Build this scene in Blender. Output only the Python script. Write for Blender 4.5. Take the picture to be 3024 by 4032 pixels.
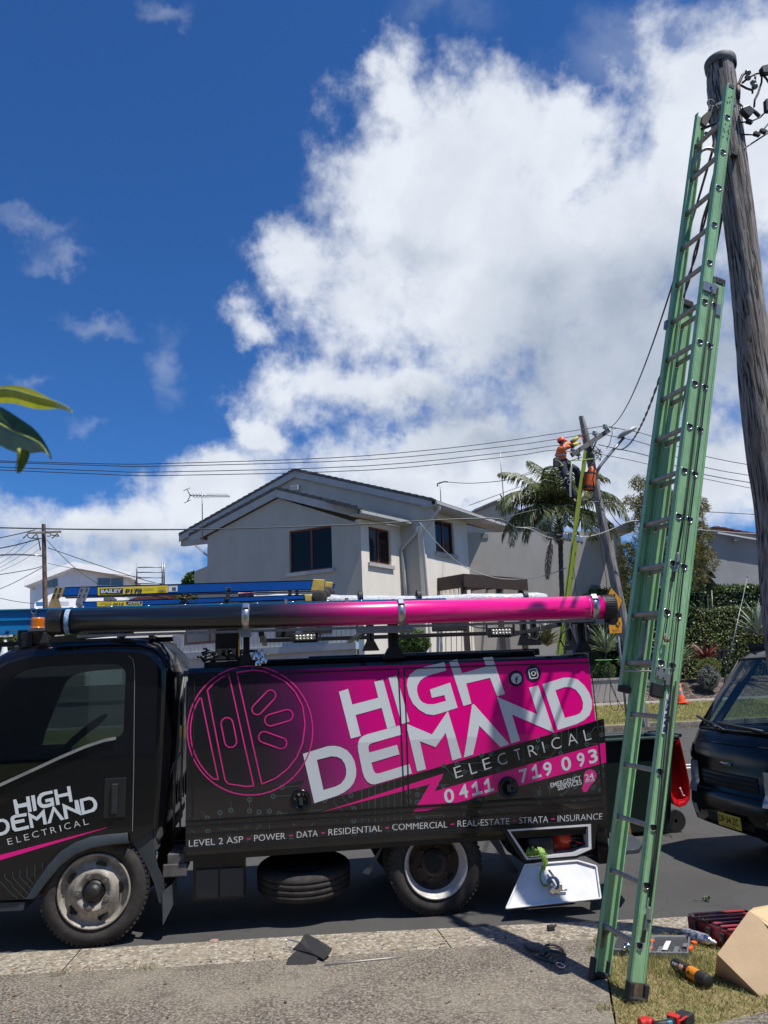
import bpy, bmesh, math, random
from math import radians, sin, cos, pi, sqrt, atan2
from mathutils import Vector, Matrix
random.seed(7)
SC = bpy.context.scene
for o in list(bpy.data.objects): bpy.data.objects.remove(o)
COL = SC.collection

# ---------------------------------------------------------------- camera
F = 3028.0; PITCH = 12.4; ROLL = 2.3; YAW = 8.0; CAMZ = 1.85
_p, _r, _y = map(radians, (PITCH, ROLL, YAW))
FW = Vector((sin(_y)*cos(_p), cos(_y)*cos(_p), sin(_p)))
_rt = Vector((cos(_y), -sin(_y), 0)); _up = _rt.cross(FW)
RT = _rt*cos(_r) - _up*sin(_r); UP = _up*cos(_r) + _rt*sin(_r)
CP = Vector((0, 0, CAMZ))
cd = bpy.data.cameras.new('camera'); cam = bpy.data.objects.new('camera', cd); COL.objects.link(cam)
m3 = Matrix((RT, UP, -FW)).transposed()
cam.matrix_world = Matrix.Translation(CP) @ m3.to_4x4()
cd.sensor_fit = 'VERTICAL'; cd.sensor_height = 36.0; cd.lens = 36.0*F/4032
cd.clip_start = 0.05; cd.clip_end = 3000
SC.camera = cam

# ---------------------------------------------------------------- light
SUN = Vector((0.344, -0.29, 1.0)).normalized()
EL = math.asin(SUN.z)
sl = bpy.data.lights.new('sun', 'SUN'); sl.energy = 5.0; sl.angle = radians(0.53); sl.color = (1.0, 0.96, 0.9)
so = bpy.data.objects.new('sun', sl); COL.objects.link(so)
so.rotation_euler = (-SUN).to_track_quat('-Z', 'Y').to_euler()
SC.view_settings.view_transform = 'Standard'; SC.view_settings.look = 'None'
SC.view_settings.exposure = 0.2; SC.view_settings.gamma = 1.0
try: SC.view_settings.use_curve_mapping = False
except Exception: pass
SC.cycles.max_bounces = 8; SC.cycles.transparent_max_bounces = 16
SC.cycles.use_denoising = True

# ---- sky: Nishita + procedural clouds laid out by azimuth / elevation
W = bpy.data.worlds.new('World'); SC.world = W; W.use_nodes = True
nt = W.node_tree; nt.nodes.clear()
class NT:
    def __init__(s, nt): s.nt = nt
    def n(s, typ, **k):
        nd = s.nt.nodes.new(typ)
        for a, b in k.items(): setattr(nd, a, b)
        return nd
    def link(s, a, b): s.nt.links.new(a, b)
    def inp(s, nd, i, v):
        if hasattr(v, 'is_output') or isinstance(v, bpy.types.NodeSocket): s.nt.links.new(v, nd.inputs[i])
        else: nd.inputs[i].default_value = v
    def math(s, op, a, b=0.0, c=0.0, clamp=False):
        nd = s.n('ShaderNodeMath', operation=op, use_clamp=clamp)
        s.inp(nd, 0, a); s.inp(nd, 1, b)
        if op in ('MULTIPLY_ADD', 'SMOOTH_MAX', 'SMOOTH_MIN', 'COMPARE'): s.inp(nd, 2, c)
        return nd.outputs[0]
    def vmath(s, op, a, b=(0, 0, 0), scale=None):
        nd = s.n('ShaderNodeVectorMath', operation=op)
        s.inp(nd, 0, a)
        if op not in ('LENGTH', 'NORMALIZE', 'SCALE'): s.inp(nd, 1, b)
        if scale is not None: s.inp(nd, 3, scale)
        return nd.outputs['Value'] if op in ('LENGTH', 'DOT_PRODUCT', 'DISTANCE') else nd.outputs[0]
    def noise(s, vec, scale, detail=6, rough=.55, dist=0.0, lac=2.0):
        nd = s.n('ShaderNodeTexNoise'); s.inp(nd, 'Vector', vec)
        nd.inputs['Scale'].default_value = scale; nd.inputs['Detail'].default_value = detail
        nd.inputs['Roughness'].default_value = rough; nd.inputs['Distortion'].default_value = dist
        nd.inputs['Lacunarity'].default_value = lac
        return nd.outputs['Fac']
    def ss(s, v, a, b, o0=0., o1=1.):
        nd = s.n('ShaderNodeMapRange', interpolation_type='SMOOTHSTEP'); s.inp(nd, 0, v)
        nd.inputs[1].default_value = a; nd.inputs[2].default_value = b
        nd.inputs[3].default_value = o0; nd.inputs[4].default_value = o1
        return nd.outputs[0]
    def mix(s, f, a, b, typ='MIX'):
        nd = s.n('ShaderNodeMix', data_type='RGBA', blend_type=typ)
        s.inp(nd, 0, f); s.inp(nd, 6, a); s.inp(nd, 7, b)
        return nd.outputs[2]
w = NT(nt)
geo = w.n('ShaderNodeTexCoord').outputs['Generated']
sky = w.n('ShaderNodeTexSky', sky_type='NISHITA', sun_disc=False)
sky.sun_elevation = EL; sky.sun_rotation = atan2(SUN.x, SUN.y)
sky.altitude = 50; sky.air_density = 1.0; sky.dust_density = 0.35; sky.ozone_density = 3.0
skyc = w.mix(1.0, sky.outputs[0], (0.27, 0.60, 1.02, 1), 'MULTIPLY')
sep = w.n('ShaderNodeSeparateXYZ'); w.link(geo, sep.inputs[0])
az = w.math('ARCTAN2', sep.outputs[0], sep.outputs[1])
el = w.math('ARCSINE', sep.outputs[2])
comb = w.n('ShaderNodeCombineXYZ'); w.link(az, comb.inputs[0]); w.link(el, comb.inputs[1])
ae = comb.outputs[0]
def azel(u, v):
    u *= 1.8228; v *= 1.8228
    d = (FW + RT*(u-1512)/F - UP*(v-2016)/F).normalized()
    return atan2(d.x, d.y), math.asin(d.z)
# soft ellipses: (x, y, rx, ry, weight) given as directions of cloud masses
# warp the lookup for ragged edges
warp = w.n('ShaderNodeTexNoise'); warp.inputs['Scale'].default_value = 9; warp.inputs['Detail'].default_value = 5
warp.inputs['Roughness'].default_value = .6
w.link(geo, warp.inputs['Vector'])
wv = w.vmath('SUBTRACT', warp.outputs['Color'], (.5, .5, .5))
wv = w.vmath('MULTIPLY', wv, (.16, .16, 0))
aew = w.vmath('ADD', ae, wv)
K = 1.0/1661
def field(lst):
    out = None
    for (x, y, rx, ry, wt) in lst:
        a, e = azel(x, y)
        d = w.vmath('SUBTRACT', aew, (a, e, 0))
        d = w.vmath('MULTIPLY', d, (1/(rx*K/max(.35, cos(e))), 1/(ry*K), 0))
        l = w.vmath('LENGTH', d)
        g = w.math('MULTIPLY', w.math('SUBTRACT', 1.0, l), wt)
        out = g if out is None else w.math('SMOOTH_MAX', out, g, .25)
    return out
main = field([(1180, 560, 500, 330, 1.1), (930, 420, 270, 260, 1.0), (860, 190, 75, 110, .8), (1000, 300, 230, 150, 1),
              (1240, 270, 120, 110, .9), (1560, 330, 260, 300, 1.1), (1640, 150, 160, 120, .9), (1350, 820, 420, 190, 1),
              (780, 640, 190, 190, .8), (640, 560, 70, 100, .7), (560, 720, 90, 60, .55), (760, 840, 210, 100, .85), (610, 850, 130, 70, .6), (900, 840, 180, 90, .7), (560, 930, 100, 70, .9),
              (470, 1080, 180, 110, 1.0), (1000, 1000, 540, 150, 1.15), (1500, 1020, 400, 150, .95), (230, 1160, 330, 110, 1.0), (100, 1280, 500, 150, .8),
              (2300, 400, 700, 500, .9), (2300, 1100, 500, 200, .6), (-700, 1200, 500, 150, .8)])
n1 = w.noise(geo, 7.5, 10, .58, .4)
n2 = w.noise(geo, 26, 8, .62)
fld = w.math('ADD', main, w.math('MULTIPLY', w.math('SUBTRACT', n1, .5), 1.25))
fld = w.math('ADD', fld, w.math('MULTIPLY', w.math('SUBTRACT', n2, .5), .8))
mask = w.ss(fld, -.04, .62)
# other half of the sky: scattered cumulus behind and overhead
dome = w.ss(w.noise(geo, 2.6, 9, .6, .3), .55, .72)
inv = w.vmath('DOT_PRODUCT', geo, tuple(FW))
dome = w.math('MULTIPLY', dome, w.ss(inv, .70, .35))
# thin wisps
wc = field([(60, 470, 110, 30, .7), (130, 530, 60, 24, .6), (220, 690, 120, 40, .9), (360, 770, 50, 110, .8), (370, 10, 60, 30, .8),
            (190, 930, 70, 25, .5), (60, 800, 40, 25, .5), (1500, 60, 300, 90, .9), (960, 20, 120, 60, .5)])
wm = w.math('MULTIPLY', w.ss(w.math('ADD', wc, w.math('MULTIPLY', w.math('SUBTRACT', n1, .5), 1.4)), -.05, .75), .22)
mask = w.math('MAXIMUM', w.math('MAXIMUM', mask, dome), wm)
# cloud tone: bright crests, blue-grey bases
dark = field([(1380, 760, 360, 260, 1.2), (1000, 880, 260, 70, .6), (1150, 950, 400, 80, .7), (1500, 700, 200, 150, .6), (900, 560, 130, 60, .4), (300, 1210, 400, 60, .6), (700, 1080, 200, 60, .4)])
tone = w.math('ADD', w.ss(dark, -.25, .75), w.math('MULTIPLY', w.math('SUBTRACT', w.noise(geo, 5.5, 8, .55, .3), .5), 1.5), clamp=True)
tone2 = w.ss(w.noise(w.vmath('ADD', geo, (3.1, 1.7, .4)), 14, 8, .6), .35, .65)
ccol = w.mix(tone, (7.1, 7.5, 8.2, 1), (3.5, 4.1, 5.1, 1))
ccol = w.mix(w.math('MULTIPLY', tone2, .38), ccol, (5.4, 5.9, 6.8, 1))
colr = w.mix(mask, skyc, ccol)
bg = w.n('ShaderNodeBackground'); w.link(colr, bg.inputs[0]); bg.inputs[1].default_value = 0.1
wo = w.n('ShaderNodeOutputWorld'); w.link(bg.outputs[0], wo.inputs[0])
W.cycles.sampling_method = 'MANUAL'; W.cycles.sample_map_resolution = 512

# ---------------------------------------------------------------- geometry helpers
def P(u, v, X=None, Y=None, Z=None, D=None):
    """real place seen in direction (u,v) on a plane of known distance"""
    d = FW + RT*(u-1512)/F - UP*(v-2016)/F
    if D is not None: t = D
    elif Z is not None: t = (Z-CP.z)/d.z
    elif Y is not None: t = (Y-CP.y)/d.y
    else: t = (X-CP.x)/d.x
    return CP + d*t
def crop(ox, oy, s):
    return lambda x, y: (ox + x/s, oy + y/s)
def onwall(u, v, A, B, off=0.0):
    """point on the vertical plane through plan points A, B (pushed out by off towards the camera)"""
    g = Vector((B[0]-A[0], B[1]-A[1], 0)).normalized(); n = Vector((g.y, -g.x, 0))
    a = Vector((A[0], A[1], 0)) + n*off
    d = FW + RT*(u-1512)/F - UP*(v-2016)/F
    t = (a-CP).dot(n)/d.dot(n)
    return CP + d*t

WM = {}
def thing(name, label, cat, loc=(0, 0, 0), rotz=0, group=None):
    o = bpy.data.objects.new(name, None); COL.objects.link(o)
    o.location = loc; o.rotation_euler = (0, 0, rotz); o.empty_display_size = .1
    o['label'] = label; o['category'] = cat
    if group: o['group'] = group
    WM[o.name] = Matrix.Translation(Vector(loc)) @ Matrix.Rotation(rotz, 4, 'Z')
    return o
def tag(o, label=None, cat=None, group=None, kind=None):
    if label: o['label'] = label
    if cat: o['category'] = cat
    if group: o['group'] = group
    if kind: o['kind'] = kind
    return o
def each(mb, name, m, parent=None, **k):
    """builds every separate piece of the collected shapes as an object of its own"""
    par = list(range(len(mb.v)))
    def f(i):
        while par[i] != i: par[i] = par[par[i]]; i = par[i]
        return i
    for q in mb.f:
        for j in q[1:]: par[f(j)] = f(q[0])
    gs = {}
    for n, q in enumerate(mb.f): gs.setdefault(f(q[0]), []).append(n)
    for ns in gs.values():
        ids = {}; o = MB()
        for n in ns:
            for j in mb.f[n]: ids.setdefault(j, len(ids))
        o.v = [mb.v[j] for j in ids]; o.f = [[ids[j] for j in mb.f[n]] for n in ns]; o.mi = [mb.mi[n] for n in ns]; o.sm = [mb.sm[n] for n in ns]
        r = o.build(name, m, parent, **k)
    return r
class MB:
    def __init__(s): s.v = []; s.f = []; s.mi = []; s.sm = []
    def add(s, vs, fs, mi=0, smooth=False):
        k = len(s.v); s.v += [Vector(a) for a in vs]
        for f in fs: s.f.append([i+k for i in f]); s.mi.append(mi); s.sm.append(smooth)
        return s
    def box(s, c, d, R=None, mi=0):
        c = Vector(c); hx, hy, hz = d[0]/2, d[1]/2, d[2]/2
        vs = [Vector((x, y, z)) for x in (-hx, hx) for y in (-hy, hy) for z in (-hz, hz)]
        if R is not None: vs = [R @ a for a in vs]
        return s.add([a+c for a in vs], [(0, 1, 3, 2), (4, 6, 7, 5), (0, 4, 5, 1), (2, 3, 7, 6), (0, 2, 6, 4), (1, 5, 7, 3)], mi)
    def b2(s, p, q, mi=0):
        p = Vector(p); q = Vector(q); return s.box((p+q)/2, [abs(a) for a in (q-p)], mi=mi)
    def beam(s, a, b, w, h, up=(0, 0, 1), mi=0):
        a = Vector(a); b = Vector(b); z = (b-a); L = z.length
        if L < 1e-6: return s
        z.normalize(); x = Vector(up).cross(z)
        if x.length < 1e-4: x = Vector((1, 0, 0)).cross(z)
        x.normalize(); y = z.cross(x)
        R = Matrix((x, y, z)).transposed()
        return s.box((a+b)/2, (w, h, L), R, mi)
    def tube(s, pts, r, n=8, mi=0, cap=True, smooth=True):
        pts = [Vector(p) for p in pts]; rs = r if isinstance(r, (list, tuple)) else [r]*len(pts)
        vs = []; ref = None; N = len(pts)
        for i, p in enumerate(pts):
            t = (pts[min(i+1, N-1)] - pts[max(i-1, 0)])
            if t.length < 1e-9: t = Vector((0, 0, 1))
            t.normalize()
            if ref is None:
                ref = Vector((0, 0, 1)) if abs(t.z) < .9 else Vector((1, 0, 0))
            x = ref - t*ref.dot(t)
            if x.length < 1e-5: x = t.orthogonal()
            x.normalize(); ref = x; y = t.cross(x)
            for k in range(n):
                a = 2*pi*k/n; vs.append(p + (x*cos(a)+y*sin(a))*rs[i])
        fs = [(i*n+k, i*n+(k+1) % n, (i+1)*n+(k+1) % n, (i+1)*n+k) for i in range(N-1) for k in range(n)]
        s.add(vs, fs, mi, smooth)
        if cap:
            k = len(s.v)-len(vs)
            s.f.append([k+i for i in range(n)][::-1]); s.mi.append(mi); s.sm.append(False)
            s.f.append([k+(N-1)*n+i for i in range(n)]); s.mi.append(mi); s.sm.append(False)
        return s
    def cyl(s, a, b, r, n=20, mi=0, r2=None): return s.tube([a, b], [r, r if r2 is None else r2], n, mi)
    def lathe(s, c, axis, prof, n=32, mi=0, up=None, smooth=True, a0=0, a1=2*pi):
        c = Vector(c); ax = Vector(axis).normalized()
        x = (Vector(up) if up else ax.orthogonal()); x = (x-ax*x.dot(ax)).normalized(); y = ax.cross(x)
        full = abs(a1-a0-2*pi) < 1e-6; m = n if full else n+1
        vs = [c + ax*h + (x*cos(a0+(a1-a0)*k/n)+y*sin(a0+(a1-a0)*k/n))*r for (r, h) in prof for k in range(m)]
        fs = []
        for i in range(len(prof)-1):
            for k in range(n):
                k2 = (k+1) % m if full else k+1
                fs.append((i*m+k, i*m+k2, (i+1)*m+k2, (i+1)*m+k))
        return s.add(vs, fs, mi, smooth)
    def prism(s, pts, ext, mi=0, cap=True, smooth=False):
        """polygon pts (3D) extruded by vector ext"""
        pts = [Vector(p) for p in pts]; e = Vector(ext); n = len(pts)
        vs = pts + [p+e for p in pts]
        fs = [(i, (i+1) % n, (i+1) % n+n, i+n) for i in range(n)]
        s.add(vs, fs, mi, smooth)
        k = len(s.v)-2*n
        if cap:
            s.f.append([k+i for i in range(n)][::-1]); s.mi.append(mi); s.sm.append(False)
            s.f.append([k+n+i for i in range(n)]); s.mi.append(mi); s.sm.append(False)
        return s
    def quad(s, a, b, c, d, mi=0): return s.add([a, b, c, d], [(0, 1, 2, 3)], mi)
    def build(s, name, mat, parent=None, local=False, bevel=0, label=None, cat=None, group=None, kind=None, fixn=True, sub=0):
        me = bpy.data.meshes.new(name)
        M = Matrix.Identity(4)
        if parent is not None: M = WM[parent.name]
        vs = s.v
        if parent is not None and not local:
            Mi = M.inverted(); vs = [Mi @ a for a in vs]
        me.from_pydata([tuple(a) for a in vs], [], s.f)
        mats = mat if isinstance(mat, (list, tuple)) else [mat]
        for m in mats: me.materials.append(m)
        me.polygons.foreach_set('material_index', s.mi); me.polygons.foreach_set('use_smooth', s.sm)
        if fixn:
            bm = bmesh.new(); bm.from_mesh(me); bmesh.ops.recalc_face_normals(bm, faces=bm.faces[:]); bm.to_mesh(me); bm.free()
        me.update()
        o = bpy.data.objects.new(name, me); COL.objects.link(o)
        WM[o.name] = M
        if parent is not None: o.parent = parent
        if bevel:
            b = o.modifiers.new('bevel', 'BEVEL'); b.width = bevel; b.segments = 2; b.limit_method = 'ANGLE'; b.angle_limit = radians(40)
        if sub:
            b = o.modifiers.new('sub', 'SUBSURF'); b.levels = sub; b.render_levels = sub
        return tag(o, label, cat, group, kind)

def clone(root, loc=None, rotz=None, label=None, scale=None):
    r = root.copy(); COL.objects.link(r)
    if loc is not None: r.location = loc
    if rotz is not None: r.rotation_euler.z = rotz
    if scale is not None: r.scale = (scale,)*3
    if label: r['label'] = label
    WM[r.name] = Matrix.Translation(r.location) @ Matrix.Rotation(r.rotation_euler.z, 4, 'Z')
    for ch in list(root.children):
        c = ch.copy(); COL.objects.link(c); c.parent = r
        for g in ch.children:
            d = g.copy(); COL.objects.link(d); d.parent = c
    return r

# ---------------------------------------------------------------- materials
MATS = {}
def mat(name, col, rough=.5, metal=0., var=0., vs=8., bump=0., bs=60., coat=0., spec=.5, col2=None, cs=None, trans=0., sss=0., stretch=None, bd=5, emit=None):
    if name in MATS: return MATS[name]
    m = bpy.data.materials.new(name); m.use_nodes = True; t = NT(m.node_tree)
    b = m.node_tree.nodes['Principled BSDF']
    c4 = (*col, 1)
    b.inputs['Base Color'].default_value = c4; b.inputs['Roughness'].default_value = rough
    b.inputs['Metallic'].default_value = metal; b.inputs['Coat Weight'].default_value = coat
    b.inputs['Coat Roughness'].default_value = .04
    b.inputs['Specular IOR Level'].default_value = spec
    b.inputs['Transmission Weight'].default_value = trans
    tc = t.n('ShaderNodeTexCoord').outputs['Object']
    if stretch: tc = t.vmath('MULTIPLY', tc, stretch)
    if var or col2:
        n = t.noise(tc, vs, 6, .6)
        f = t.ss(n, .35, .65)
        c2 = (*col2, 1) if col2 else tuple(max(0, a*(1-var)) for a in col)+(1,)
        cc = t.mix(f, c4, c2)
        if cs:
            n3 = t.noise(tc, cs, 3, .7); f3 = t.ss(n3, .4, .6)
            cc = t.mix(t.math('MULTIPLY', f3, .5), cc, tuple(a*(1-var)*.8 for a in col)+(1,))
        t.link(cc, b.inputs['Base Color'])
        r = t.math('MULTIPLY_ADD', n, .25*min(1, var*2+.3), rough-.1, clamp=True); t.link(r, b.inputs['Roughness'])
    if bump:
        n = t.noise(tc, bs, bd, .6)
        bn = t.n('ShaderNodeBump'); bn.inputs['Strength'].default_value = min(1, bump); bn.inputs['Distance'].default_value = .01*max(1, bump)
        t.link(n, bn.inputs['Height']); t.link(bn.outputs[0], b.inputs['Normal'])
    if emit:
        b.inputs['Emission Color'].default_value = (*emit[0], 1); b.inputs['Emission Strength'].default_value = emit[1]
    MATS[name] = m; return m

# ================================================================ TRUCK
YS = 6.485; ZB = 1.37
black = mat('gloss_black', (.005, .005, .007), .2, coat=.55, var=.3, vs=3, spec=.3)
blackp = mat('black_plastic', (.022, .023, .024), .5, var=.3, bump=.3, bs=200)
flarem = mat('grey_plastic', (.035, .045, .052), .45, var=.25, bump=.3, bs=300)
blackm = mat('black_metal', (.012, .012, .013), .38, var=.4)
rubber = mat('rubber', (.045, .039, .034), .8, var=.45, vs=14, bump=.5, bs=150, cs=50)
rimm = mat('painted_rim', (.40, .36, .30), .5, metal=.0, var=.45, vs=9, cs=40, bump=.2, bs=90)
rimdark = mat('rusty_hub', (.035, .031, .028), .7, var=.6, vs=18, bump=.6, bs=80, col2=(.075, .045, .03))
chrome = mat('chrome', (.7, .7, .7), .18, metal=1)
alu = mat('aluminium', (.55, .55, .56), .34, metal=.9, var=.3, vs=25)
steel = mat('galvanised', (.35, .36, .37), .45, metal=.8, var=.4, vs=30)
white = mat('white_paint', (.72, .72, .72), .35, var=.12, vs=6)
pink = mat('pink_vinyl', (.74, .0015, .215), .3, coat=.3)
letter = mat('silver_vinyl', (.62, .66, .67), .34, coat=.2)
textw = mat('pale_vinyl', (.58, .6, .6), .4)
circ = mat('circuit_print', (.055, .085, .088), .35)
blackv = mat('black_vinyl', (.007, .007, .009), .2, coat=.6)
linep = mat('pink_line', (.62, .03, .22), .35)
void = mat('deep_black', (.003, .003, .003), .7)
# wrap: black on the left running through purple into pink
wrap = mat('gradient_wrap', (.7, 0, .2), .26, coat=.5)
_t = NT(wrap.node_tree); _b = wrap.node_tree.nodes['Principled BSDF']
_g = _t.n('ShaderNodeTexCoord').outputs['Object']
_s = _t.n('ShaderNodeSeparateXYZ'); _t.link(_g, _s.inputs[0])
_x = _t.math('ADD', _s.outputs[0], _t.math('MULTIPLY', _s.outputs[2], .16))
_r = _t.n('ShaderNodeValToRGB'); _t.link(_t.math('MULTIPLY_ADD', _x, 1/3.0, 1/3.0), _r.inputs[0])
e = _r.color_ramp.elements; e[0].position = .22; e[0].color = (.008, .008, .010, 1); e[1].position = .86; e[1].color = (.76, .0015, .215, 1)
for p_, c_ in ((.36, (.020, .012, .022, 1)), (.46, (.085, .012, .065, 1)), (.56, (.30, .012, .15, 1)), (.66, (.62, .004, .2, 1))):
    q = e.new(p_); q.color = c_
_t.link(_r.outputs[0], _b.inputs['Base Color'])

truck = thing('service_truck', 'black and pink light truck with tray boxes, parked at the near kerb', 'truck', (0, 7.35, 0))

def bendY(z, off): return YS + .045*abs(z-ZB) - off
def Sd(u, v, off=0.0):
    p = P(u, v, Y=YS); return Vector((p.x, bendY(p.z, off), p.z))
from mathutils.geometry import tessellate_polygon
def decal(name, polys, m, off, parent=truck, px=True, bend=True, th=.0, conv=None, label=None, Yp=YS):
    """flat print: polys = list of [outer, hole, hole...] in photo directions (px) or plane (x,z)"""
    bm = bmesh.new()
    for loops in polys:
        L = []
        for lp in loops:
            if px:
                pts = []
                for (u, v) in lp:
                    if conv: u, v = conv(u, v)
                    p = P(u, v, Y=Yp); pts.append(Vector((p.x, 0, p.z)))
            else: pts = [Vector((x, 0, z)) for x, z in lp]
            L.append(pts)
        flat = [p for l in L for p in l]
        tr = tessellate_polygon([[Vector((p.x, p.z, 0)) for p in l] for l in L])
        vs = [bm.verts.new(p) for p in flat]
        for t in tr:
            try: bm.faces.new([vs[i] for i in t])
            except ValueError: pass
    if bend:
        bmesh.ops.bisect_plane(bm, geom=bm.verts[:]+bm.edges[:]+bm.faces[:], plane_co=(0, 0, ZB), plane_no=(0, 0, 1), dist=1e-5)
    for v in bm.verts: v.co.y = bendY(v.co.z, off) if bend else Yp-off
    M = WM[parent.name].inverted()
    for v in bm.verts: v.co = M @ v.co
    for f in bm.faces:
        f.normal_update()
        if f.normal.y > 0: f.normal_flip()
    me = bpy.data.meshes.new(name); bm.to_mesh(me); bm.free(); me.materials.append(m)
    o = bpy.data.objects.new(name, me); COL.objects.link(o); o.parent = parent; WM[o.name] = WM[parent.name]
    if label: o['label'] = label
    return o
def stroke(pts, w, closed=False):
    """outline of a polyline of width w (photo px) -> polygon loops"""
    out = []
    n = len(pts); rng = range(n if closed else n-1)
    for i in rng:
        a = Vector(pts[i]); b = Vector(pts[(i+1) % n]); d = b-a
        if d.length < 1e-6: continue
        d.normalize(); q = Vector((-d.y, d.x))*w/2; e_ = d*w*.25
        out.append([[tuple(a-e_+q), tuple(b+e_+q), tuple(b+e_-q), tuple(a-e_-q)]])
    return out
def ring(cx, cy, rx, ry, n=40, rot=0, a0=0, a1=2*pi):
    return [(cx+rx*cos(a)*cos(rot)-ry*sin(a)*sin(rot), cy+rx*cos(a)*sin(rot)+ry*sin(a)*cos(rot)) for a in [a0+(a1-a0)*i/n for i in range(n if abs(a1-a0-2*pi) < 1e-6 else n+1)]]
def text_mesh(s, bold=0.0, spacing=1.0):
    cu = bpy.data.curves.new('t', 'FONT'); cu.body = s; cu.offset = bold; cu.space_character = spacing; cu.resolution_u = 3
    ob = bpy.data.objects.new('t', cu); COL.objects.link(ob)
    bpy.context.view_layer.update()
    me = bpy.data.meshes.new_from_object(ob.evaluated_get(bpy.context.evaluated_depsgraph_get()))
    bpy.data.objects.remove(ob); bpy.data.curves.remove(cu)
    vs = [v.co.copy() for v in me.vertices]; fs = [list(p.vertices) for p in me.polygons]
    bpy.data.meshes.remove(me)
    return vs, fs
def add_text(mb, s, o, ex, ez, width, height, bold=0., spacing=1., mi=0, fn=None):
    """text starting at o, running along ex, up along ez, fitted to width and cap height"""
    if s == '1':
        vs = [Vector(p) for p in ((0, 0, 0), (0, .15, 0), (.34, .15, 0), (.34, .50, 0), (.10, .40, 0), (.04, .54, 0), (.40, .73, 0), (.54, .73, 0), (.54, .15, 0), (.84, .15, 0), (.84, 0, 0))]; fs = [(0, 1, 2, 8, 9, 10), (2, 3, 6, 7, 8), (3, 4, 5, 6)]
    else: vs, fs = text_mesh(s, bold, spacing)
    x0 = min(v.x for v in vs); x1 = max(v.x for v in vs)
    caps = .73
    ex = Vector(ex); ez = Vector(ez)
    out = [Vector(o) + ex*((v.x-x0)/(x1-x0)*width) + ez*(v.y/caps*height) for v in vs]
    if fn: out = [fn(p) for p in out]
    mb.add(out, fs, mi)
def side_text(mb, s, p0, p1, hpx, bold=0., spacing=1., off=.004, lean=0., conv=None, Yp=YS, bend=True):
    """p0,p1 = ends of the baseline in photo px, hpx cap height in px, lean = sideways px shift of cap tops"""
    if conv: p0 = conv(*p0); p1 = conv(*p1)
    a = P(*p0, Y=Yp); b = P(*p1, Y=Yp); t = P(p0[0]+lean, p0[1]-hpx, Y=Yp)
    ex = (b-a); wd = ex.length; ex.normalize(); ez = (t-a); h = ez.length; ez.normalize()
    fn = (lambda p: Vector((p.x, bendY(p.z, off) if bend else Yp-off, p.z)))
    add_text(mb, s, a, ex, ez, wd, h, bold, spacing, fn=fn)

# ---- box (tray body)
X0 = -.74; X1 = 2.66; YB = 8.30
zt = 2.01
mb = MB()
prof = [(YS+.045*.73+.02, .64), (YS+.033, .655), (YS, ZB), (YS+.027, 1.955), (YS+.035, 1.985), (YS+.06, 2.008), (YS+.12, 2.02), (YS+.9, 2.03), (YB-.1, 2.02), (YB, 1.95), (YB, .64)]
n_ = len(prof)
vs = [(x, y, z) for x in (X0, X1) for (y, z) in prof]
# rear end leans slightly like the real box
mb.add(vs, [(i, (i+1) % n_, (i+1) % n_+n_, i+n_) for i in range(n_)] + [tuple(range(n_))[::-1], tuple(range(n_, 2*n_))])
body = mb.build('box_body', black, truck, bevel=.006)
cA = crop(1160, 2580, 2.765); cB = crop(1700, 2560, 2.37); c3 = crop(700, 2250, 2.074); c4 = crop(700, 2950, 2.074)
c1 = crop(0, 2250, 2.074); c2 = crop(0, 2950, 2.074); c5 = crop(1400, 2250, 2.074); c6 = crop(1400, 2950, 2.074); c7 = crop(2100, 2250, 1.795); c8 = crop(2100, 2950, 1.795)
def zline(z, x0, x1): return None
# wrap over the whole side
decal('side_wrap', [[[(X0+.004, .70), (X1-.004, .70), (X1-.004, 1.975), (X0+.004, 1.975)]]], wrap, .0015, px=False)
decal('black_wrap', [[[(731, 3180), (1197, 3073), (1129, 3196), (1245, 3163), (2378, 2829), (2402, 3240), (2402, 3262), (731, 3372)]]], blackv, .0025)
decal('lightning_stripe', [[[(1266, 3200), (1747, 3046.4), (1713.4, 3116.3), (2383.5, 2923.7), (2388.6, 3002), (1766.4, 3171.8), (1624, 3208), (1694, 3087.4)]]], pink, .0033)
# big lettering
A = lambda l: [cA(x, y) for x, y in l]
B = lambda l: [cB(x, y) for x, y in l]
C5 = lambda l: [c5(x, y) for x, y in l]
H1 = A([(484, 398), (584, 366), (629, 538), (913, 464), (870, 290), (966, 262), (1102, 772), (1008, 800), (950, 573), (664, 652), (720, 878), (612, 908)])
I1 = A([(1025, 245), (1113, 222), (1250, 722), (1168, 750)])
G1 = C5([(730, 740), (745, 808), (650, 834), (600, 850), (560, 868), (530, 893), (508, 930), (503, 970), (512, 1010), (525, 1045), (553, 1072), (590, 1085), (640, 1085), (740, 1058), (728, 1010), (625, 1033), (610, 965), (775, 908), (835, 1113), (690, 1160), (640, 1173), (580, 1165), (520, 1130), (470, 1080), (437, 1010), (421, 930), (428, 880), (450, 840), (490, 808), (540, 787), (600, 770)])
H2 = B([(168, 103), (242, 85), (288, 215), (516, 152), (485, 68), (575, 62), (686, 408), (614, 432), (548, 258), (325, 312), (372, 498), (298, 522)])
D1 = [A([(90, 1073), (360, 990), (430, 985), (500, 998), (570, 1035), (620, 1090), (655, 1160), (672, 1250), (668, 1320), (645, 1390), (605, 1445), (540, 1495), (470, 1530), (215, 1615)]),
      A([(242, 1140), (400, 1100), (460, 1105), (510, 1130), (545, 1180), (562, 1240), (562, 1300), (545, 1350), (505, 1400), (450, 1430), (315, 1470)])]
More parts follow.
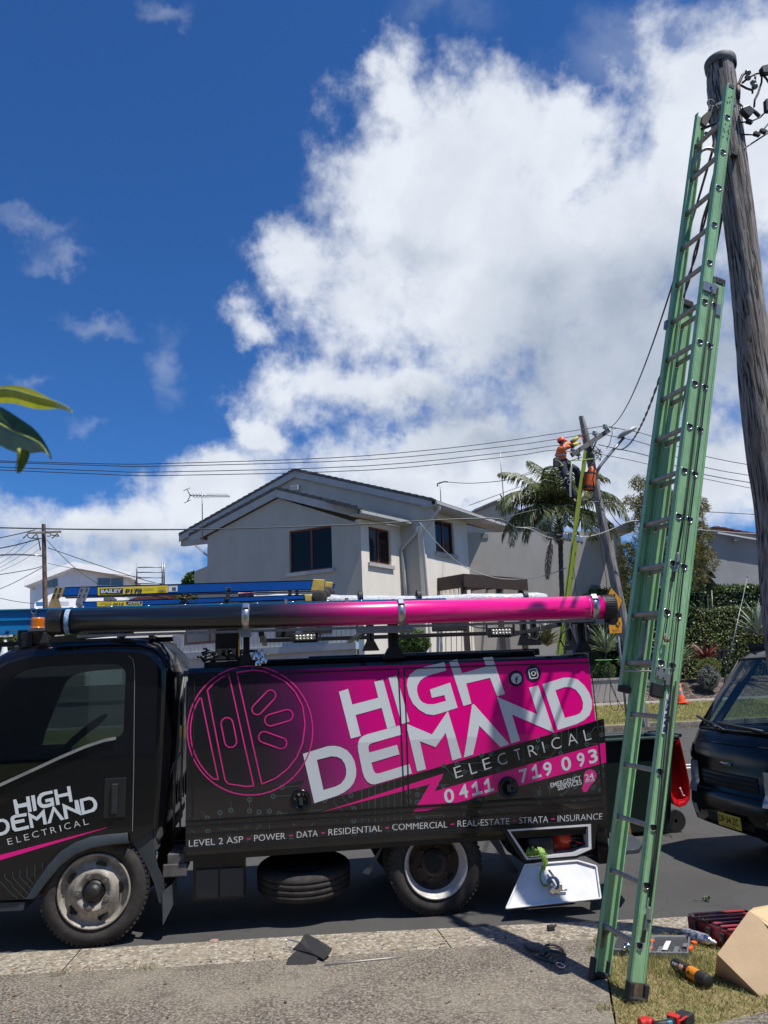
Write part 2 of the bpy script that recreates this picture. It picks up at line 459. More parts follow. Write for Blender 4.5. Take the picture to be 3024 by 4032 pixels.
E1 = A([(1143, 765), (1173, 862), (860, 950), (822, 965), (804, 990), (803, 1015), (812, 1060), (1115, 975), (1142, 1078), (835, 1170), (858, 1248), (874, 1278), (895, 1288), (925, 1286), (1250, 1185), (1280, 1288), (910, 1398), (870, 1408), (830, 1402), (795, 1380), (762, 1335), (740, 1270), (692, 1040), (688, 985), (696, 940), (712, 905), (740, 882), (785, 862)])
M1 = [(1597.6, 2848.4), (1700.7, 2891.8), (1764.1, 2799.7), (1818.1, 2983.2), (1781.4, 2995.4), (1754.9, 2884.9), (1715.2, 2941.7), (1652.6, 2918.2), (1677.9, 3028.5), (1643.5, 3038.6)]
A1 = B([(300, 1003), (378, 510), (395, 503), (724, 878), (642, 905), (443, 705), (385, 975)])
N1 = B([(612, 435), (987, 600), (912, 350), (998, 330), (1140, 770), (750, 600), (822, 845), (742, 870)])
D2 = [B([(1038, 318), (1230, 258), (1300, 255), (1370, 275), (1430, 330), (1475, 400), (1500, 480), (1495, 550), (1470, 610), (1420, 655), (1350, 690), (1175, 745)]),
      B([(1157, 375), (1245, 345), (1300, 345), (1350, 370), (1395, 430), (1415, 490), (1410, 550), (1385, 590), (1340, 608), (1243, 633)])]
BIG = [[H1], [I1], [G1], [H2], D1, [E1], [M1], [A1], [N1], D2]
for q in BIG: decal('large_letter', [q], letter, .0040)
# circle emblem
a3 = lambda l: [c3(x, y) for x, y in l]
em = []
def st(pts, closed=True, w_=5.2): em.extend(stroke(a3(pts), w_, closed))
st(ring(590, 1300, 512, 528, 72))
st([(190, 1035), (330, 1700)] + [(590+487*cos(a)*-1, 1300-500*sin(a)) for a in [radians(x) for x in range(-52, 33, 6)]])
st([(240, 970), (290, 915), (350, 870), (415, 840), (620, 1752), (560, 1758), (480, 1745), (410, 1735), (385, 1702)])
st([(480, 825), (620, 805), (700, 815), (760, 840), (880, 900), (960, 985), (1020, 1100), (1040, 1250), (1020, 1400), (970, 1520), (900, 1610), (800, 1690), (685, 1737)])
def pill(x0, y0, x1, y1, r):
    a = atan2(y1-y0, x1-x0); pts = [(x1+r*cos(a+t), y1+r*sin(a+t)) for t in [radians(q) for q in range(-90, 91, 20)]]
    pts += [(x0-r*cos(a+t), y0-r*sin(a+t)) for t in [radians(q) for q in range(-90, 91, 20)]]
    st(pts)
pill(648, 1127, 757, 1012, 43); pill(757, 1215, 893, 1175, 47); pill(705, 1353, 845, 1403, 45); pill(402, 1243, 432, 1388, 49)
decal('circle_emblem', em, linep, .0045)
# circuit print
cp = []
def cl(pts, rings=(), w_=2.0, r=9):
    cp.extend(stroke(pts, w_))
    for (x, y) in rings: cp.append([ring(x, y, r, r*1.05, 12), ring(x, y, r*.5, r*.52, 12)])
c4r = [(240, 565, [(185, 510)]), (343, 520, [(343, 655), (480, 655), (480, 800)]), (433, 503, [(433, 430)]), (585, 415, [(585, 500)]), (585, 507, []), (662, 517, [(540, 650)]),
       (748, 510, [(748, 680)]), (828, 530, [(980, 520), (1190, 495)]), (562, 622, []), (672, 613, [(610, 700), (560, 770)]), (243, 675, [(95, 540)]), (850, 312, [(1005, 300)]), (779, 388, [(930, 378)]),
       (955, 605, [(1040, 590)]), (1200, 420, []), (1303, 570, [(1130, 585), (1080, 640)]), (1440, 590, [(1280, 445), (1280, 390)]), (1415, 378, []), (1440, 490, [(1345, 400), (1345, 370)]), (1510, 560, []),
       (418, 705, []), (928, 748, []), (1380, 640, []), (1440, 700, []), (690, 710, []), (247, 790, [(80, 640)])]
for (x, y, l) in c4r: cl([c4(x, y)]+[c4(*q) for q in l] if l else [c4(x, y), c4(x+.1, y)], [c4(x, y)], r=10)
for x in (1505, 1562, 1615): cp.extend(stroke([c4(x, 300-(x-1500)*.25), c4(x+2, 690)], 1.8))
for x in (50, 108, 160, 215, 268, 320, 375): cp.extend(stroke([c6(x, 330-x*.24), c6(x+3, 700)], 1.8))
c6r = [(435, 355, []), (507, 372, [(560, 370)]), (440, 425, []), (507, 435, []), (505, 310, [(600, 295), (760, 290)]), (515, 555, [(725, 542), (725, 640)]), (890, 480, [(890, 600)]), (1020, 500, [(1190, 492)]),
       (1205, 492, []), (1273, 487, []), (1335, 485, []), (1015, 425, []), (58, 555, []), (1508, 357, [(1508, 300)]), (1515, 460, [(1430, 290)]), (1330, 378, []), (1020, 590, []), (455, 620, [])]
for (x, y, l) in c6r: cl([c6(x, y)]+[c6(*q) for q in l] if l else [c6(x, y), c6(x+.1, y)], [c6(x, y)], r=9.5)
cbr = [(115, 1080, [(230, 1200)]), (235, 1062, [(690, 1040)]), (307, 1135, [(620, 1115)]), (465, 980, []), (555, 972, [(600, 925)]), (690, 1040, []), (622, 1113, []), (990, 840, [(1030, 795)]),
       (985, 910, [(990, 960), (1020, 998), (1110, 998), (1165, 920)]), (1075, 900, []), (858, 1028, [(853, 860)]), (1150, 800, []), (1205, 962, [(1210, 760)]), (1465, 795, [(1520, 720), (1600, 712)]),
       (1447, 878, [(1600, 870)]), (1585, 790, [(1590, 700)]), (1015, 1330, [(900, 1240)]), (1345, 1180, []), (1110, 1285, [(1110, 1370)]), (1345, 1280, []), (1510, 1285, []), (1590, 1310, []), (1595, 1075, [(1560, 1150), (1620, 1152)]),
       (1210, 1370, [(1280, 1310)]), (85, 1195, []), (110, 1272, [(50, 1265)])]
for (x, y, l) in cbr: cl([cB(x, y)]+[cB(*q) for q in l] if l else [cB(x, y), cB(x+.1, y)], [cB(x, y)], r=8.5)
for x in (1275, 1350, 770): cp.extend(stroke([cB(x, 720 if x > 1000 else 880), cB(x+6, 900 if x > 1000 else 1000)], 1.8))
c8r = [(290, 360, []), (430, 270, [(510, 180)]), (375, 355, []), (482, 290, []), (50, 395, []), (480, 505, []), (200, 335, [(330, 210)])]
for (x, y, l) in c8r: cl([c8(x, y)]+[c8(*q) for q in l] if l else [c8(x, y), c8(x+.1, y)], [c8(x, y)], r=9)
decal('circuit_print', cp, circ, .0030)['kind'] = 'stuff'
# texts
c4w = crop(1700, 2840, 2.37)
cw = lambda s, a, b, h, bd=0, sp=1, le=0: side_text(mb, s, c4w(*a), c4w(*b), h/2.37, bd, sp, .0046, le/2.37)
cE = [('E', (228, 537), (296, 514)), ('L', (370, 500), (428, 482)), ('E', (495, 460), (563, 437)), ('C', (630, 418), (712, 392)), ('T', (790, 372), (848, 354)), ('R', (915, 335), (988, 314)), ('I', (1050, 297), (1062, 294)), ('C', (1130, 272), (1215, 245)), ('A', (1278, 230), (1366, 206)), ('L', (1435, 187), (1492, 168))]
for s, a, b in cE: mb = MB(); cw(s, a, b, 112, -.012, 1, -28); mb.build('electrical_letter', textw, truck)
for s, a, b in [('0', (130, 772), (222, 745)), ('4', (268, 730), (352, 706)), ('1', (385, 706), (480, 676)), ('1', (500, 674), (588, 650)), ('7', (835, 578), (912, 558)), ('1', (945, 545), (1030, 520)), ('9', (1055, 517), (1135, 495)), ('0', (1222, 470), (1312, 444)), ('9', (1370, 430), (1440, 410)), ('3', (1475, 398), (1558, 374))]:
    mb = MB(); cw(s, a, b, 128, .022, 1, -22); mb.build('phone_digit', letter, truck)
mb = MB()
cw('EMERGENCY', (1118, 622), (1402, 547), 44, .012, 1, -10); cw('SERVICES', (1185, 648), (1410, 588), 44, .012, 1, -10)
mb.build('emergency_text', textw, truck)
bulb = [crop(2050, 2950, 4.1475)(x, y) for x, y in [(1010, 640), (1040, 560), (1040, 480), (1040, 420), (1065, 365), (1110, 335), (1160, 330), (1210, 350), (1245, 400), (1250, 450), (1230, 510), (1190, 560), (1150, 600), (1125, 650), (1100, 690), (1070, 705), (1030, 695)]]
decal('bulb_emblem', [[bulb]], linep, .0042)
mb = MB(); cbb = crop(2050, 2950, 4.1475)
side_text(mb, '24', cbb(1068, 515), cbb(1210, 478), 24, .02, 1, .0055, -5); side_text(mb, 'HOURS', cbb(1066, 558), cbb(1220, 520), 10, .02, 1, .0055, -2)
mb.build('bulb_text', textw, truck)
words = [('LEVEL 2 ASP', 742, 957), ('POWER', 1000, 1124), ('DATA', 1169, 1252), ('RESIDENTIAL', 1294, 1505), ('COMMERCIAL', 1546, 1764), ('REAL-ESTATE', 1804, 2010), ('STRATA', 2048.5, 2163), ('INSURANCE', 2200, 2377)]
def vb(u): return 3337 + (3272-3337)*(u-741)/804 if u < 1545 else 3272 + (3229-3272)*(u-1545)/832
for s, a, b in words:
    mb = MB(); side_text(mb, s, (a, vb(a)), (b, vb(b)), 27, -.004, 1, .0042); mb.build('services_word', textw, truck)
dash = []
for i in range(7):
    a = words[i][2]; b = words[i+1][1]; m_ = (a+b)/2; dash.append([[(m_-7, vb(m_)-14), (m_+7, vb(m_)-15), (m_+7, vb(m_)-10), (m_-7, vb(m_)-9)]])
decal('text_dashes', dash, linep, .0044)
# social discs
ds = MB()
decal('social_disc', [[ring(*cB(792, 263), 30, 32, 32)], [ring(*cB(955, 217), 30, 32, 32)]], mat('navy_print', (.012, .011, .03), .4), .0050)
decal('social_ring', [[ring(*cB(795, 265), 21, 21.5, 28)], [[cB(x, y) for x, y in [(915, 178), (975, 165), (990, 172), (1003, 240), (992, 262), (932, 270), (920, 262), (905, 195)]], [cB(x, y) for x, y in [(922, 187), (970, 175), (980, 180), (992, 238), (984, 252), (936, 260), (928, 254), (915, 200)]]], [ring(*cB(955, 217), 9.5, 10, 20), ring(*cB(955, 217), 6, 6.4, 20)], [ring(*cB(972, 186), 2, 2, 8)]], textw, .0056)
mb = MB(); side_text(mb, 'f', cB(783, 308), cB(812, 300), 24, .03, 1, .0062, -1); mb.build('social_letter', mat('navy_print', (0, 0, 0)), truck)
# seams, rails, latches
sm_ = []
for (q) in ([(765, 2664), (1570, 2634), (1593, 3178), (757, 3239)], [(1593, 2633), (2328, 2608), (2378, 3127), (1612, 3176)]):
    sm_ += stroke(q, 4.4, True)
decal('door_seam', sm_, void, .0075)
decal('rim_seam', stroke([(737, 2633), (2336, 2588)], 2.6), void, .0072)
mb = MB()
for (a, b, r_) in (((736, 3261), (2399, 3148), .004), ((736, 3292), (2400, 3182), .004), ((745, 3240), (2388, 3128), .002)):
    pa = P(*a, Y=YS); pb = P(*b, Y=YS); z_ = (pa.z+pb.z)/2
    mb.beam((X0, bendY(z_, .003), z_), (X1, bendY(z_, .003), z_), .010, .014)
each(mb, 'skirt_rail', black, truck, bevel=.002)
mb = MB()
mb.b2((X0-.01, YS+.01, .628), (X1+.01, YS+.06, .66)); mb.b2((X0-.01, YS+.05, .55), (X1, YB-.02, .64))
mb.build('tray_frame', blackm, truck)
for (u, v) in (c4(1005, 420), c6(1250, 312)):
    p = Sd(u, v)
    mb = MB(); mb.lathe((p.x, p.y-.004, p.z), (0, -1, 0), [(.085, 0), (.085, .012), (.078, .02), (.060, .022), (.055, .008), (.0, .006)], 28)
    lt = mb.build('door_latch', black, truck)
    mb = MB(); mb.box((p.x, p.y-.018, p.z-.005), (.03, .012, .055)); mb.box((p.x+.005, p.y-.03, p.z-.02), (.02, .016, .03))
    mb.build('latch_handle', mat('gunmetal', (.12, .12, .12), .3, metal=.9), lt, bevel=.003)
# top trims of the box
mb = MB(); mb.b2((X0+.3, 6.60, 2.02), (X1-.45, 6.75, 2.065)); mb.b2((X0+1.0, 7.2, 2.02), (X1-.2, 7.9, 2.10))
each(mb, 'roof_hatch', black, truck, bevel=.01)

# ---- cab
YC = 6.500; YCF = 8.22
outline = [(603, 3263), (612, 2950), (620, 2700), (621, 2645), (612, 2607), (590, 2582), (540, 2568), (430, 2566), (250, 2574), (120, 2588), (30, 2614), (-60, 2660), (-170, 2790), (-290, 3010), (-330, 3300), (-330, 3660)]
op = [P(u, v, Y=YC) for u, v in outline]; op = [Vector((p.x, 0, p.z)) for p in op]
nrm = []
for i in range(len(op)):
    a = op[max(i-1, 0)]; b = op[min(i+1, len(op)-1)]; d = (b-a).normalized(); nrm.append(Vector((d.z, 0, -d.x)))
cen = Vector((sum(p.x for p in op)/len(op), 0, 1.4))
for i, p in enumerate(op):
    if nrm[i].dot(p-cen) < 0: nrm[i] *= -1
stn = [(YC, 0), (YC+.008, .03), (YC+.03, .06), (YC+.08, .095), (YC+.16, .12), (YC+.4, .135), (YC+.86, .14)]
stn = stn + [(YC+YCF-y, q) for (y, q) in stn[:-1][::-1]]
mb = MB(); vs = []
for (y, q) in stn:
    for i, p in enumerate(op):
        k = q if p.z > 1.2 else q*.55
        vs.append(Vector((p.x, y, p.z)) + nrm[i]*k)
n_ = len(op)
mb.add(vs, [(j*n_+i, j*n_+i+1, (j+1)*n_+i+1, (j+1)*n_+i) for j in range(len(stn)-1) for i in range(n_-1)], smooth=True)
cabs = mb.build('cab_shell', black, truck)
# side skin with window opening and wheel arch
win = [c1(*q) for q in [(-260, 1775), (-150, 1380), (20, 985), (60, 900), (110, 845), (190, 805), (330, 780), (620, 762), (930, 755), (975, 765), (1010, 790), (1028, 830), (1012, 1300), (990, 1342), (945, 1360), (850, 1372), (700, 1420), (500, 1505), (300, 1600), (0, 1735)]]
arch = [c2(*q) for q in [(1180, 700), (1050, 762), (900, 775), (750, 800), (620, 850), (500, 930), (400, 1050), (320, 1150), (250, 1225), (0, 1235), (-500, 1265)]]
side = outline[:-1] + arch[::-1]
def skin(name, y, thk, m, loops, parent=truck):
    L = [[(lambda p: Vector((p.x, 0, p.z)))(P(u, v, Y=YC)) for u, v in lp] for lp in loops]
    flat = [p for l in L for p in l]
    tr = tessellate_polygon([[Vector((p.x, p.z, 0)) for p in l] for l in L])
    mb = MB(); n = len(flat)
    vs = [Vector((p.x, y, p.z)) for p in flat] + [Vector((p.x, y+thk, p.z)) for p in flat]
    fs = [tuple(t) for t in tr] + [tuple(i+n for i in t[::-1]) for t in tr]
    k = 0
    for l in L:
        m_ = len(l)
        for i in range(m_): fs.append((k+i, k+(i+1) % m_, k+(i+1) % m_+n, k+i+n))
        k += m_
    mb.add(vs, fs); return mb.build(name, m, parent)
skin('cab_side', YC, .05, black, [side, win])
skin('cab_side', YCF-.05, .05, black, [side, win])
door = [c1(*q) for q in [(1050, 690), (1085, 715), (1100, 800), (1105, 1400)]] + [c2(*q) for q in [(1083, 640), (1083, 662), (700, 720), (500, 800), (300, 1000), (180, 1200), (-250, 1230)]] + [c1(*q) for q in [(-420, 1700), (-100, 1000), (60, 780), (200, 715), (500, 695)]]
dr = skin('cab_door', YC-.012, .011, black, [door, win])
decal('door_shut_line', stroke([c1(1050, 690), c1(1087, 715), c1(1103, 800), c1(1094, 1659), c2(1085, 640), c2(1083, 665)], 3), mat('worn_edge', (.25, .26, .27), .4, metal=.4), .0135, bend=False, Yp=YC)
# glass and interior
glass = mat('tinted_glass', (.02, .025, .028), .03)
def glassify(m, tint, f0=.06, fk=1.0):
    t = NT(m.node_tree); o = m.node_tree.nodes['Material Output']
    tr = t.n('ShaderNodeBsdfTransparent'); tr.inputs[0].default_value = (*tint, 1)
    gl = t.n('ShaderNodeBsdfGlossy'); gl.inputs['Roughness'].default_value = .02
    fr = t.n('ShaderNodeFresnel'); fr.inputs[0].default_value = 1.5
    mx = t.n('ShaderNodeMixShader'); t.link(t.math('MULTIPLY_ADD', fr.outputs[0], fk, f0, clamp=True), mx.inputs[0])
    t.link(tr.outputs[0], mx.inputs[1]); t.link(gl.outputs[0], mx.inputs[2]); t.link(mx.outputs[0], o.inputs[0])
glassify(glass, (.50, .56, .56), .05)
skin('door_glass', YC+.02, .004, glass, [win], dr)
skin('door_glass', YCF-.03, .004, glass, [win], dr)
mb = MB()
pts = [P(*c1(*q), Y=YC-.02) for q in [(945, 1362), (850, 1380), (700, 1430), (500, 1515), (300, 1608), (0, 1745), (-300, 1880)]]
for a, b in zip(pts[:-1], pts[1:]): mb.beam(a, b, .022, .026, up=(0, 1, 0))
mb.build('window_sill_trim', mat('weathered_trim', (.30, .30, .29), .45, metal=.2, var=.3), dr)
mb = MB(); hc = P(*c2(940, 395), Y=YC-.012)
hw, hh = .085, .145
mb.b2((hc.x-hw*.95, YC-.022, hc.z-hh), (hc.x+hw*.95, YC-.011, hc.z+hh))
hd = mb.build('door_handle', mat('handle_recess', (.012, .013, .014), .35, coat=.3), dr, bevel=.008)
mb = MB(); mb.b2((hc.x-.022, YC-.045, hc.z-hh*.8), (hc.x+.022, YC-.023, hc.z+hh*.72)); mb.build('pull_handle', blackp, dr, bevel=.006)
# seats, dash, wheel
intm = mat('cab_interior', (.06, .058, .055), .7, var=.3)
mb = MB()
for y in (6.95, 7.75):
    mb.box((-1.35, y, 1.25), (.5, .5, .16)); mb.box((-1.12, y, 1.6), (.14, .48, .7), Matrix.Rotation(radians(-12), 3, 'Y')); mb.box((-1.05, y, 1.98), (.1, .26, .18))
each(mb, 'seats', intm, truck, bevel=.03)
mb = MB(); mb.b2((-2.45, 6.6, 1.1), (-2.0, 8.1, 1.38)); mb.b2((-2.2, 7.1, 1.0), (-1.9, 7.6, 1.25)); mb.b2((-.99, 6.55, .7), (-.93, 8.15, 1.45)); mb.b2((-2.3, 6.55, .62), (-.95, 8.15, .9))
mb.build('dashboard', intm, truck, bevel=.03)
mb = MB(); R_ = Matrix.Rotation(radians(-38), 3, 'Y'); cc = Vector((-1.78, 7.72, 1.52))
mb.tube([cc + R_ @ Vector((.2*cos(a), .2*sin(a), 0)) for a in [2*pi*i/24 for i in range(25)]], .014, 8)
for a in (0, 2.1, 4.2): mb.tube([cc, cc + R_ @ Vector((.19*cos(a), .19*sin(a), 0))], .013, 6)
mb.tube([cc, (-2.1, 7.72, 1.25)], .03, 8); mb.build('steering_wheel', blackp, truck)
# flare, lower body, mudguard
fl_o = [c2(*q) for q in [(1045, 678), (900, 690), (750, 710), (620, 755), (500, 830), (400, 940), (330, 1040), (270, 1130), (215, 1222)]]
fl_i = [c2(*q) for q in [(1052, 755), (900, 768), (750, 795), (620, 847), (505, 930), (410, 1040), (340, 1130), (290, 1200), (262, 1218)]]
mb = MB(); n_ = len(fl_o)
po = [P(u, v, Y=YC) for u, v in fl_o]; pi_ = [P(u, v, Y=YC-.035) for u, v in fl_i]
vs = [Vector((p.x, YC-.012, p.z)) for p in po] + [Vector((p.x, YC-.045, p.z)) for p in pi_] + [Vector((p.x, YC-.040, p.z-.012)) for p in pi_] + [Vector((p.x, YC+.12, p.z-.005)) for p in pi_]
mb.add(vs, [(r*n_+i, r*n_+i+1, (r+1)*n_+i+1, (r+1)*n_+i) for r in range(3) for i in range(n_-1)], smooth=True)
mb.build('wheel_arch', flarem, truck)
mg = [c2(*q) for q in [(1100, 665), (1240, 650), (1255, 800), (1290, 970), (1335, 1050), (1345, 1170), (1335, 1260), (1300, 1255), (1260, 1100), (1200, 960), (1120, 820), (1065, 740)]]
mb = MB(); mb.prism([P(u, v, Y=YC+.03) for u, v in mg], (0, .02, 0)); mb.build('mudguard', flarem, truck)
mf = [c2(*q) for q in [(1325, 1170), (1400, 1110), (1405, 1290), (1365, 1370), (1330, 1440)]]
mb = MB(); mb.prism([P(u, v, Y=YC+.02) for u, v in mf], (0, .3, 0)); mb.build('mud_flap', mat('flap_rubber', (.06, .07, .075), .6, var=.3), truck)
st_ = [c2(*q) for q in [(-400, 1265), (205, 1245), (190, 1320), (-400, 1350)]]
mb = MB(); mb.prism([P(u, v, Y=YC+.01) for u, v in st_], (0, .3, 0)); mb.build('cab_step', flarem, truck, bevel=.006)
# cab graphics
cL = crop(0, 3070, 3.95)
L_ = lambda l: [cL(x, y) for x, y in l]
cabL = [[L_([(212, 308), (262, 300), (290, 378), (425, 348), (412, 262), (466, 252), (505, 492), (450, 502), (432, 412), (290, 438), (305, 535), (255, 550)])], [L_([(490, 245), (548, 234), (582, 472), (530, 487)])],
        [L_([(820, 163), (832, 208), (740, 228), (690, 245), (655, 275), (645, 320), (655, 360), (680, 378), (720, 378), (795, 360), (787, 335), (718, 350), (710, 303), (835, 272), (855, 395), (740, 430), (680, 438), (630, 420), (595, 375), (585, 320), (595, 265), (630, 215), (680, 192)])],
        [L_([(845, 155), (895, 145), (912, 228), (1062, 195), (1045, 105), (1098, 95), (1138, 335), (1090, 345), (1072, 245), (920, 275), (940, 382), (885, 392)])],
        [L_([(-60, 615), (60, 603), (115, 625), (150, 670), (163, 730), (150, 790), (110, 835), (40, 862), (-60, 880)]), L_([(-55, 660), (50, 650), (90, 668), (108, 720), (98, 775), (55, 805), (-55, 830)])],
        [L_([(420, 512), (425, 560), (262, 585), (235, 598), (232, 632), (385, 603), (395, 652), (240, 685), (255, 735), (280, 748), (455, 705), (462, 755), (290, 795), (240, 800), (205, 770), (190, 715), (170, 610), (185, 570), (230, 545)])],
        [L_([(442, 500), (575, 575), (697, 445), (738, 688), (685, 692), (665, 560), (585, 635), (505, 590), (535, 742), (485, 747)])],
        [L_([(745, 680), (830, 408), (848, 408), (1010, 610), (955, 628), (850, 480), (800, 668)])],
        [L_([(975, 365), (1180, 460), (1165, 318), (1222, 310), (1275, 552), (1045, 450), (1070, 600), (1015, 612)])],
        [L_([(1245, 300), (1390, 262), (1450, 272), (1500, 320), (1520, 375), (1512, 440), (1470, 490), (1280, 545)]), L_([(1300, 330), (1395, 308), (1440, 325), (1462, 370), (1460, 415), (1430, 450), (1325, 485)])]]
decal('door_lettering', cabL, letter, .014, bend=False, Yp=YC, parent=truck)
mb = MB()
for s, a, b in [('E', (140, 1010), (212, 994)), ('L', (278, 975), (340, 960)), ('E', (398, 945), (470, 928)), ('C', (520, 905), (620, 878)), ('T', (700, 865), (722, 860)), ('R', (805, 835), (888, 815)), ('I', (950, 800), (966, 796)), ('C', (1018, 778), (1115, 750)), ('A', (1162, 745), (1262, 720)), ('L', (1318, 705), (1388, 688))]:
    if s == 'T': a, b = (665, 872), (757, 850)
    side_text(mb, s, cL(*a), cL(*b), 26, -.012, 1, .0145, -6, Yp=YC, bend=False)
mb.build('door_small_text', textw, truck)
decal('door_stripe', [[[c2(0, 862), c2(930, 622), c2(0, 905)]], [[c2(-300, 945), c2(0, 862), c2(0, 905), c2(-300, 990)]]], pink, .014, bend=False, Yp=YC)
cc_ = []
for l in ([(45, 1015), (45, 1050), (100, 1090), (110, 1120), (210, 1215)], [(107, 1000), (112, 1045), (150, 1090), (240, 1185)], [(170, 980), (165, 1040), (260, 1135)], [(225, 965), (225, 1040), (275, 1090)], [(290, 945), (290, 1040)], [(350, 925), (350, 960)], [(0, 1070), (90, 1165), (150, 1215)]):
    cc_ += stroke([c2(*q) for q in l], 2.0)
decal('door_circuit_print', cc_, circ, .0142, bend=False, Yp=YC)
# rear wall of cab: window and ribs
xr = op[0].x+.05
mb = MB()
for i in range(9): mb.b2((xr+.03, 6.75+i*.15, .9), (xr+.062, 6.78+i*.15, 1.45))
mb.build('rear_ribs', black, truck, bevel=.006)
mb = MB(); mb.b2((xr+.085, 6.95, 1.55), (xr+.10, 7.9, 1.98)); mb.build('rear_window', mat('dark_glass', (.01, .01, .012), .05, coat=.5), truck, bevel=.01)
# hoses between cab and box
mb = MB()
h_ = [c2(*q) for q in [(1325, 240), (1345, 330), (1320, 400), (1335, 500), (1310, 600), (1320, 690), (1290, 760), (1275, 800)]]
mb.tube([P(u, v, Y=6.62) for u, v in h_], .009, 8)
h_ = [c2(*q) for q in [(1480, 20), (1420, 120), (1380, 250), (1350, 330)]]
mb.tube([P(u, v, Y=6.66) for u, v in h_], .006, 6)
h_ = [c2(*q) for q in [(1270, 620), (1265, 700), (1245, 760), (1240, 800)]]
mb.tube([P(u, v, Y=6.6) for u, v in h_], .006, 6)
for x in (0, .05, .1): mb.tube([(-.86+x, 6.75, .75), (-.85+x, 6.72, 1.2), (-.83+x*.6, 6.74, 1.7), (-.8+x*.2, 6.8, 2.0)], .008, 6)
each(mb, 'hoses', mat('grey_hose', (.12, .13, .13), .5), truck)
mb = MB(); q0 = P(*c2(1278, 800), Y=6.6); q1 = P(*c2(1276, 925), Y=6.6); mb.cyl(q0, q1, .018, 12); mb.cyl(q0, q0+Vector((0, 0, -.02)), .024, 6); mb.build('hose_coupling', chrome, truck)
mb = MB(); p0 = P(*c2(1375, 850), Y=6.6); p1 = P(*c2(1510, 1020), Y=6.6); mb.b2((p0.x, 6.55, p1.z), (p1.x, 6.95, p0.z)); mb.b2((p0.x-.03, 6.53, p1.z-.0), (p1.x+.02, 6.57, p1.z+.09)); mb.build('air_tank_bracket', mat('dusty_bracket', (.10, .09, .085), .7, var=.4), truck, bevel=.006)
# ---- chassis and underbody
mb = MB()
for y in (6.98, 7.62): mb.b2((-2.3, y, .46), (2.62, y+.08, .62))
for x in (-.6, 0, .7, 1.6, 2.3): mb.b2((x, 6.98, .48), (x+.08, 7.7, .58))
mb.cyl((1.217, 6.6, .385), (1.217, 8.1, .385), .07, 12); mb.lathe((1.217, 7.34, .385), (0, 1, 0), [(0, -.2), (.15, -.12), (.17, 0), (.15, .12), (0, .2)], 16)
mb.cyl((-1.393, 6.6, .36), (-1.393, 8.1, .36), .05, 12)
mb.b2((-1.9, 7.0, .3), (-.9, 7.7, .62))
mb.build('chassis', void, truck)
bb = [c4(*q) for q in [(125, 870), (545, 850), (545, 1215), (120, 1245)]]
mb = MB(); mb.prism([P(u, v, Y=6.62) for u, v in bb], (0, .3, 0)); mb.build('battery_tray', blackm, truck, bevel=.004)
for q in ([(148, 985), (335, 975), (330, 1210), (148, 1220)], [(345, 975), (535, 965), (535, 1195), (343, 1208)]):
    mb = MB(); mb.prism([P(*c4(*a), Y=6.60) for a in q], (0, .02, 0)); mb.build('battery', mat('battery_case', (.035, .042, .045), .5, var=.2), truck, bevel=.006)
for q in ([(1590, 905), (1650, 830), (1659, 840), (1560, 1025), (1505, 1010)], ):
    pass
br = [[c6(*q) for q in [(185, 835), (255, 720), (200, 850), (110, 1025), (55, 1010)]], [c6(*q) for q in [(1050, 680), (1130, 650), (1225, 850), (1330, 990), (1320, 1020), (1245, 1000), (1180, 860)]]]
for q in br:
    mb = MB(); mb.prism([P(u, v, Y=6.56) for u, v in q], (0, .01, 0)); mb.build('guard_bracket', flarem, truck)
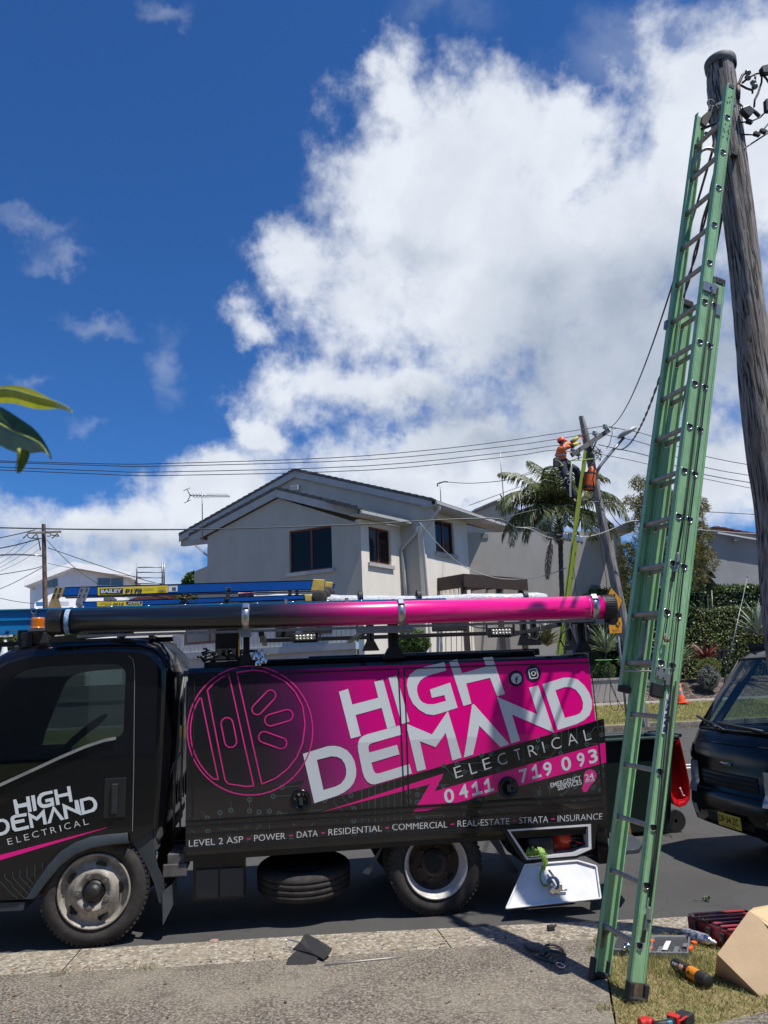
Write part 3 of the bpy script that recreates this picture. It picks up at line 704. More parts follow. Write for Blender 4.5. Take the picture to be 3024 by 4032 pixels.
# wheels
def tyre_prof(r, w, ri):
    g = .012
    return [(ri, .03), (ri+.02, .012), (ri+.05, .002), ((r+ri)/2, 0), (r-.035, .008), (r-.012, .022), (r, .045), (r, w*.28), (r-g, w*.285), (r-g, w*.31), (r, w*.315), (r, w*.48), (r-g, w*.49), (r-g, w*.51), (r, w*.52), (r, w*.69), (r-g, w*.695), (r-g, w*.72), (r, w*.725), (r, w-.045), (r-.012, w-.022), (r-.035, w-.008), ((r+ri)/2, w), (ri, w-.02)]
def wheel(c, r, ri, front, parent, axis=(0, 1, 0), name='road_wheel'):
    mb = MB(); mb.lathe(c, axis, tyre_prof(r, .2, ri), 48)
    # tread blocks along the shoulder
    ax = Vector(axis).normalized(); x_ = ax.orthogonal().normalized(); y_ = ax.cross(x_)
    for k in range(64):
        a = 2*pi*k/64; rad = x_*cos(a)+y_*sin(a); tn = ax.cross(rad)
        mb.box(Vector(c)+rad*(r-.004)+ax*.034, (.018, .022, .02), Matrix((rad, tn, ax)).transposed())
    for k in range(3):
        a = .3+k*2.1; 
    t = mb.build('tyre', rubber, parent)
    mb = MB(); c = Vector(c)
    if front:
        mb.lathe(c, axis, [(ri+.004, .035), (ri+.004, .004), (ri-.006, 0), (ri-.012, .012), (ri-.02, .045), (ri-.045, .05), (ri-.06, .035), (ri-.11, .01), (.142, -.006), (.118, -.004), (.112, .006), (.085, .008), (.08, .03), (.07, .03)], 48)
        rim = mb.build('rim', rimm, t)
        for k in range(5):
            a = radians(90+22-36+72*k); mb2 = MB()
            q = c+Vector((cos(a)*(ri-.052), .004, sin(a)*(ri-.052)))
            an = Vector((0, -1, 0))
            rad = Vector((cos(a), 0, sin(a))); tn = Vector((-sin(a), 0, cos(a)))
            pts = [c + rad*(ri-.07+.026*sin(b)) + tn*(.042*cos(b)) + Vector((0, .022+.012*(-sin(b)), 0)) for b in [2*pi*i/20 for i in range(20)]]
            mb2.prism(pts, (0, -.004, 0)); mb2.build('vent_hole', void, t)
            a2 = a+radians(36); mb2 = MB(); q = c+Vector((cos(a2)*.112, 0, sin(a2)*.112))
            mb2.cyl(q+Vector((0, .005, 0)), q+Vector((0, -.012, 0)), .026, 20); mb2.cyl(q+Vector((0, -.012, 0)), q+Vector((0, -.03, 0)), .016, 6); mb2.cyl(q+Vector((0, -.03, 0)), q+Vector((0, -.036, 0)), .008, 10)
            mb2.build('wheel_nut', mat('worn_nut', (.20, .18, .16), .5, metal=.5, var=.4), t)
        mb2 = MB(); mb2.lathe(c, axis, [(.078, .03), (.078, .0), (.06, -.008), (.045, -.01), (.042, -.03), (.03, -.036), (0, -.038)], 24); mb2.build('hub', mat('greasy_hub', (.022, .020, .019), .5, var=.4, vs=20), t)
    else:
        mb.lathe(c, axis, [(ri+.004, .035), (ri+.004, .004), (ri-.006, .0), (ri-.014, .02), (ri-.018, .05), (ri-.03, .06), (ri-.034, .10), (ri-.045, .112)], 48)
        rim = mb.build('rim', mat('pale_rim', (.62, .59, .54), .45, metal=.1, var=.3, vs=12), t)
        mb = MB(); mb.lathe(c, axis, [(ri-.045, .112), (ri-.06, .14), (.165, .15), (.14, .125), (.11, .12), (.10, .12)], 40); mb.build('dish', rimdark, t)
        mb = MB(); mb.lathe(c, axis, [(.11, .13), (.105, .08), (.09, .075), (.085, .05), (.07, .04), (0, .038)], 24)
        for k in range(6):
            a = k*pi/3+.3; q = c+Vector((cos(a)*.128, .128, sin(a)*.128)); mb.cyl(q, q+Vector((0, -.03, 0)), .015, 8)
            q = c+Vector((cos(a)*.06, .045, sin(a)*.06)); mb.cyl(q, q+Vector((0, -.014, 0)), .007, 6)
        mb.build('hub', rimdark, t)
        for k in range(5):
            a = radians(30+72*k); rad = Vector((cos(a), 0, sin(a))); tn = Vector((-sin(a), 0, cos(a)))
            pts = [c + rad*(ri-.073+.02*sin(b)) + tn*(.03*cos(b)) + Vector((0, .141, 0)) for b in [2*pi*i/16 for i in range(16)]]
            mb2 = MB(); mb2.prism(pts, (0, -.004, 0)); mb2.build('vent_hole', void, t)
    return t
wheel((-1.405, YS+.012, .392), .39, .262, True, truck)
wheel((1.235, YS+.085, .382), .382, .255, False, truck)
mb = MB(); mb.lathe((-1.405, 8.2, .39), (0, -1, 0), tyre_prof(.39, .2, .25), 32); mb.build('tyre', rubber, truck)
mb = MB(); mb.lathe((1.217, 8.2, .39), (0, -1, 0), tyre_prof(.38, .2, .25), 32); mb.lathe((1.217, 6.74, .39), (0, 1, 0), tyre_prof(.38, .2, .25), 32); mb.lathe((1.217, 7.95, .39), (0, -1, 0), tyre_prof(.38, .2, .25), 32); mb.build('tyre', rubber, truck)
sc_ = P(*c4(1030, 1075), Y=6.95)
mb = MB(); mb.lathe((sc_.x, 6.93, .20), (0, -.10, 1), tyre_prof(.385, .22, .23), 48)
sp = mb.build('spare_tyre', rubber, truck)
mb = MB(); mb.lathe((sc_.x, 6.93, .42), (0, .1, -1), [(.235, .0), (.22, .03), (.20, .05), (.17, .02), (.1, .01), (0, .01)], 32); mb.build('spare_rim', mat('dark_rim', (.05, .055, .06), .5, metal=.3), sp)
# ---- under-tray tool box with open flap
cT = crop(1900, 3150, 2.074)
outer = [(150, 235), (940, 175), (915, 395), (765, 480), (345, 522)]
fr_o = [(200, 243), (885, 195), (890, 400), (765, 455), (360, 490)]
fr_i = [(226, 256), (862, 215), (866, 386), (755, 438), (374, 476)]
T = lambda l, Y: [P(*cT(x, y), Y=Y) for x, y in l]
mb = MB()
o_ = T(outer, YS-.0); i_ = T(fr_i, YS-.0); o2 = T(fr_o, YS-.004)
n_ = 5
mb.add(o_+T(fr_o, YS), [(i, (i+1) % n_, (i+1) % n_+n_, i+n_) for i in range(n_)])
mb.prism([p+Vector((0, .002, 0)) for p in o_], (0, .5, 0), cap=False)
tb = mb.build('tool_locker', blackm, truck)
mb = MB(); mb.add(o2+T(fr_i, YS-.004), [(i, (i+1) % n_, (i+1) % n_+n_, i+n_) for i in range(n_)]); mb.build('locker_seal', white, tb)
mb = MB(); ip = T(fr_i, YS-.004); mb.add(ip+[p+Vector((0, .42, 0)) for p in ip], [(i, (i+1) % n_, (i+1) % n_+n_, i+n_) for i in range(n_)]+[(5, 6, 7, 8, 9)]); mb.build('locker_lining', mat('dirty_white', (.45, .45, .45), .5, var=.35, vs=7), tb)
def flap(pts, Ys):
    return [P(*cT(x, y), Y=Y_) for (x, y), Y_ in zip(pts, Ys)]
fp = flap([(345, 535), (770, 500), (925, 545), (962, 805), (190, 888)], [6.465, 6.465, 6.43, 6.31, 6.31])
mb = MB(); nn = (fp[1]-fp[0]).cross(fp[4]-fp[0]).normalized()
if nn.y > 0: nn = -nn
mb.prism(fp, -nn*.012); 
fpl = mb.build('locker_flap', white, tb)
mb = MB()
for i in range(5):
    a, b = fp[i], fp[(i+1) % 5]
    mb.beam(a+nn*.008, b+nn*.008, .012, .020, up=nn)
mb.build('flap_lip', white, tb, bevel=.002)
mb = MB(); mb.prism([p-nn*.013 for p in fp], -nn*.004); mb.build('flap_back', black, tb)
# rear step and lower rear corner
sp_ = [P(*q, Z=.42) for q in [(2400, 3295), (2470, 3285), (2532, 3338), (2517, 3360), (2400, 3372)]]
mb = MB(); mb.prism(sp_, (0, 0, .035)); mb.build('rear_step', mat('checker_plate', (.10, .11, .12), .4, metal=.6, var=.3, bump=.8, bs=60), truck, bevel=.004)
mb = MB(); mb.b2((2.45, 6.6, .36), (2.66, 8.1, .66)); mb.b2((2.60, 6.56, .3), (2.70, 6.9, .72)); mb.build('rear_bumper', black, truck, bevel=.01)
# ---- roof gear: beacon, racks, posts, clamps, lights
mb = MB(); b0 = P(*c1(305, 465), Y=6.58); b1 = P(*c1(305, 378), Y=6.58); rr = .052
mb.lathe(b0, (0, 0, 1), [(rr*1.1, 0), (rr*1.08, .005)] + [(rr*(1+.03*(k % 2)), .008+k*.0085) for k in range(8)] + [(rr*.95, (b1-b0).length), (0, (b1-b0).length+.003)], 24)
amb = mat('amber_lens', (.75, .20, .01), .15, coat=.6, trans=.3); mb.build('beacon', amb, truck)
mb = MB(); mb.b2((b0.x-.10, 6.66, b0.z-.03), (b0.x+.10, 6.86, b0.z-.003)); mb.b2((b0.x-.13, 6.60, b0.z-.13), (b0.x+.08, 6.80, b0.z-.03)); mb.b2((b0.x-.18, 6.60, b0.z-.20), (b0.x+.16, 6.76, b0.z-.13))
mb.b2((b0.x-.19, 6.70, b0.z-.12), (b0.x-.12, 6.74, b0.z+.05))
mb.build('beacon_mount', blackp, truck, bevel=.01)
mb = MB(); q = P(*c1(190, 540), Y=6.6)
mb.b2((q.x, 6.57, q.z-.08), (q.x+.08, 6.60, q.z+.04)); q = P(*c1(905, 610), Y=6.62); q2 = P(*c1(1080, 555), Y=6.62)
mb.b2((q.x, 6.56, q.z), (q2.x, 6.70, q2.z)); mb.b2((q.x+.06, 6.60, q2.z), (q2.x-.12, 6.72, q2.z+.17)); mb.beam((q.x+.08, 6.58, q2.z), (q.x+.2, 6.58, q2.z+.13), .05, .03)
mb.build('rack_foot', blackm, truck, bevel=.008)
mb = MB(); z_ = 2.27
mb.beam((-2.3, 6.8, z_-.0), (-.9, 6.8, z_-.0), .03, .04)
for x in (-2.05, -1.05): mb.beam((x, 6.6, z_+.01), (x, 8.1, z_+.01), .04, .03)
mb.beam((-1.85, 6.66, z_+.02), (-1.2, 6.66, z_+.06), .03, .04)
mb.build('rack_bar', blackm, truck)
def post(u, v0, v1, w_, Y, name='rack_post'):
    a = P(u, v0, Y=Y); b = P(u, v1, Y=Y); ww = w_*6.5/3028
    mb = MB()
    mb.b2((a.x-ww/2, Y, b.z), (a.x-ww*.15, Y+.05, a.z)); mb.b2((a.x+ww*.15, Y, b.z), (a.x+ww/2, Y+.05, a.z)); mb.b2((a.x-ww*.16, Y+.012, b.z), (a.x+ww*.16, Y+.04, a.z))
    mb.prism([(a.x-ww*.55, Y-.01, b.z+.09), (a.x+ww*.55, Y-.01, b.z+.09), (a.x+ww*1.15, Y-.01, b.z), (a.x-ww*1.15, Y-.01, b.z)], (0, .07, 0))
    mb.build(name, blackm, truck)
post(970, 2490, 2618, 24, 6.56); post(1457, 2455, 2562, 34, 7.6); post(1547, 2455, 2592, 40, 6.56); post(2060, 2440, 2540, 26, 7.6); post(2100, 2440, 2540, 26, 7.65); post(2285, 2440, 2570, 32, 6.56); post(2240, 2440, 2560, 28, 7.4)
mb = MB()
a = P(300, 2495, Y=6.47); b = P(2380, 2440, Y=6.47); zz = (a.z+b.z)/2
mb.beam((-1.6, 6.47, 2.295), (2.75, 6.47, 2.295), .03, .02)
mb.build('pipe_rail', alu, truck)
mb = MB()
for x in (-.15, .72, 2.4): mb.beam((x, 6.45, 2.27), (x, 8.15, 2.27), .045, .035)
mb.beam((-.2, 8.0, 2.3), (2.6, 8.0, 2.3), .04, .04)
q = P(2400, 2440, Y=6.5)
mb.prism([P(*c7(x, y), Y=6.50) for x, y in [(270, 340), (530, 335), (555, 282), (600, 285), (603, 350), (580, 378), (540, 372), (520, 360), (270, 372)]], (0, .05, 0))
mb.build('crossbar', blackm, truck, bevel=.003)
mb = MB(); q = P(*c5(385, 450), Y=6.46)
mb.beam((.63, 6.46, 2.275), (1.12, 6.48, 2.265), .03, .05); mb.b2((q.x-.03, 6.44, q.z-.03), (q.x+.05, 6.47, q.z+.02)); q = P(*c7(463, 350), Y=6.46); mb.b2((q.x-.04, 6.44, q.z-.03), (q.x+.04, 6.49, q.z+.02)); q = P(*c3(555, 500), Y=6.46); mb.b2((q.x-.045, 6.44, q.z-.035), (q.x+.045, 6.49, q.z+.03))
each(mb, 'rail_bracket', alu, truck, bevel=.002)
def worklight(c, Y, wpx, hpx, extra=False):
    p = P(*c, Y=Y); w_ = wpx*Y/3028; h_ = hpx*Y/3028
    mb = MB(); mb.b2((p.x-w_/2, Y, p.z-h_/2), (p.x+w_/2, Y+.07, p.z+h_/2))
    for k in range(7): mb.b2((p.x-w_/2+w_*k/7+.004, Y+.07, p.z-h_/2), (p.x-w_/2+w_*k/7+.010, Y+.10, p.z+h_/2))
    mb.b2((p.x-w_*.62, Y+.01, p.z-h_*.3), (p.x-w_*.55, Y+.04, p.z+h_*1.0)); mb.b2((p.x+w_*.55, Y+.01, p.z-h_*.3), (p.x+w_*.62, Y+.04, p.z+h_*1.0)); mb.b2((p.x-w_*.62, Y+.01, p.z+h_*.95), (p.x+w_*.62, Y+.04, p.z+h_*1.05))
    o = mb.build('work_light', blackp, truck, bevel=.004)
    mb = MB(); mb.b2((p.x-w_*.42, Y-.004, p.z-h_*.28), (p.x+w_*.42, Y+.0, p.z+h_*.30)); ln = mb.build('lens_panel', mat('lens_backing', (.35, .34, .30), .3, metal=.5), o)
    mb = MB()
    for i in range(6):
        for j in range(2): mb.lathe((p.x-w_*.35+w_*.14*i, Y-.004, p.z-h_*.13+h_*.28*j), (0, -1, 0), [(w_*.062, 0), (w_*.045, .006), (w_*.02, .009), (0, .009)], 10)
    each(mb, 'lens', mat('led_lens', (.75, .75, .68), .12, metal=.4), o)
worklight(c3(1043, 540), 6.9, 98, 36); worklight(c5(1190, 495), 6.9, 96, 38)
mb = MB(); q = P(*c5(770, 445), Y=7.0); mb.b2((q.x-.16, 7, q.z-.045), (q.x+.16, 7.06, q.z+.045)); q = P(*c3(880, 490), Y=7.0); mb.b2((q.x-.09, 7, q.z-.05), (q.x+.09, 7.06, q.z+.05)); each(mb, 'rear_work_light', blackp, truck, bevel=.006)
mb = MB(); mb.tube([P(*c5(x, y), Y=7.0) for x, y in [(850, 420), (920, 435), (1000, 460), (1070, 462)]], .006, 6)
mb.tube([P(*c5(x, y), Y=6.8) for x, y in [(1400, 440), (1395, 500), (1430, 550), (1480, 560), (1515, 500), (1505, 430)]], .008, 6)
for q in ([(190, 500), (200, 440), (260, 390)], [(250, 360), (275, 440), (310, 540)], [(380, 380), (400, 430), (385, 490), (360, 520)], [(190, 480), (215, 530), (250, 520)]):
    mb.tube([P(*c7(x, y), Y=6.7) for x, y in q], .008, 6)
each(mb, 'loose_cable', blackp, truck)
# camera module, vice and clutter at the front of the tray
mb = MB(); q = P(*c3(405, 600), Y=6.75)
mb.b2((q.x-.10, 6.72, q.z-.13), (q.x+.10, 6.80, q.z+.13)); mb.build('control_box', blackp, truck, bevel=.012)
mb = MB(); mb.b2((q.x+.095, 6.70, q.z-.13), (q.x+.105, 6.80, q.z+.20)); mb.cyl((q.x+.03, 6.74, q.z+.13), (q.x+.03, 6.74, q.z+.23), .014, 8); mb.build('brass_fitting', mat('brass', (.55, .38, .10), .35, metal=.8), truck)
mb = MB()
rnd = random.Random(3)
for i in range(26):
    u = 790+rnd.random()*200; v = 2570+rnd.random()*45
    a = P(u, v, Y=6.55+rnd.random()*.3); a.z = max(a.z, 2.03); b = a+Vector((rnd.uniform(-.12, .12), rnd.uniform(-.05, .05), rnd.uniform(-.05, .05))); mb.tube([a, (a+b)/2+Vector((0, 0, .02)), b], rnd.uniform(.006, .016), 6)
mb.b2((-.62, 6.6, 2.02), (-.1, 6.8, 2.06))
mb.build('winch_gear', mat('oily_metal', (.03, .03, .032), .4, metal=.6, var=.5), truck)
mb = MB()
for (x, y, r_) in ((640, 690, .035), (655, 740, .028), (700, 720, .03), (690, 680, .02)):
    a = P(*c3(x, y), Y=6.5); mb.lathe(a-Vector((0, 0, .03)), (0, 0, 1), [(r_, 0), (r_*1.1, .02), (r_*.6, .05), (r_*.4, .07), (0, .075)], 12)
mb.tube([P(*c3(x, y), Y=6.5) for x, y in [(660, 665), (690, 655), (720, 662), (740, 680)]], .010, 6)
mb.build('chrome_vice', chrome, truck)
for q in truck.children:
    pass

# ================================================================ GROUND
def sheet(name, pts, m, kind='structure', nx=1, label=None):
    mb = MB(); mb.add(pts, [tuple(range(len(pts)))]); return mb.build(name, m, kind=kind, label=label)
def groundmat(name, cols, sc, rough=.9, bump=.5, bs=90, big=None, voro=None, crack=None):
    m = bpy.data.materials.new(name); m.use_nodes = True; t = NT(m.node_tree); b = m.node_tree.nodes['Principled BSDF']
    tc = t.n('ShaderNodeTexCoord').outputs['Object']
    n = t.noise(tc, sc, 5, .7)
    r = t.n('ShaderNodeValToRGB'); t.link(n, r.inputs[0]); e = r.color_ramp.elements
    for i, (p, c) in enumerate(cols):
        if i < 2: q = e[i]; q.position = p
        else: q = e.new(p)
        q.color = (*c, 1)
    out = r.outputs[0]
    h = n
    if voro:
        v = t.n('ShaderNodeTexVoronoi'); wv = t.n('ShaderNodeTexNoise'); wv.inputs['Scale'].default_value = voro[0]*.7; t.link(tc, wv.inputs['Vector'])
        q = t.vmath('ADD', tc, t.vmath('MULTIPLY', t.vmath('SUBTRACT', wv.outputs['Color'], (.5,)*3), (1.2/voro[0],)*3))
        t.link(q, v.inputs['Vector']); v.inputs['Scale'].default_value = voro[0]
        sp = t.n('ShaderNodeSeparateColor'); t.link(v.outputs['Color'], sp.inputs[0])
        rr = t.n('ShaderNodeValToRGB'); t.link(sp.outputs[0], rr.inputs[0]); ee = rr.color_ramp.elements; rr.color_ramp.interpolation = 'CONSTANT'
        for i, (p, c) in enumerate(voro[1]):
            if i < 2: k = ee[i]; k.position = p
            else: k = ee.new(p)
            k.color = (*c, 1)
        edge = t.ss(v.outputs['Distance'], .25, .55)
        out = t.mix(t.math('MULTIPLY', edge, voro[2]), rr.outputs[0], out)
        h = t.math('SUBTRACT', t.math('MULTIPLY', n, .4), t.math('MULTIPLY', edge, .6))
    if big:
        n2 = t.noise(tc, big[0], 5, .65); f = t.ss(n2, .38, .66)
        out = t.mix(t.math('MULTIPLY', f, big[2]), out, (*big[1], 1))
    if crack:
        vc = t.n('ShaderNodeTexVoronoi', feature='DISTANCE_TO_EDGE'); wn = t.n('ShaderNodeTexNoise'); wn.inputs['Scale'].default_value = 3; wn.inputs['Detail'].default_value = 8; t.link(tc, wn.inputs['Vector'])
        t.link(t.vmath('ADD', tc, t.vmath('MULTIPLY', t.vmath('SUBTRACT', wn.outputs['Color'], (.5,)*3), (.5,)*3)), vc.inputs['Vector']); vc.inputs['Scale'].default_value = crack
        out = t.mix(t.math('MULTIPLY', t.ss(vc.outputs['Distance'], .004, .0), .35), out, (.03, .026, .02, 1))
        st_n = t.ss(t.noise(tc, 2.3, 7, .7, .6), .56, .68); out = t.mix(t.math('MULTIPLY', st_n, .5), out, (.05, .046, .04, 1))
    t.link(out, b.inputs['Base Color']); b.inputs['Roughness'].default_value = rough; b.inputs['Specular IOR Level'].default_value = .3
    hb = h if voro else t.noise(tc, bs, 4, .7)
    bn = t.n('ShaderNodeBump'); bn.inputs['Strength'].default_value = bump; bn.inputs['Distance'].default_value = .006
    t.link(hb, bn.inputs['Height']); t.link(bn.outputs[0], b.inputs['Normal'])
    return m
asph = groundmat('asphalt', [(.3, (.050, .048, .046)), (.55, (.085, .082, .078)), (.72, (.15, .145, .14))], 220, bump=.9, bs=260, big=(1.1, (.062, .059, .055), .6), crack=.45)
conc = groundmat('old_concrete', [(.38, (.05, .043, .034)), (.5, (.14, .120, .095)), (.62, (.32, .28, .22))], 62, bump=.8, bs=120, big=(.9, (.28, .245, .185), .55), crack=.38)
aggr = groundmat('exposed_aggregate', [(.3, (.10, .085, .06)), (.7, (.30, .26, .20))], 120, bump=1.0, voro=(36, [(0, (.42, .38, .30)), (.22, (.28, .22, .15)), (.42, (.52, .47, .38)), (.6, (.19, .15, .11)), (.72, (.36, .32, .26)), (.88, (.12, .11, .10))], .65), big=(2.0, (.30, .26, .20), .35))
soil = groundmat('dry_lawn', [(.3, (.13, .095, .045)), (.5, (.25, .19, .09)), (.7, (.38, .30, .16))], 30, bump=1., bs=60, big=(2.6, (.11, .14, .035), .5))
lawn2 = groundmat('verge_lawn', [(.3, (.12, .11, .03)), (.5, (.22, .19, .07)), (.7, (.30, .26, .11))], 14, bump=1., bs=30, big=(.8, (.11, .14, .03), .7))
sheet('ground', [(-400, -300, -.03), (400, -300, -.03), (400, 900, -.03), (-400, 900, -.03)], soil)
kx = [(-60, 11.2), (-12, 7.35), (-2.06, 6.54), (-.96, 6.44), (.54, 6.33), (2.29, 6.13), (2.85, 6.06), (12, 5.3), (60, 1.2)]
mb = MB(); n_ = len(kx); YK = 24.2
mb.add([(x, y, 0) for x, y in kx]+[(x, YK, 0) for x, y in kx], [(i, i+1, i+1+n_, i+n_) for i in range(n_-1)]); mb.build('road', asph, kind='structure')
# near gutter strip in joined slabs
fx = [(-12, 6.6), (-1.87, 5.93), (-.7, 5.79), (.84, 5.70), (1.55, 5.66), (2.16, 5.62), (2.6, 5.58), (12, 4.8)]
def lin(tb, x):
    for (a, b), (c, d) in zip(tb[:-1], tb[1:]):
        if x <= c: return b+(d-b)*(x-a)/(c-a)
    return tb[-1][1]
strip = bpy.data.objects.new('gutter', None); COL.objects.link(strip); strip['kind'] = 'structure'; WM[strip.name] = Matrix.Identity(4)
cuts = [-12, -9, -6, -3.9, -1.47, 1.15, 2.35, 4.5, 8, 12]
for a, b in zip(cuts[:-1], cuts[1:]):
    g = .004; n = 8; xs = [a+g+(b-a-2*g)*i/n for i in range(n+1)]
    mb = MB(); vs = []
    for x in xs: vs += [(x, lin(kx, x)+.0, .004), (x, lin(kx, x)-.02, .014), (x, lin(fx, x)+.012, .040), (x, lin(fx, x)+.012, -.02)]
    mb.add(vs, [(i*4+j, i*4+4+j, i*4+5+j, i*4+1+j) for i in range(n) for j in range(3)]); mb.build('gutter_slab', aggr, strip)
# footpath slabs
path = bpy.data.objects.new('pavement', None); COL.objects.link(path); path['kind'] = 'structure'; WM[path.name] = Matrix.Identity(4)
gx = [(0, 5.62), (1, 5.62)]
edge = [(2.12, 5.60), (2.02, 5.15), (1.80, 4.56), (1.71, 4.30), (1.62, 4.02)]
def slab(pts, m=conc, z=.05, parent=path, name='concrete_slab'):
    mb = MB(); mb.prism([(x, y, z+.012*(6-y)*.3) for x, y in pts], (0, 0, -.08)); return mb.build(name, m, parent)
slab([(-3.1, lin(fx, -3.1)), (-1.87, 5.93), (-.7, 5.79), (.84, 5.70), (1.55, 5.66)] + edge[:1] + edge[1:] + [(-3.1, 4.02)])
slab([(-12, 6.6), (-3.106, lin(fx, -3.106)), (-3.106, 4.02), (-12, 4.02)])
for a, b in ((-12, -6), (-6, -3.1), (-3.1, -.3), (-.3, 2.5), (2.5, 5.5), (5.5, 12)):
    slab([(a+.004, 4.012), (b-.004, 4.012), (b-.004, 1.6), (a+.004, 1.6)])
slab([(1.66, 4.145), (2.24, 4.20), (2.6, 4.28), (4.5, 4.32), (4.5, 4.02), (1.63, 4.02)], z=.052)
mb = MB(); mb.add([(-12, 1.6, .06), (12, 1.6, .06), (12, -14, .4), (-12, -14, .4)], [(0, 1, 2, 3)]); mb.build('front_lawn', mat('dark_lawn', (.05, .055, .025), .95, var=.5, vs=3), kind='structure')  # lawn coloured dark to tone down its reflection in the truck
# near grass patch
gp = [(2.13, 5.60), (2.6, 5.57), (4, 5.45), (8, 5.0), (8, 4.3), (4.5, 4.33), (2.6, 4.29), (2.22, 4.21), (1.70, 4.17), (1.725, 4.31), (1.815, 4.56), (2.03, 5.15)]
mb = MB(); mb.add([(x, y, .052) for x, y in gp], [tuple(range(len(gp)))]); mb.build('grass_patch', soil, kind='structure')
def inpoly(x, y, pg):
    c = False; j = len(pg)-1
    for i in range(len(pg)):
        if (pg[i][1] > y) != (pg[j][1] > y) and x < (pg[j][0]-pg[i][0])*(y-pg[i][1])/(pg[j][1]-pg[i][1])+pg[i][0]: c = not c
        j = i
    return c
def leafmat(name, cols, rough=.55, trans=.0, spec=.4):
    m = bpy.data.materials.new(name); m.use_nodes = True; t = NT(m.node_tree); b = m.node_tree.nodes['Principled BSDF']
    g = t.n('ShaderNodeNewGeometry'); r = t.n('ShaderNodeValToRGB'); t.link(g.outputs['Random Per Island'], r.inputs[0]); e = r.color_ramp.elements
    for i, (p, c) in enumerate(cols):
        if i < 2: q = e[i]; q.position = p
        else: q = e.new(p)
        q.color = (*c, 1)
    t.link(r.outputs[0], b.inputs['Base Color']); b.inputs['Roughness'].default_value = rough; b.inputs['Specular IOR Level'].default_value = spec
    if trans:
        o = m.node_tree.nodes['Material Output']; tl = t.n('ShaderNodeBsdfTranslucent'); t.link(r.outputs[0], tl.inputs[0])
        mx = t.n('ShaderNodeMixShader'); mx.inputs[0].default_value = trans; t.link(b.outputs[0], mx.inputs[1]); t.link(tl.outputs[0], mx.inputs[2]); t.link(mx.outputs[0], o.inputs[0])
    return m
grassm = leafmat('dry_grass', [(0, (.46, .37, .18)), (.35, (.34, .27, .11)), (.6, (.22, .21, .06)), (1, (.10, .18, .03))], .7, .3)
rnd = random.Random(11)
mb = MB()
def blade(x, y, z, h, w_, ln):
    a = rnd.random()*2*pi; dx, dy = cos(a)*w_, sin(a)*w_; b = rnd.random()*2*pi; lx, ly = cos(b)*ln, sin(b)*ln
    mb.add([(x-dx, y-dy, z), (x+dx, y+dy, z), (x+dx*.6+lx*.45, y+dy*.6+ly*.45, z+h*.65), (x-dx*.6+lx*.45, y-dy*.6+ly*.45, z+h*.65), (x+lx, y+ly, z+h)], [(0, 1, 2, 3), (3, 2, 4)])
cnt = 0
while cnt < 26000:
    x = rnd.uniform(1.68, 4.6); y = rnd.uniform(4.15, 5.65)
    if not inpoly(x, y, gp): continue
    f = sin(x*5+y*3)+sin(x*2.3-y*7.1); 
    blade(x, y, .05, rnd.uniform(.012, .034)*(1.7 if f > .9 else 1), rnd.uniform(.0014, .0028), rnd.uniform(.012, .045)); cnt += 1
for (x0, y0, n) in ((-.9, 5.80, 60), (-1.45, 5.85, 40), (1.75, 4.5, 100), (2.08, 5.4, 120), (1.95, 5.0, 120)):
    for _ in range(n): blade(x0+rnd.gauss(0, .05), y0+rnd.gauss(0, .03), .05, rnd.uniform(.015, .04), .002, .02)
mb.build('grass', grassm, kind='stuff', fixn=False)
# centre line, far kerb, verge, path
wl = groundmat('road_paint', [(.3, (.6, .6, .58)), (.6, (.75, .75, .72))], 40, bump=.2)
for y in (14.5, 14.95):
    mb = MB(); mb.quad((-40, y, .004), (40, y, .004), (40, y+.14, .004), (-40, y+.14, .004)); mb.build('centre_line', wl, kind='structure')
sand = mat('kerb_stone', (.32, .27, .21), .9, var=.55, vs=3, bump=.8, bs=20, cs=12)
kerb = bpy.data.objects.new('far_kerb', None); COL.objects.link(kerb); kerb['kind'] = 'structure'; WM[kerb.name] = Matrix.Identity(4)
for i in range(-14, 24):
    x = i*1.25; mb = MB(); dz = rnd.uniform(-.012, .012)
    mb.b2((x+.012, YK, -.02), (x+1.238, YK+.22, .21+dz)); mb.build('kerb_stone', sand, kerb, bevel=.02)
mb = MB(); mb.add([(-60, YK+.2, .17), (60, YK+.2, .17), (60, YK+.9, .30), (-60, YK+.9, .30), (60, 26.8, .70), (-60, 26.8, .70)], [(0, 1, 2, 3), (3, 2, 4, 5)]); mb.build('verge', lawn2, kind='structure')
mb = MB(); mb.add([(-60, 26.8, .705), (60, 26.8, .705), (60, 27.6, .76), (-60, 27.6, .76)], [(0, 1, 2, 3)]); mb.build('far_path', mat('pale_concrete', (.32, .29, .25), .9, var=.3, vs=3, bump=.4), kind='structure')
mulch = groundmat('mulch', [(.35, (.05, .035, .028)), (.5, (.13, .095, .075)), (.65, (.26, .21, .17))], 9, bump=1., bs=18)
mb = MB(); mb.add([(-60, 27.6, .74), (80, 27.6, .74), (80, 29.5, 1.45), (-60, 29.5, 1.45), (80, 34, 1.6), (-60, 34, 1.6), (80, 120, 1.8), (-60, 120, 1.8)], [(0, 1, 2, 3), (3, 2, 4, 5), (5, 4, 6, 7)]); mb.build('garden_bed', mulch, kind='structure')
mb = MB()
for _ in range(5000):
    x = rnd.uniform(9, 17); y = rnd.uniform(27.6, 29.4); z = .74+(y-27.6)/1.9*.71+.01; a = rnd.random()*pi; l = rnd.uniform(.02, .06)
    mb.add([(x-cos(a)*l, y-sin(a)*l, z), (x+sin(a)*.02, y-cos(a)*.02, z+.02), (x+cos(a)*l, y+sin(a)*l, z+rnd.uniform(0, .04)), (x-sin(a)*.02, y+cos(a)*.02, z+.01)], [(0, 1, 2, 3)])
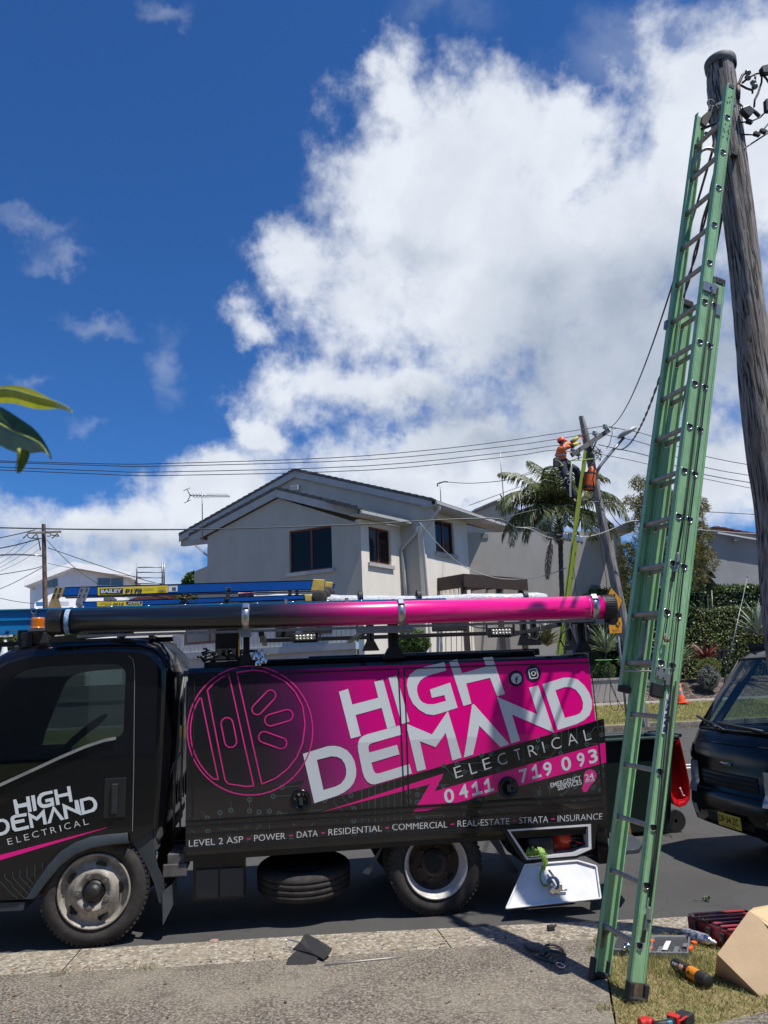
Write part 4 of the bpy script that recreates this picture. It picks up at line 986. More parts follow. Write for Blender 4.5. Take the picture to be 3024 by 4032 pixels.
mb.build('bark_chips', leafmat('bark', [(0, (.06, .045, .035)), (.5, (.16, .12, .095)), (1, (.36, .31, .26))], .9), kind='stuff', fixn=False)
mb = MB()
for _ in range(14000):
    x = rnd.uniform(6, 17); y = rnd.uniform(24.5, 26.8); z = .2+(y-24.4)/2.4*.5; blade(x, y, z, rnd.uniform(.03, .08), .008, .05)
mb.build('verge_grass', grassm, kind='stuff', fixn=False)
# ================================================================ HOUSE
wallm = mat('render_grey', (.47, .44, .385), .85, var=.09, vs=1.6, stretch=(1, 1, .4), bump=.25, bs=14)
wallw = mat('render_lit', (.77, .72, .63), .85, var=.08, vs=1.8, stretch=(1, 1, .3), bump=.2, bs=16)  # same render coloured lighter to show sunlight on the right-hand walls
trimg = mat('trim_grey', (.44, .435, .42), .6, var=.12, vs=3)
tilem = mat('roof_tile', (.10, .10, .105), .8, var=.4, vs=5, bump=.5, bs=20)
timber = mat('dark_timber', (.055, .034, .026), .55, var=.5, vs=5, stretch=(1, 1, 8), bump=.3, bs=40)
redwood = mat('stained_timber', (.17, .042, .02), .45, var=.35, vs=8)
glassd = mat('window_glass', (.010, .010, .011), .05, spec=.25)
K_ = 31/27
def cpl(lat, D):
    """plan point: lateral offset and distance from the camera, as world x,y"""
    lat *= K_; D *= K_
    f2 = Vector((FW.x, FW.y)); # horizontal part
    hz = Vector((sin(_y), cos(_y))); rt = Vector((cos(_y), -sin(_y)))
    return hz*(D*cos(_p)+0) + rt*lat
# rays at a given column meet the wall planes; corners laid out in plan
def plan(u, v, D):
    p = P(u, v, D=D*K_); return (p.x, p.y)
cAh = plan(817, 2150, 30.2); cBh = plan(1422, 2150, 27.0); cCh = plan(1581, 2200, 28.9); cDh = plan(1663, 2200, 28.5); cEh = plan(1846, 2200, 31.2); cFh = plan(2440, 2150, 30.6)
house = thing('house', 'two storey grey rendered house with gabled roof and brown windows across the road', 'house', (2, 34, 1.5))
wg = (Vector(cBh)-Vector(cAh)).normalized(); ng = Vector((wg.y, -wg.x)); back = Vector((-ng.x, -ng.y, 0))
def W_(u, v, A=cAh, B=cBh, off=0): return onwall(u, v, A, B, off)
def vwall(name, A, B, ztop0, ztop1, m, zb=1.2, thick=.25, parent=house):
    g = (Vector(B)-Vector(A)).normalized(); n = Vector((g.y, -g.x, 0)); mb = MB()
    mb.prism([(A[0], A[1], zb), (B[0], B[1], zb), (B[0], B[1], ztop1), (A[0], A[1], ztop0)], -n*thick); return mb.build(name, m, parent)
def cutwall(name, A, B, poly, holes, m, parent=house, thick=.28):
    """wall on the plane A-B, outline and openings given as directions"""
    g = (Vector(B)-Vector(A)).normalized(); n = Vector((g.y, -g.x, 0)); a0 = Vector((A[0], A[1], 0))
    L = []
    for lp in [poly]+holes: L.append([onwall(u, v, A, B) if not isinstance(u, str) else None for u, v in lp])
    fl = [p for l in L for p in l]
    tr = tessellate_polygon([[Vector(((p-a0).dot(g.to_3d()), p.z, 0)) for p in l] for l in L])
    N = len(fl); mb = MB(); fs = [tuple(t) for t in tr]+[tuple(i+N for i in t[::-1]) for t in tr]; k = 0
    for l in L:
        m_ = len(l)
        for i in range(m_): fs.append((k+i, k+(i+1) % m_, k+(i+1) % m_+N, k+i+N))
        k += m_
    mb.add(fl+[p-n*thick for p in fl], fs); return mb.build(name, m, parent)
h2 = crop(650, 1800, 2.074); h3 = crop(1350, 1800, 2.074)
# windows: rectangles on the wall in metres, from two opposite corners seen
def rect_on(A, B, c0, c1):
    p = onwall(*c0, A, B); q = onwall(*c1, A, B); g = (Vector(B)-Vector(A)).normalized().to_3d(); a0 = Vector((A[0], A[1], 0))
    s0, s1 = sorted(((p-a0).dot(g), (q-a0).dot(g))); z0, z1 = sorted((p.z, q.z)); return s0, s1, z0, z1
def window(A, B, R, parent, mull=1, sill=True, depth=.16, frame=redwood, open_=None):
    s0, s1, z0, z1 = R; g = (Vector(B)-Vector(A)).normalized().to_3d(); n = Vector((g.y, -g.x, 0)); a0 = Vector((A[0], A[1], 0))
    def pt(s, z, o): return a0+g*s+n*o+Vector((0, 0, z))
    def bar(mb, sa, za, sb, zb_, o0, o1):
        vs = [pt(s, z, o) for s in (sa, sb) for z in (za, zb_) for o in (o0, o1)]
        mb.add(vs, [(0, 1, 3, 2), (4, 6, 7, 5), (0, 4, 5, 1), (2, 3, 7, 6), (0, 2, 6, 4), (1, 5, 7, 3)])
    f = .07; mb = MB()
    bar(mb, s0, z0, s1, z0+f, -depth, -depth+.06); bar(mb, s0, z1-f, s1, z1, -depth, -depth+.06); bar(mb, s0, z0+f, s0+f, z1-f, -depth, -depth+.06); bar(mb, s1-f, z0+f, s1, z1-f, -depth, -depth+.06)
    for k in range(mull):
        sm = s0+(s1-s0)*(k+1)/(mull+1); bar(mb, sm-.045, z0+f, sm+.045, z1-f, -depth+.003, -depth+.055)
    w_ = mb.build('window', frame, parent)
    for k in range(mull+1):
        sa = s0+(s1-s0)*k/(mull+1); sb = s0+(s1-s0)*(k+1)/(mull+1); mb = MB(); bar(mb, sa+.05, z0+f*.6, sb-.05, z1-f*.6, -depth+.01, -depth+.02)
        mb.build('pane', glassd, w_)
    if sill:
        mb = MB(); bar(mb, s0-.12, z0-.17, s1+.12, z0-.02, -.02, .10); mb.build('sill', trimg, w_)
    return w_
def hole(A, B, R):
    s0, s1, z0, z1 = R; g = (Vector(B)-Vector(A)).normalized().to_3d(); a0 = Vector((A[0], A[1], 0))
    return [a0+g*s+Vector((0, 0, z)) for s, z in ((s0, z0), (s1, z0), (s1, z1), (s0, z1))]
def wall_holes(name, A, B, pts3, Rs, m, parent=house, thick=.28):
    g = (Vector(B)-Vector(A)).normalized().to_3d(); n = Vector((g.y, -g.x, 0)); a0 = Vector((A[0], A[1], 0))
    L = [pts3]+[hole(A, B, R) for R in Rs]; fl = [Vector(p) for l in L for p in l]
    tr = tessellate_polygon([[Vector(((Vector(p)-a0).dot(g), p[2], 0)) for p in l] for l in L])
    N = len(fl); fs = [tuple(t) for t in tr]+[tuple(i+N for i in t[::-1]) for t in tr]; k = 0
    for l in L:
        m_ = len(l)
        for i in range(m_): fs.append((k+i, k+(i+1) % m_, k+(i+1) % m_+N, k+i+N))
        k += m_
    mb = MB(); mb.add(fl+[p-n*thick for p in fl], fs); return mb.build(name, m, parent)
zw = 1.4
R1 = rect_on(cAh, cBh, h2(1012, 605), h2(1366, 905))
apex1 = W_(*h2(925, 335)); eL = W_(*h2(345, 648)); eR = W_(*h2(1590, 545))
A3 = Vector((cAh[0], cAh[1], 0)); B3 = Vector((cBh[0], cBh[1], 0))
RL1 = rect_on(cAh, cBh, h2(170, 1390), h2(572, 1500)); RL1 = (RL1[0], RL1[1], RL1[2], RL1[2]+1.2)
RL2 = rect_on(cAh, cBh, h2(1130, 1390), h2(1362, 1432)); RL2 = (RL2[0], RL2[1], RL2[2], RL2[2]+1.2)
wt1 = wall_holes('gable_wall', cAh, cBh, [A3+Vector((0, 0, 4.25)), B3+Vector((0, 0, 4.25)), B3+Vector((0, 0, eR.z)), apex1, A3+Vector((0, 0, eL.z))], [R1], wallm)
window(cAh, cBh, R1, house)
# lower storey clad in pale vertical boards
g3 = wg.to_3d(); n3 = ng.to_3d()
lowA = A3-g3*2.2; lowL = W_(*h2(60, 1590)); 
sL = (lowL-A3).dot(g3); sR = (W_(*h2(1560, 1500))-A3).dot(g3)
zl = W_(*h2(1000, 1545)).z
R_low = [RL1, RL2]
brd = mat('pale_boards', (.52, .51, .48), .7, var=.12, vs=4)
wallb = wall_holes('lower_wall', cAh, cBh, [A3+g3*sL+Vector((0, 0, zl)), A3+g3*sR+Vector((0, 0, zl)), A3+g3*sR+Vector((0, 0, 4.24)), A3+g3*sL+Vector((0, 0, 4.24))], R_low, mat('board_gap', (.25, .25, .24), .8), thick=.2)
s = sL
while s < sR-.1:
    e_ = min(s+.215, sR); 
    segs = [(zl, 4.2)]
    for R in R_low:
        if s < R[1]+.02 and e_ > R[0]-.02: segs = [(zl, R[2]-.06), (R[3]+.05, 4.2)]
    for za, zb_ in segs:
        if zb_-za < .05: continue
        mb = MB(); p = A3+g3*s; q = A3+g3*(e_-.02); mb.prism([p+Vector((0, 0, za)), q+Vector((0, 0, za)), q+Vector((0, 0, zb_)), p+Vector((0, 0, zb_))], n3*.02); mb.build('board', brd, wallb)
    s = e_
for R in R_low: window(cAh, cBh, R, house, mull=1, sill=False, depth=.05)
mb = MB(); a = A3+g3*(sL-.05)+n3*.0; b = A3+g3*(sR+.05); 
mb.prism([a+Vector((0, 0, zl-.28)), b+Vector((0, 0, zl-.28)), b+Vector((0, 0, zl)), a+Vector((0, 0, zl))], n3*.14); mb.build('ledge', trimg, house)
vwall('base_wall', (A3+g3*sL)[:2], (A3+g3*sR)[:2], zl-.28, zl-.28, wallm, zb=.8)
# side walls
sBC = (Vector(cCh)-Vector(cBh)).normalized()
R2 = rect_on(cBh, cCh, h3(208, 560), h3(398, 885))
zB = eR.z
wall_holes('side_wall', cBh, cCh, [Vector((*cBh, .8)), Vector((*cCh, .8)), Vector((*cCh, onwall(1581, 2075, cBh, cCh).z)), Vector((*cBh, zB+.2))], [R2], wallw)
window(cBh, cCh, R2, house)
zC = onwall(1640, 2050, cCh, cDh).z
vwall('recess_wall', cCh, cDh, zC+.9, zC+.9, wallm, .8)
R3 = rect_on(cDh, cEh, h3(748, 500), h3(915, 800))
zD = onwall(1663, 2010, cDh, cEh).z
wall_holes('side_wall', cDh, cEh, [Vector((*cDh, .8)), Vector((*cEh, .8)), Vector((*cEh, onwall(1830, 2045, cDh, cEh).z+.2)), Vector((*cDh, zD+.25))], [R3], wallw)
window(cDh, cEh, R3, house)
# left return of the main block, behind the gable
lc = plan(767, 2150, 31.5); vwall('side_wall', lc, cAh, 7.2, 7.2, wallm, .8)
# main gable wall, set back behind the front gable
Am = Vector(cCh)-wg*12.6; Am = (Am.x, Am.y); Dm = cDh
def Wm(u, v, off=0): return onwall(u, v, Am, Dm, off)
ap2 = Wm(1165, 1857); el2 = Wm(712, 2112); er2 = Wm(1706, 1975)
mb = MB(); mb.prism([el2+Vector((0, 0, -.5)), er2+Vector((0, 0, -.7)), er2+Vector((0, 0, -.15)), ap2+Vector((0, 0, -.15)), el2+Vector((0, 0, -.1))], -n3*.2); mb.build('upper_gable', wallm, house)
def gable_roof(pl, pa, pr, depth, over, name, tiles=True, drop=.34, th=.12):
    """two slopes from ridge pa to eaves pl / pr, running back by depth, overhanging forward"""
    f = n3*over; bk = -n3*depth; par = None
    for (a, b) in ((pl, pa), (pa, pr)):
        mb = MB(); u_ = Vector((0, 0, th)); mb.prism([a+f, b+f, b+f+u_, a+f+u_], bk-f*1.0); r_ = mb.build(name, tilem, house)
        mb = MB(); o = n3*.004
        mb.prism([a+f+o+Vector((0, 0, .0)), b+f+o+Vector((0, 0, .0)), b+f+o-Vector((0, 0, drop)), a+f+o-Vector((0, 0, drop))], -n3*.05); mb.build('barge_board', trimg, house)
        mb = MB(); mb.prism([a+f*.98, b+f*.98, b-Vector((0, 0, 0))+n3*.0, a+n3*.0], Vector((0, 0, -.03))); mb.build('soffit', trimg, house)
        n = int((b-a).length/.34)
        for i in range(n):
            p = a+(b-a)*(i/n)+f; q = a+(b-a)*((i+1)/n)+f; up_ = 1 if b.z > a.z else -1
            lift = .035
            mb = MB(); q0_ = p+u_+Vector((0, 0, lift if up_ > 0 else 0))+n3*.03; q1_ = q+u_+Vector((0, 0, 0 if up_ > 0 else lift))+n3*.03
            mb.prism([p+n3*.03+Vector((0, 0, .02)), q+n3*.03+Vector((0, 0, .02)), q1_, q0_], -n3*.5); mb.build('roof_tile', tilem, r_)
gable_roof(W_(*h2(215, 652)), W_(*h2(925, 270)), W_(*h2(1592, 432)), 3.2, .16, 'front_roof')
gable_roof(el2, ap2, er2, 9, .14, 'roof', drop=.3)
mb = MB(); q = Wm(*h2(1070, 258)); mb.box(q+n3*.1, (.45, .2, .25), Matrix((g3, n3, Vector((0, 0, 1)))).transposed()); mb.build('floodlight', trimg, house, bevel=.02)
# right-hand eave: gutter, fascia and sloping soffit running back
def eave(A, B, pts, wd, name='gutter'):
    g = (Vector(B)-Vector(A)).normalized(); n = Vector((g.y, -g.x, 0))
    a, b = pts
    mb = MB(); mb.beam(a, b, .13, .13); mb.build(name, trimg, house, bevel=.02)
    mb = MB(); mb.prism([a-Vector((0, 0, .07)), b-Vector((0, 0, .07)), b-n*wd-Vector((0, 0, .02)), a-n*wd-Vector((0, 0, .02))], (0, 0, -.04)); mb.build('soffit', trimg, house)
    mb = MB(); mb.prism([a+Vector((0, 0, .06)), b+Vector((0, 0, .06)), b-n*(wd+1.2)+Vector((0, 0, .7)), a-n*(wd+1.2)+Vector((0, 0, .7))], (0, 0, .06)); mb.build('roof', tilem, house)
eave(cDh, cEh, (onwall(*h3(760, 372), cDh, cEh, .9), onwall(*h3(1390, 580), cDh, cEh, .9)), .95)
eave(cBh, cCh, (onwall(*h3(145, 448), cBh, cCh, .55), onwall(*h3(600, 548), cBh, cCh, .55)), .6)
# downpipes
mb = MB()
for l, Aq, Bq, of in (([(605, 570), (600, 620), (480, 760), (490, 830), (515, 1130)], cCh, cDh, .12), ([(790, 400), (785, 430), (660, 600), (650, 640), (690, 1130)], cCh, cDh, .3)):
    mb = MB(); pp = [onwall(*h3(x, y), Aq, Bq, of) for x, y in l]; pp += [pp[-1]+Vector((0, 0, -3))]
    for a, b in zip(pp[:-1], pp[1:]): mb.beam(a, b, .11, .09)
    mb.build('downpipe', trimg, house)
mb = MB(); q0 = onwall(*h3(640, 560), cCh, cDh, .02); mb.prism([onwall(*h3(x, y), cCh, cDh, .05) for x, y in [(605, 560), (640, 560), (690, 1130), (645, 1130)]], -n3*.3); mb.build('corner_pier', wallw, house)
# bracket under the left eave, conduit
mb = MB(); mb.beam(W_(*h2(245, 720), off=.35), W_(*h2(345, 805), off=.0), .06, .08); mb.build('eave_bracket', trimg, house)
# dark recess and long wall on the right
vwall('end_wall', cEh, cFh, onwall(1960, 2090, cEh, cFh).z, onwall(2440, 2090, cEh, cFh).z-.0, wallm, .8, parent=house)
mb = MB(); 
for l in ([(1115, 625), (1175, 633), (1175, 660), (1143, 655)],):
    q = onwall(*h3(1158, 645), cEh, cFh, .02); mb.box(q, (.34, .03, .2), Matrix((Vector((cFh[0]-cEh[0], cFh[1]-cEh[1], 0)).normalized(), Vector((0, 1, 0)), Vector((0, 0, 1)))).transposed())
mb.build('wall_vent', mat('vent_grille', (.25, .24, .23), .7), house)
mb = MB(); v7 = crop(2150, 2000, 4.1475); q = onwall(*v7(833, 1318), cEh, cFh, .03)
for k in range(5): mb.box(q+Vector((0, 0, -.12+k*.06)), (.5, .04, .03))
mb.box(q+Vector((0, .03, 0)), (.56, .02, .36)); mb.build('wall_vent', mat('vent_grille', (0, 0, 0)), house)
# pergola
pg = thing('pergola', 'dark brown timber pergola beside the grey house door', 'pergola', (7, 31, 1.2))
pA = P(*h3(740, 1045), D=33.5); pB = P(*h3(993, 1030), D=32.2); pC = P(*h3(1500, 1085), D=34.6)
pB.z = pA.z; pC.z = pA.z; up3 = Vector((0, 0, .55))
for a, b in ((pA, pB), (pB, pC)):
    mb = MB(); mb.prism([a-up3*.5, b-up3*.5, b+up3*.5, a+up3*.5], Vector((.12, .12, 0))); mb.build('fascia_beam', timber, pg)
for p in (pB+Vector((0, .2, 0)), pB+(pC-pB)*.55+Vector((0, .2, 0)), pC+Vector((-.2, .2, 0)), pA+Vector((.2, .2, 0))):
    mb = MB(); mb.b2((p.x-.11, p.y-.11, .8), (p.x+.11, p.y+.11, pA.z)); mb.build('post', timber, pg)
for k in range(7):
    p = pA+(pB-pA)*(k/7+.04)+Vector((.1, .25, -.25)); mb = MB(); mb.prism([p+Vector((0, 0, -.75)), p+Vector((.14, 0, -.75)), p+Vector((.14, 0, 0)), p], (0, .03, 0)); mb.build('slat', wallw, pg)
for k in range(9):
    p = pB+(pC-pB)*(k/9+.05); mb = MB(); mb.beam(p+Vector((0, .15, 0)), p+Vector((-1.6, 2.2, 0)), .05, .18); mb.build('rafter', timber, pg)
# aerials
def aerial(u, v, D, top, label):
    p = P(u, v, D=D); t = thing('tv_aerial', label, 'aerial', p)
    q = P(*top, D=D); mb = MB(); mb.cyl(p-Vector((0, 0, .6)), q, .022, 6); mb.build('mast', steel, t); return t, q
al, q = aerial(798, 2080, 34, (796, 1937), 'spiky television aerial on a thin mast at the left end of the grey roof')
mb = MB(); ax = lambda x, y: P(*h2(x, y), D=34)
mb.tube([ax(200, 315), ax(530, 318)], .02, 5); mb.tube([ax(150, 275), ax(205, 250)], .015, 5); mb.tube([ax(155, 375), ax(212, 348)], .015, 5); mb.tube([ax(178, 262), ax(205, 313)], .02, 5); mb.tube([ax(180, 365), ax(205, 313)], .02, 5)
for k in range(16): a = ax(350+k*11, 317); mb.tube([a+Vector((-.07, -.15, .07)), a+Vector((.07, .15, -.05))], .008, 4)
for k in range(5): a = ax(225+k*25, 317); mb.tube([a+Vector((-.2, .5, .22)), a+Vector((.2, -.5, -.22))], .014, 4)
mb.build('elements', mat('aerial_metal', (.12, .12, .13), .5, metal=.7), al)
al2, q = aerial(1735, 1972, 35, (1733, 1898), 'short service mast with a bent head above the gutter of the grey house')
mb = MB(); mb.tube([P(*h3(x, y), D=35) for x, y in [(775, 240), (770, 220), (790, 210), (810, 205), (830, 200), (860, 203)]], .03, 6); mb.build('service_head', blackp, al2)
al3, q = aerial(1990, 2040, 37, (1968, 1775), 'tall thin pink mast rising above the roof left of the palm')
mb = MB()
for (a, b) in (((1090, 445), (1310, 360)), ((1030, 395), (1450, 240)), ((1070, 430), (1465, 265)), ((1350, 330), (1445, 295)), ((1150, 410), (1330, 335))): mb.tube([P(*h3(*a), D=37), P(*h3(*b), D=37)], .015, 4)
mb.tube([P(*h3(1285, 300), D=37), P(*h3(1310, 350), D=37)], .04, 5); mb.build('elements', mat('aerial_metal', (0, 0, 0)), al3)
# neighbour roof behind, right-hand neighbour
nb = thing('far_house', 'distant grey gable roof peeking between the house and the palm', 'house', (14, 46, 1.5))
mb = MB(); mb.prism([P(*h3(x, y), D=48) for x, y in [(1060, 450), (1250, 355), (1420, 420), (1700, 560), (1700, 900), (1060, 900)]], (0, 6, 0)); mb.build('gable_wall', wallm, nb)
mb = MB(); mb.tube([P(*h3(x, y), D=47.8) for x, y in [(1055, 452), (1250, 355), (1425, 425)]], .1, 4); mb.build('barge_board', trimg, nb)
rh = thing('neighbour_house', 'plain grey rendered house with red tiled roof edge behind the hedge', 'house', (20, 42, 1.5))
rr_ = crop(2650, 2000, 3.16)
mb = MB(); mb.prism([P(*rr_(x, y), Y=42) for x, y in [(380, 260), (540, 245), (1060, 340), (1500, 420), (1500, 1300), (380, 1300)]], (0, 6, 0)); mb.build('wall', mat('neighbour_render', (.30, .30, .29), .85, var=.12, vs=.8, bump=.2, bs=10), rh)
redt = mat('red_tile', (.16, .035, .03), .7, var=.4, vs=5)
tp = [(505, 235), (580, 240), (670, 255), (760, 275), (850, 290), (940, 305), (1060, 325), (1300, 375)]
rf_ = MB(); rf_.prism([P(*rr_(x, y-3), Y=41.8) for x, y in tp]+[P(*rr_(x, y+12), Y=41.8) for x, y in tp[::-1]], (0, 7, .0)); rfo = rf_.build('roof', redt, rh)
for (a, b) in zip(tp[:-1], tp[1:]):
    mb = MB(); mb.prism([P(*rr_(x, y), Y=41.7) for x, y in [(a[0], a[1]-6), (b[0], b[1]-14), (b[0], b[1]+4), (a[0], a[1]+8)]], (0, .4, 0)); mb.build('roof_tile', redt, rfo)
mb = MB(); mb.prism([P(*rr_(x, y), Y=41.6) for x, y in [(560, 300), (1065, 385), (1300, 425), (1300, 438), (1065, 400), (560, 315)]], (0, .2, 0)); mb.build('fascia_trim', white, rh)
mb = MB(); q = P(*rr_(795, 388), Y=41.7); mb.b2((q.x-.2, 41.66, q.z-.1), (q.x+.2, 41.75, q.z+.1)); mb.build('wall_vent', mat('vent_grille', (0, 0, 0)), rh)
# eave piece behind the pole (right end of the long wall)
ev = thing('carport', 'pale eave and leaning boards at the right end of the long grey wall', 'carport', (13, 33, 1.4))
mb = MB(); mb.prism([P(*v7(x, y), D=33) for x, y in [(1020, 330), (1440, 370), (1445, 230), (1330, 215), (1250, 270)]], (0, 3, 0)); mb.build('roof_edge', trimg, ev)
mb = MB()
for l in ([(1130, 440), (1390, 385), (1385, 400), (1140, 455)],): mb.prism([P(*v7(x, y), D=32.8) for x, y in l], (0, .1, 0))
mb.build('brace', wallw, ev)
for l in ([(1100, 420), (1180, 440), (1300, 1340), (1260, 1500)], [(1190, 450), (1215, 460), (1335, 1200), (1310, 1330)], [(1235, 640), (1260, 700), (1340, 880), (1320, 900)], ):
    mb = MB(); mb.prism([P(*v7(x, y), D=32.9) for x, y in l], (0, .12, 0)); mb.build('leaning_board', wallw if l[0][0] != 1100 else wallm, ev)
# ================================================================ white house, scaffold, left
w1 = crop(0, 2000, 4.1475); w2 = crop(0, 1850, 2.074)
whm = mat('white_cladding', (.86, .85, .83), .6, var=.05, vs=1)
wh = thing('white_house', 'white weatherboard house with low gable roof far down the street', 'house', (-22, 60, 1))
YW = 62
mb = MB(); Yw = lambda x: YW-3+(x-290)*.0088
fr_ = [P(*w2(x, y), Y=Yw(x)) for x, y in [(290, 870), (600, 790), (1028, 850), (1028, 1150), (290, 1150)]]
for p in (fr_[3], fr_[4]): p.z = 0
mb.prism(fr_, (0, 10, 0)); whw = mb.build('wall', whm, wh)
mb = MB(); mb.prism([P(*w2(x, y), Y=YW) for x, y in [(288, 870), (288, 1140)]][:1]+[P(*w2(245, 905), Y=YW+5), P(*w2(245, 1140), Y=YW+5), P(*w2(288, 1140), Y=YW-3)], (.1, 0, 0)); mb.build('side_wall', whm, wh)
rf = [(200, 900), (600, 750), (1072, 835)]
for a, b in ((0, 1), (1, 2)):
    mb = MB(); q = [P(*w2(*rf[a]), Y=Yw(rf[a][0])-.9), P(*w2(*rf[b]), Y=Yw(rf[b][0])-.9)]; up_ = Vector((0, 0, -.45)); mb.prism([q[0], q[1], q[1]+up_, q[0]+up_], (0, 12, 0)); mb.build('roof', whm, wh)
for k0_, k1_ in (((385, 883), (473, 965)), ((798, 880), (1008, 948))):
    def wq4(x0, x1, y0, y1, o): return [P(*w2(x, y), Y=Yw(x)-o) for x, y in ((x0, y0), (x1, y0), (x1, y1), (x0, y1))]
    (xa, ya), (xb, yb) = k0_, k1_; xm = (xa+xb)/2
    mb = MB(); mb.prism(wq4(xa, xb, ya, yb, .10), (.03, .05, 0)); wo_ = mb.build('window', white, wh)
    for x0_, x1_ in ((xa+4, xm-3), (xm+3, xb-4)):
        mb = MB(); mb.prism(wq4(x0_, x1_, ya+5, yb-5, .14), (.01, .02, 0)); mb.build('pane', mat('sky_glass', (.10, .16, .16), .06, spec=.8), wo_)
mb = MB(); mb.prism([P(*w2(x, y), Y=YW-5) for x, y in [(295, 1080), (560, 1075), (560, 1110), (295, 1112)]], (0, .1, 0)); mb.build('site_banner', mat('blue_white_banner', (.75, .77, .8), .6, col2=(.03, .25, .6), vs=.8), wh)
scf = thing('scaffold', 'thin steel scaffold frame standing on a roof between the white and grey houses', 'scaffold', (-9, 50, 5))
for l in ([(1117, 760), (1117, 940)], [(1340, 757), (1340, 935)], [(1105, 880), (1105, 935)], [(1325, 765), (1325, 930)]):
    mb = MB(); mb.tube([P(*w2(x, y), Y=50) for x, y in l], .045, 6); mb.build('standard', steel, scf)
for y in (797, 838, 882, 930):
    mb = MB(); mb.tube([P(*w2(x, yy), Y=50) for x, yy in [(1115, y), (1342, y-3)]], .035, 6); mb.build('ledger', steel, scf)
# low roofs and greenery behind the truck at left
lr = thing('low_house', 'low brick-roofed house half hidden behind the ladders', 'house', (-8, 52, 1))
mb = MB(); mb.prism([P(*w2(x, y), Y=54) for x, y in [(1050, 1060), (1180, 1020), (1560, 1010), (1640, 1100), (1050, 1100)]], (0, 5, 0)); mb.build('roof', redt, lr)
mb = MB(); mb.prism([P(u, v, Y=54.1) for u, v in [(480, 2380), (800, 2380), (800, 2700), (480, 2700)]], (0, 5, 0)); mb.build('wall', wallw, lr)
cr = thing('cream_wall', 'cream garden wall behind the cab roof at the far left', 'wall', (-14, 40, 0))
mb = MB(); mb.prism([P(u, v, Y=40) for u, v in [(-200, 2480), (330, 2480), (330, 2760), (-200, 2760)]], (0, .3, 0)); mb.build('wall', mat('cream_render', (.50, .44, .34), .85, var=.1, vs=1), cr)
# ================================================================ poles and wires
polem = mat('weathered_pole', (.36, .335, .31), .9, var=.65, vs=9, stretch=(1, 1, .12), bump=1.0, bs=40, cs=20)
def pole3(pts, rad, parent, m=polem, n=14, name='shaft', seed=1, rough=.03):
    rr = random.Random(seed); N = len(pts); vs = []
    off = [rr.uniform(-rough, rough) for _ in range(n)]
    for i, p in enumerate(pts):
        for k in range(n):
            a = 2*pi*k/n; r = rad[i]*(1+off[k]+rr.uniform(-rough, rough)*.4); vs.append(Vector(p)+Vector((cos(a)*r, sin(a)*r, 0)))
    mb = MB(); mb.add(vs, [(i*n+k, i*n+(k+1) % n, (i+1)*n+(k+1) % n, (i+1)*n+k) for i in range(N-1) for k in range(n)]+[tuple(range(n))[::-1], tuple(range((N-1)*n, N*n))], smooth=False)
    return mb.build(name, m, parent)
YP = 22.9
sp4 = crop(2000, 1550, 2.765)
spx = [(2289, 1640), (2303, 1700), (2315, 1767), (2340, 1880), (2365, 2020), (2391, 2147), (2412, 2240), (2432, 2340), (2448, 2420)]
spp = [P(u, v, Y=YP) for u, v in spx]; d = (spp[-1]-spp[-2]).normalized(); spp.append(spp[-1]+d*((spp[-1].z-.2)/-d.z))
stp = thing('power_pole', 'leaning weathered timber power pole with a worker at its top', 'pole', spp[-1])
rad = [.085, .115, .125, .13, .135, .145, .155, .16, .165, .19]
pole3(spp[::-1], rad[::-1], stp)
def arm(mb, a, b, w_, h_): mb.beam(a, b, w_, h_)
mb = MB(); a = P(*sp4(695, 668), Y=YP-.9); b = P(*sp4(1095, 402), Y=YP+.6)
a = P(*sp4(695, 668), Y=YP-.35); b = P(*sp4(1095, 402), Y=YP-.15)
mb.beam(a, b, .13, .15); mb.build('cross_arm', mat('grey_timber', (.17, .165, .16), .8, var=.4, vs=6, bump=.4), stp)
insm = mat('insulator_glass', (.25, .33, .34), .25, coat=.3)
def insulator(p, s=1.0, parent=stp, m=insm):
    mb = MB(); mb.lathe(p, (0, 0, 1), [(.02*s, -.12*s), (.02*s, 0), (.06*s, .0), (.065*s, .03*s), (.035*s, .05*s), (.055*s, .07*s), (.05*s, .10*s), (.0, .12*s)], 10); mb.build('insulator', m, parent)
ins = [(1058, 368), (946, 440), (705, 612), (765, 665)]
for x, y in ins: insulator(P(*sp4(x, y), Y=YP-.25)-Vector((0, 0, .03)), 1.3)
# second pole stub behind the main one
mb = MB(); mb.cyl(P(*sp4(895, 560), Y=YP+.25), P(*sp4(960, 1100), Y=YP+.25), .09, 10); mb.build('steel_splice', mat('grey_steel', (.17, .18, .18), .5, metal=.4, var=.3), stp)
mb = MB()
wr = random.Random(5)
for k in range(14):
    a = P(*sp4(wr.uniform(900, 1010), wr.uniform(500, 620)), Y=YP-.2); b = P(*sp4(wr.uniform(900, 1030), wr.uniform(600, 740)), Y=YP-.25); m_ = (a+b)/2+Vector((wr.uniform(-.2, .2), 0, wr.uniform(-.2, 0)))
    mb.tube([a, m_, b], .012, 5)
for l in ([(1130, 365), (1135, 440), (1110, 540), (1075, 600)], [(885, 640), (870, 700), (900, 760), (890, 800)], [(925, 600), (940, 700), (955, 800)], [(1115, 362), (1150, 385), (1190, 375), (1225, 382)]): mb.tube([P(*sp4(x, y), Y=YP-.2) for x, y in l], .012, 5)
each(mb, 'jumper_wires', blackp, stp)
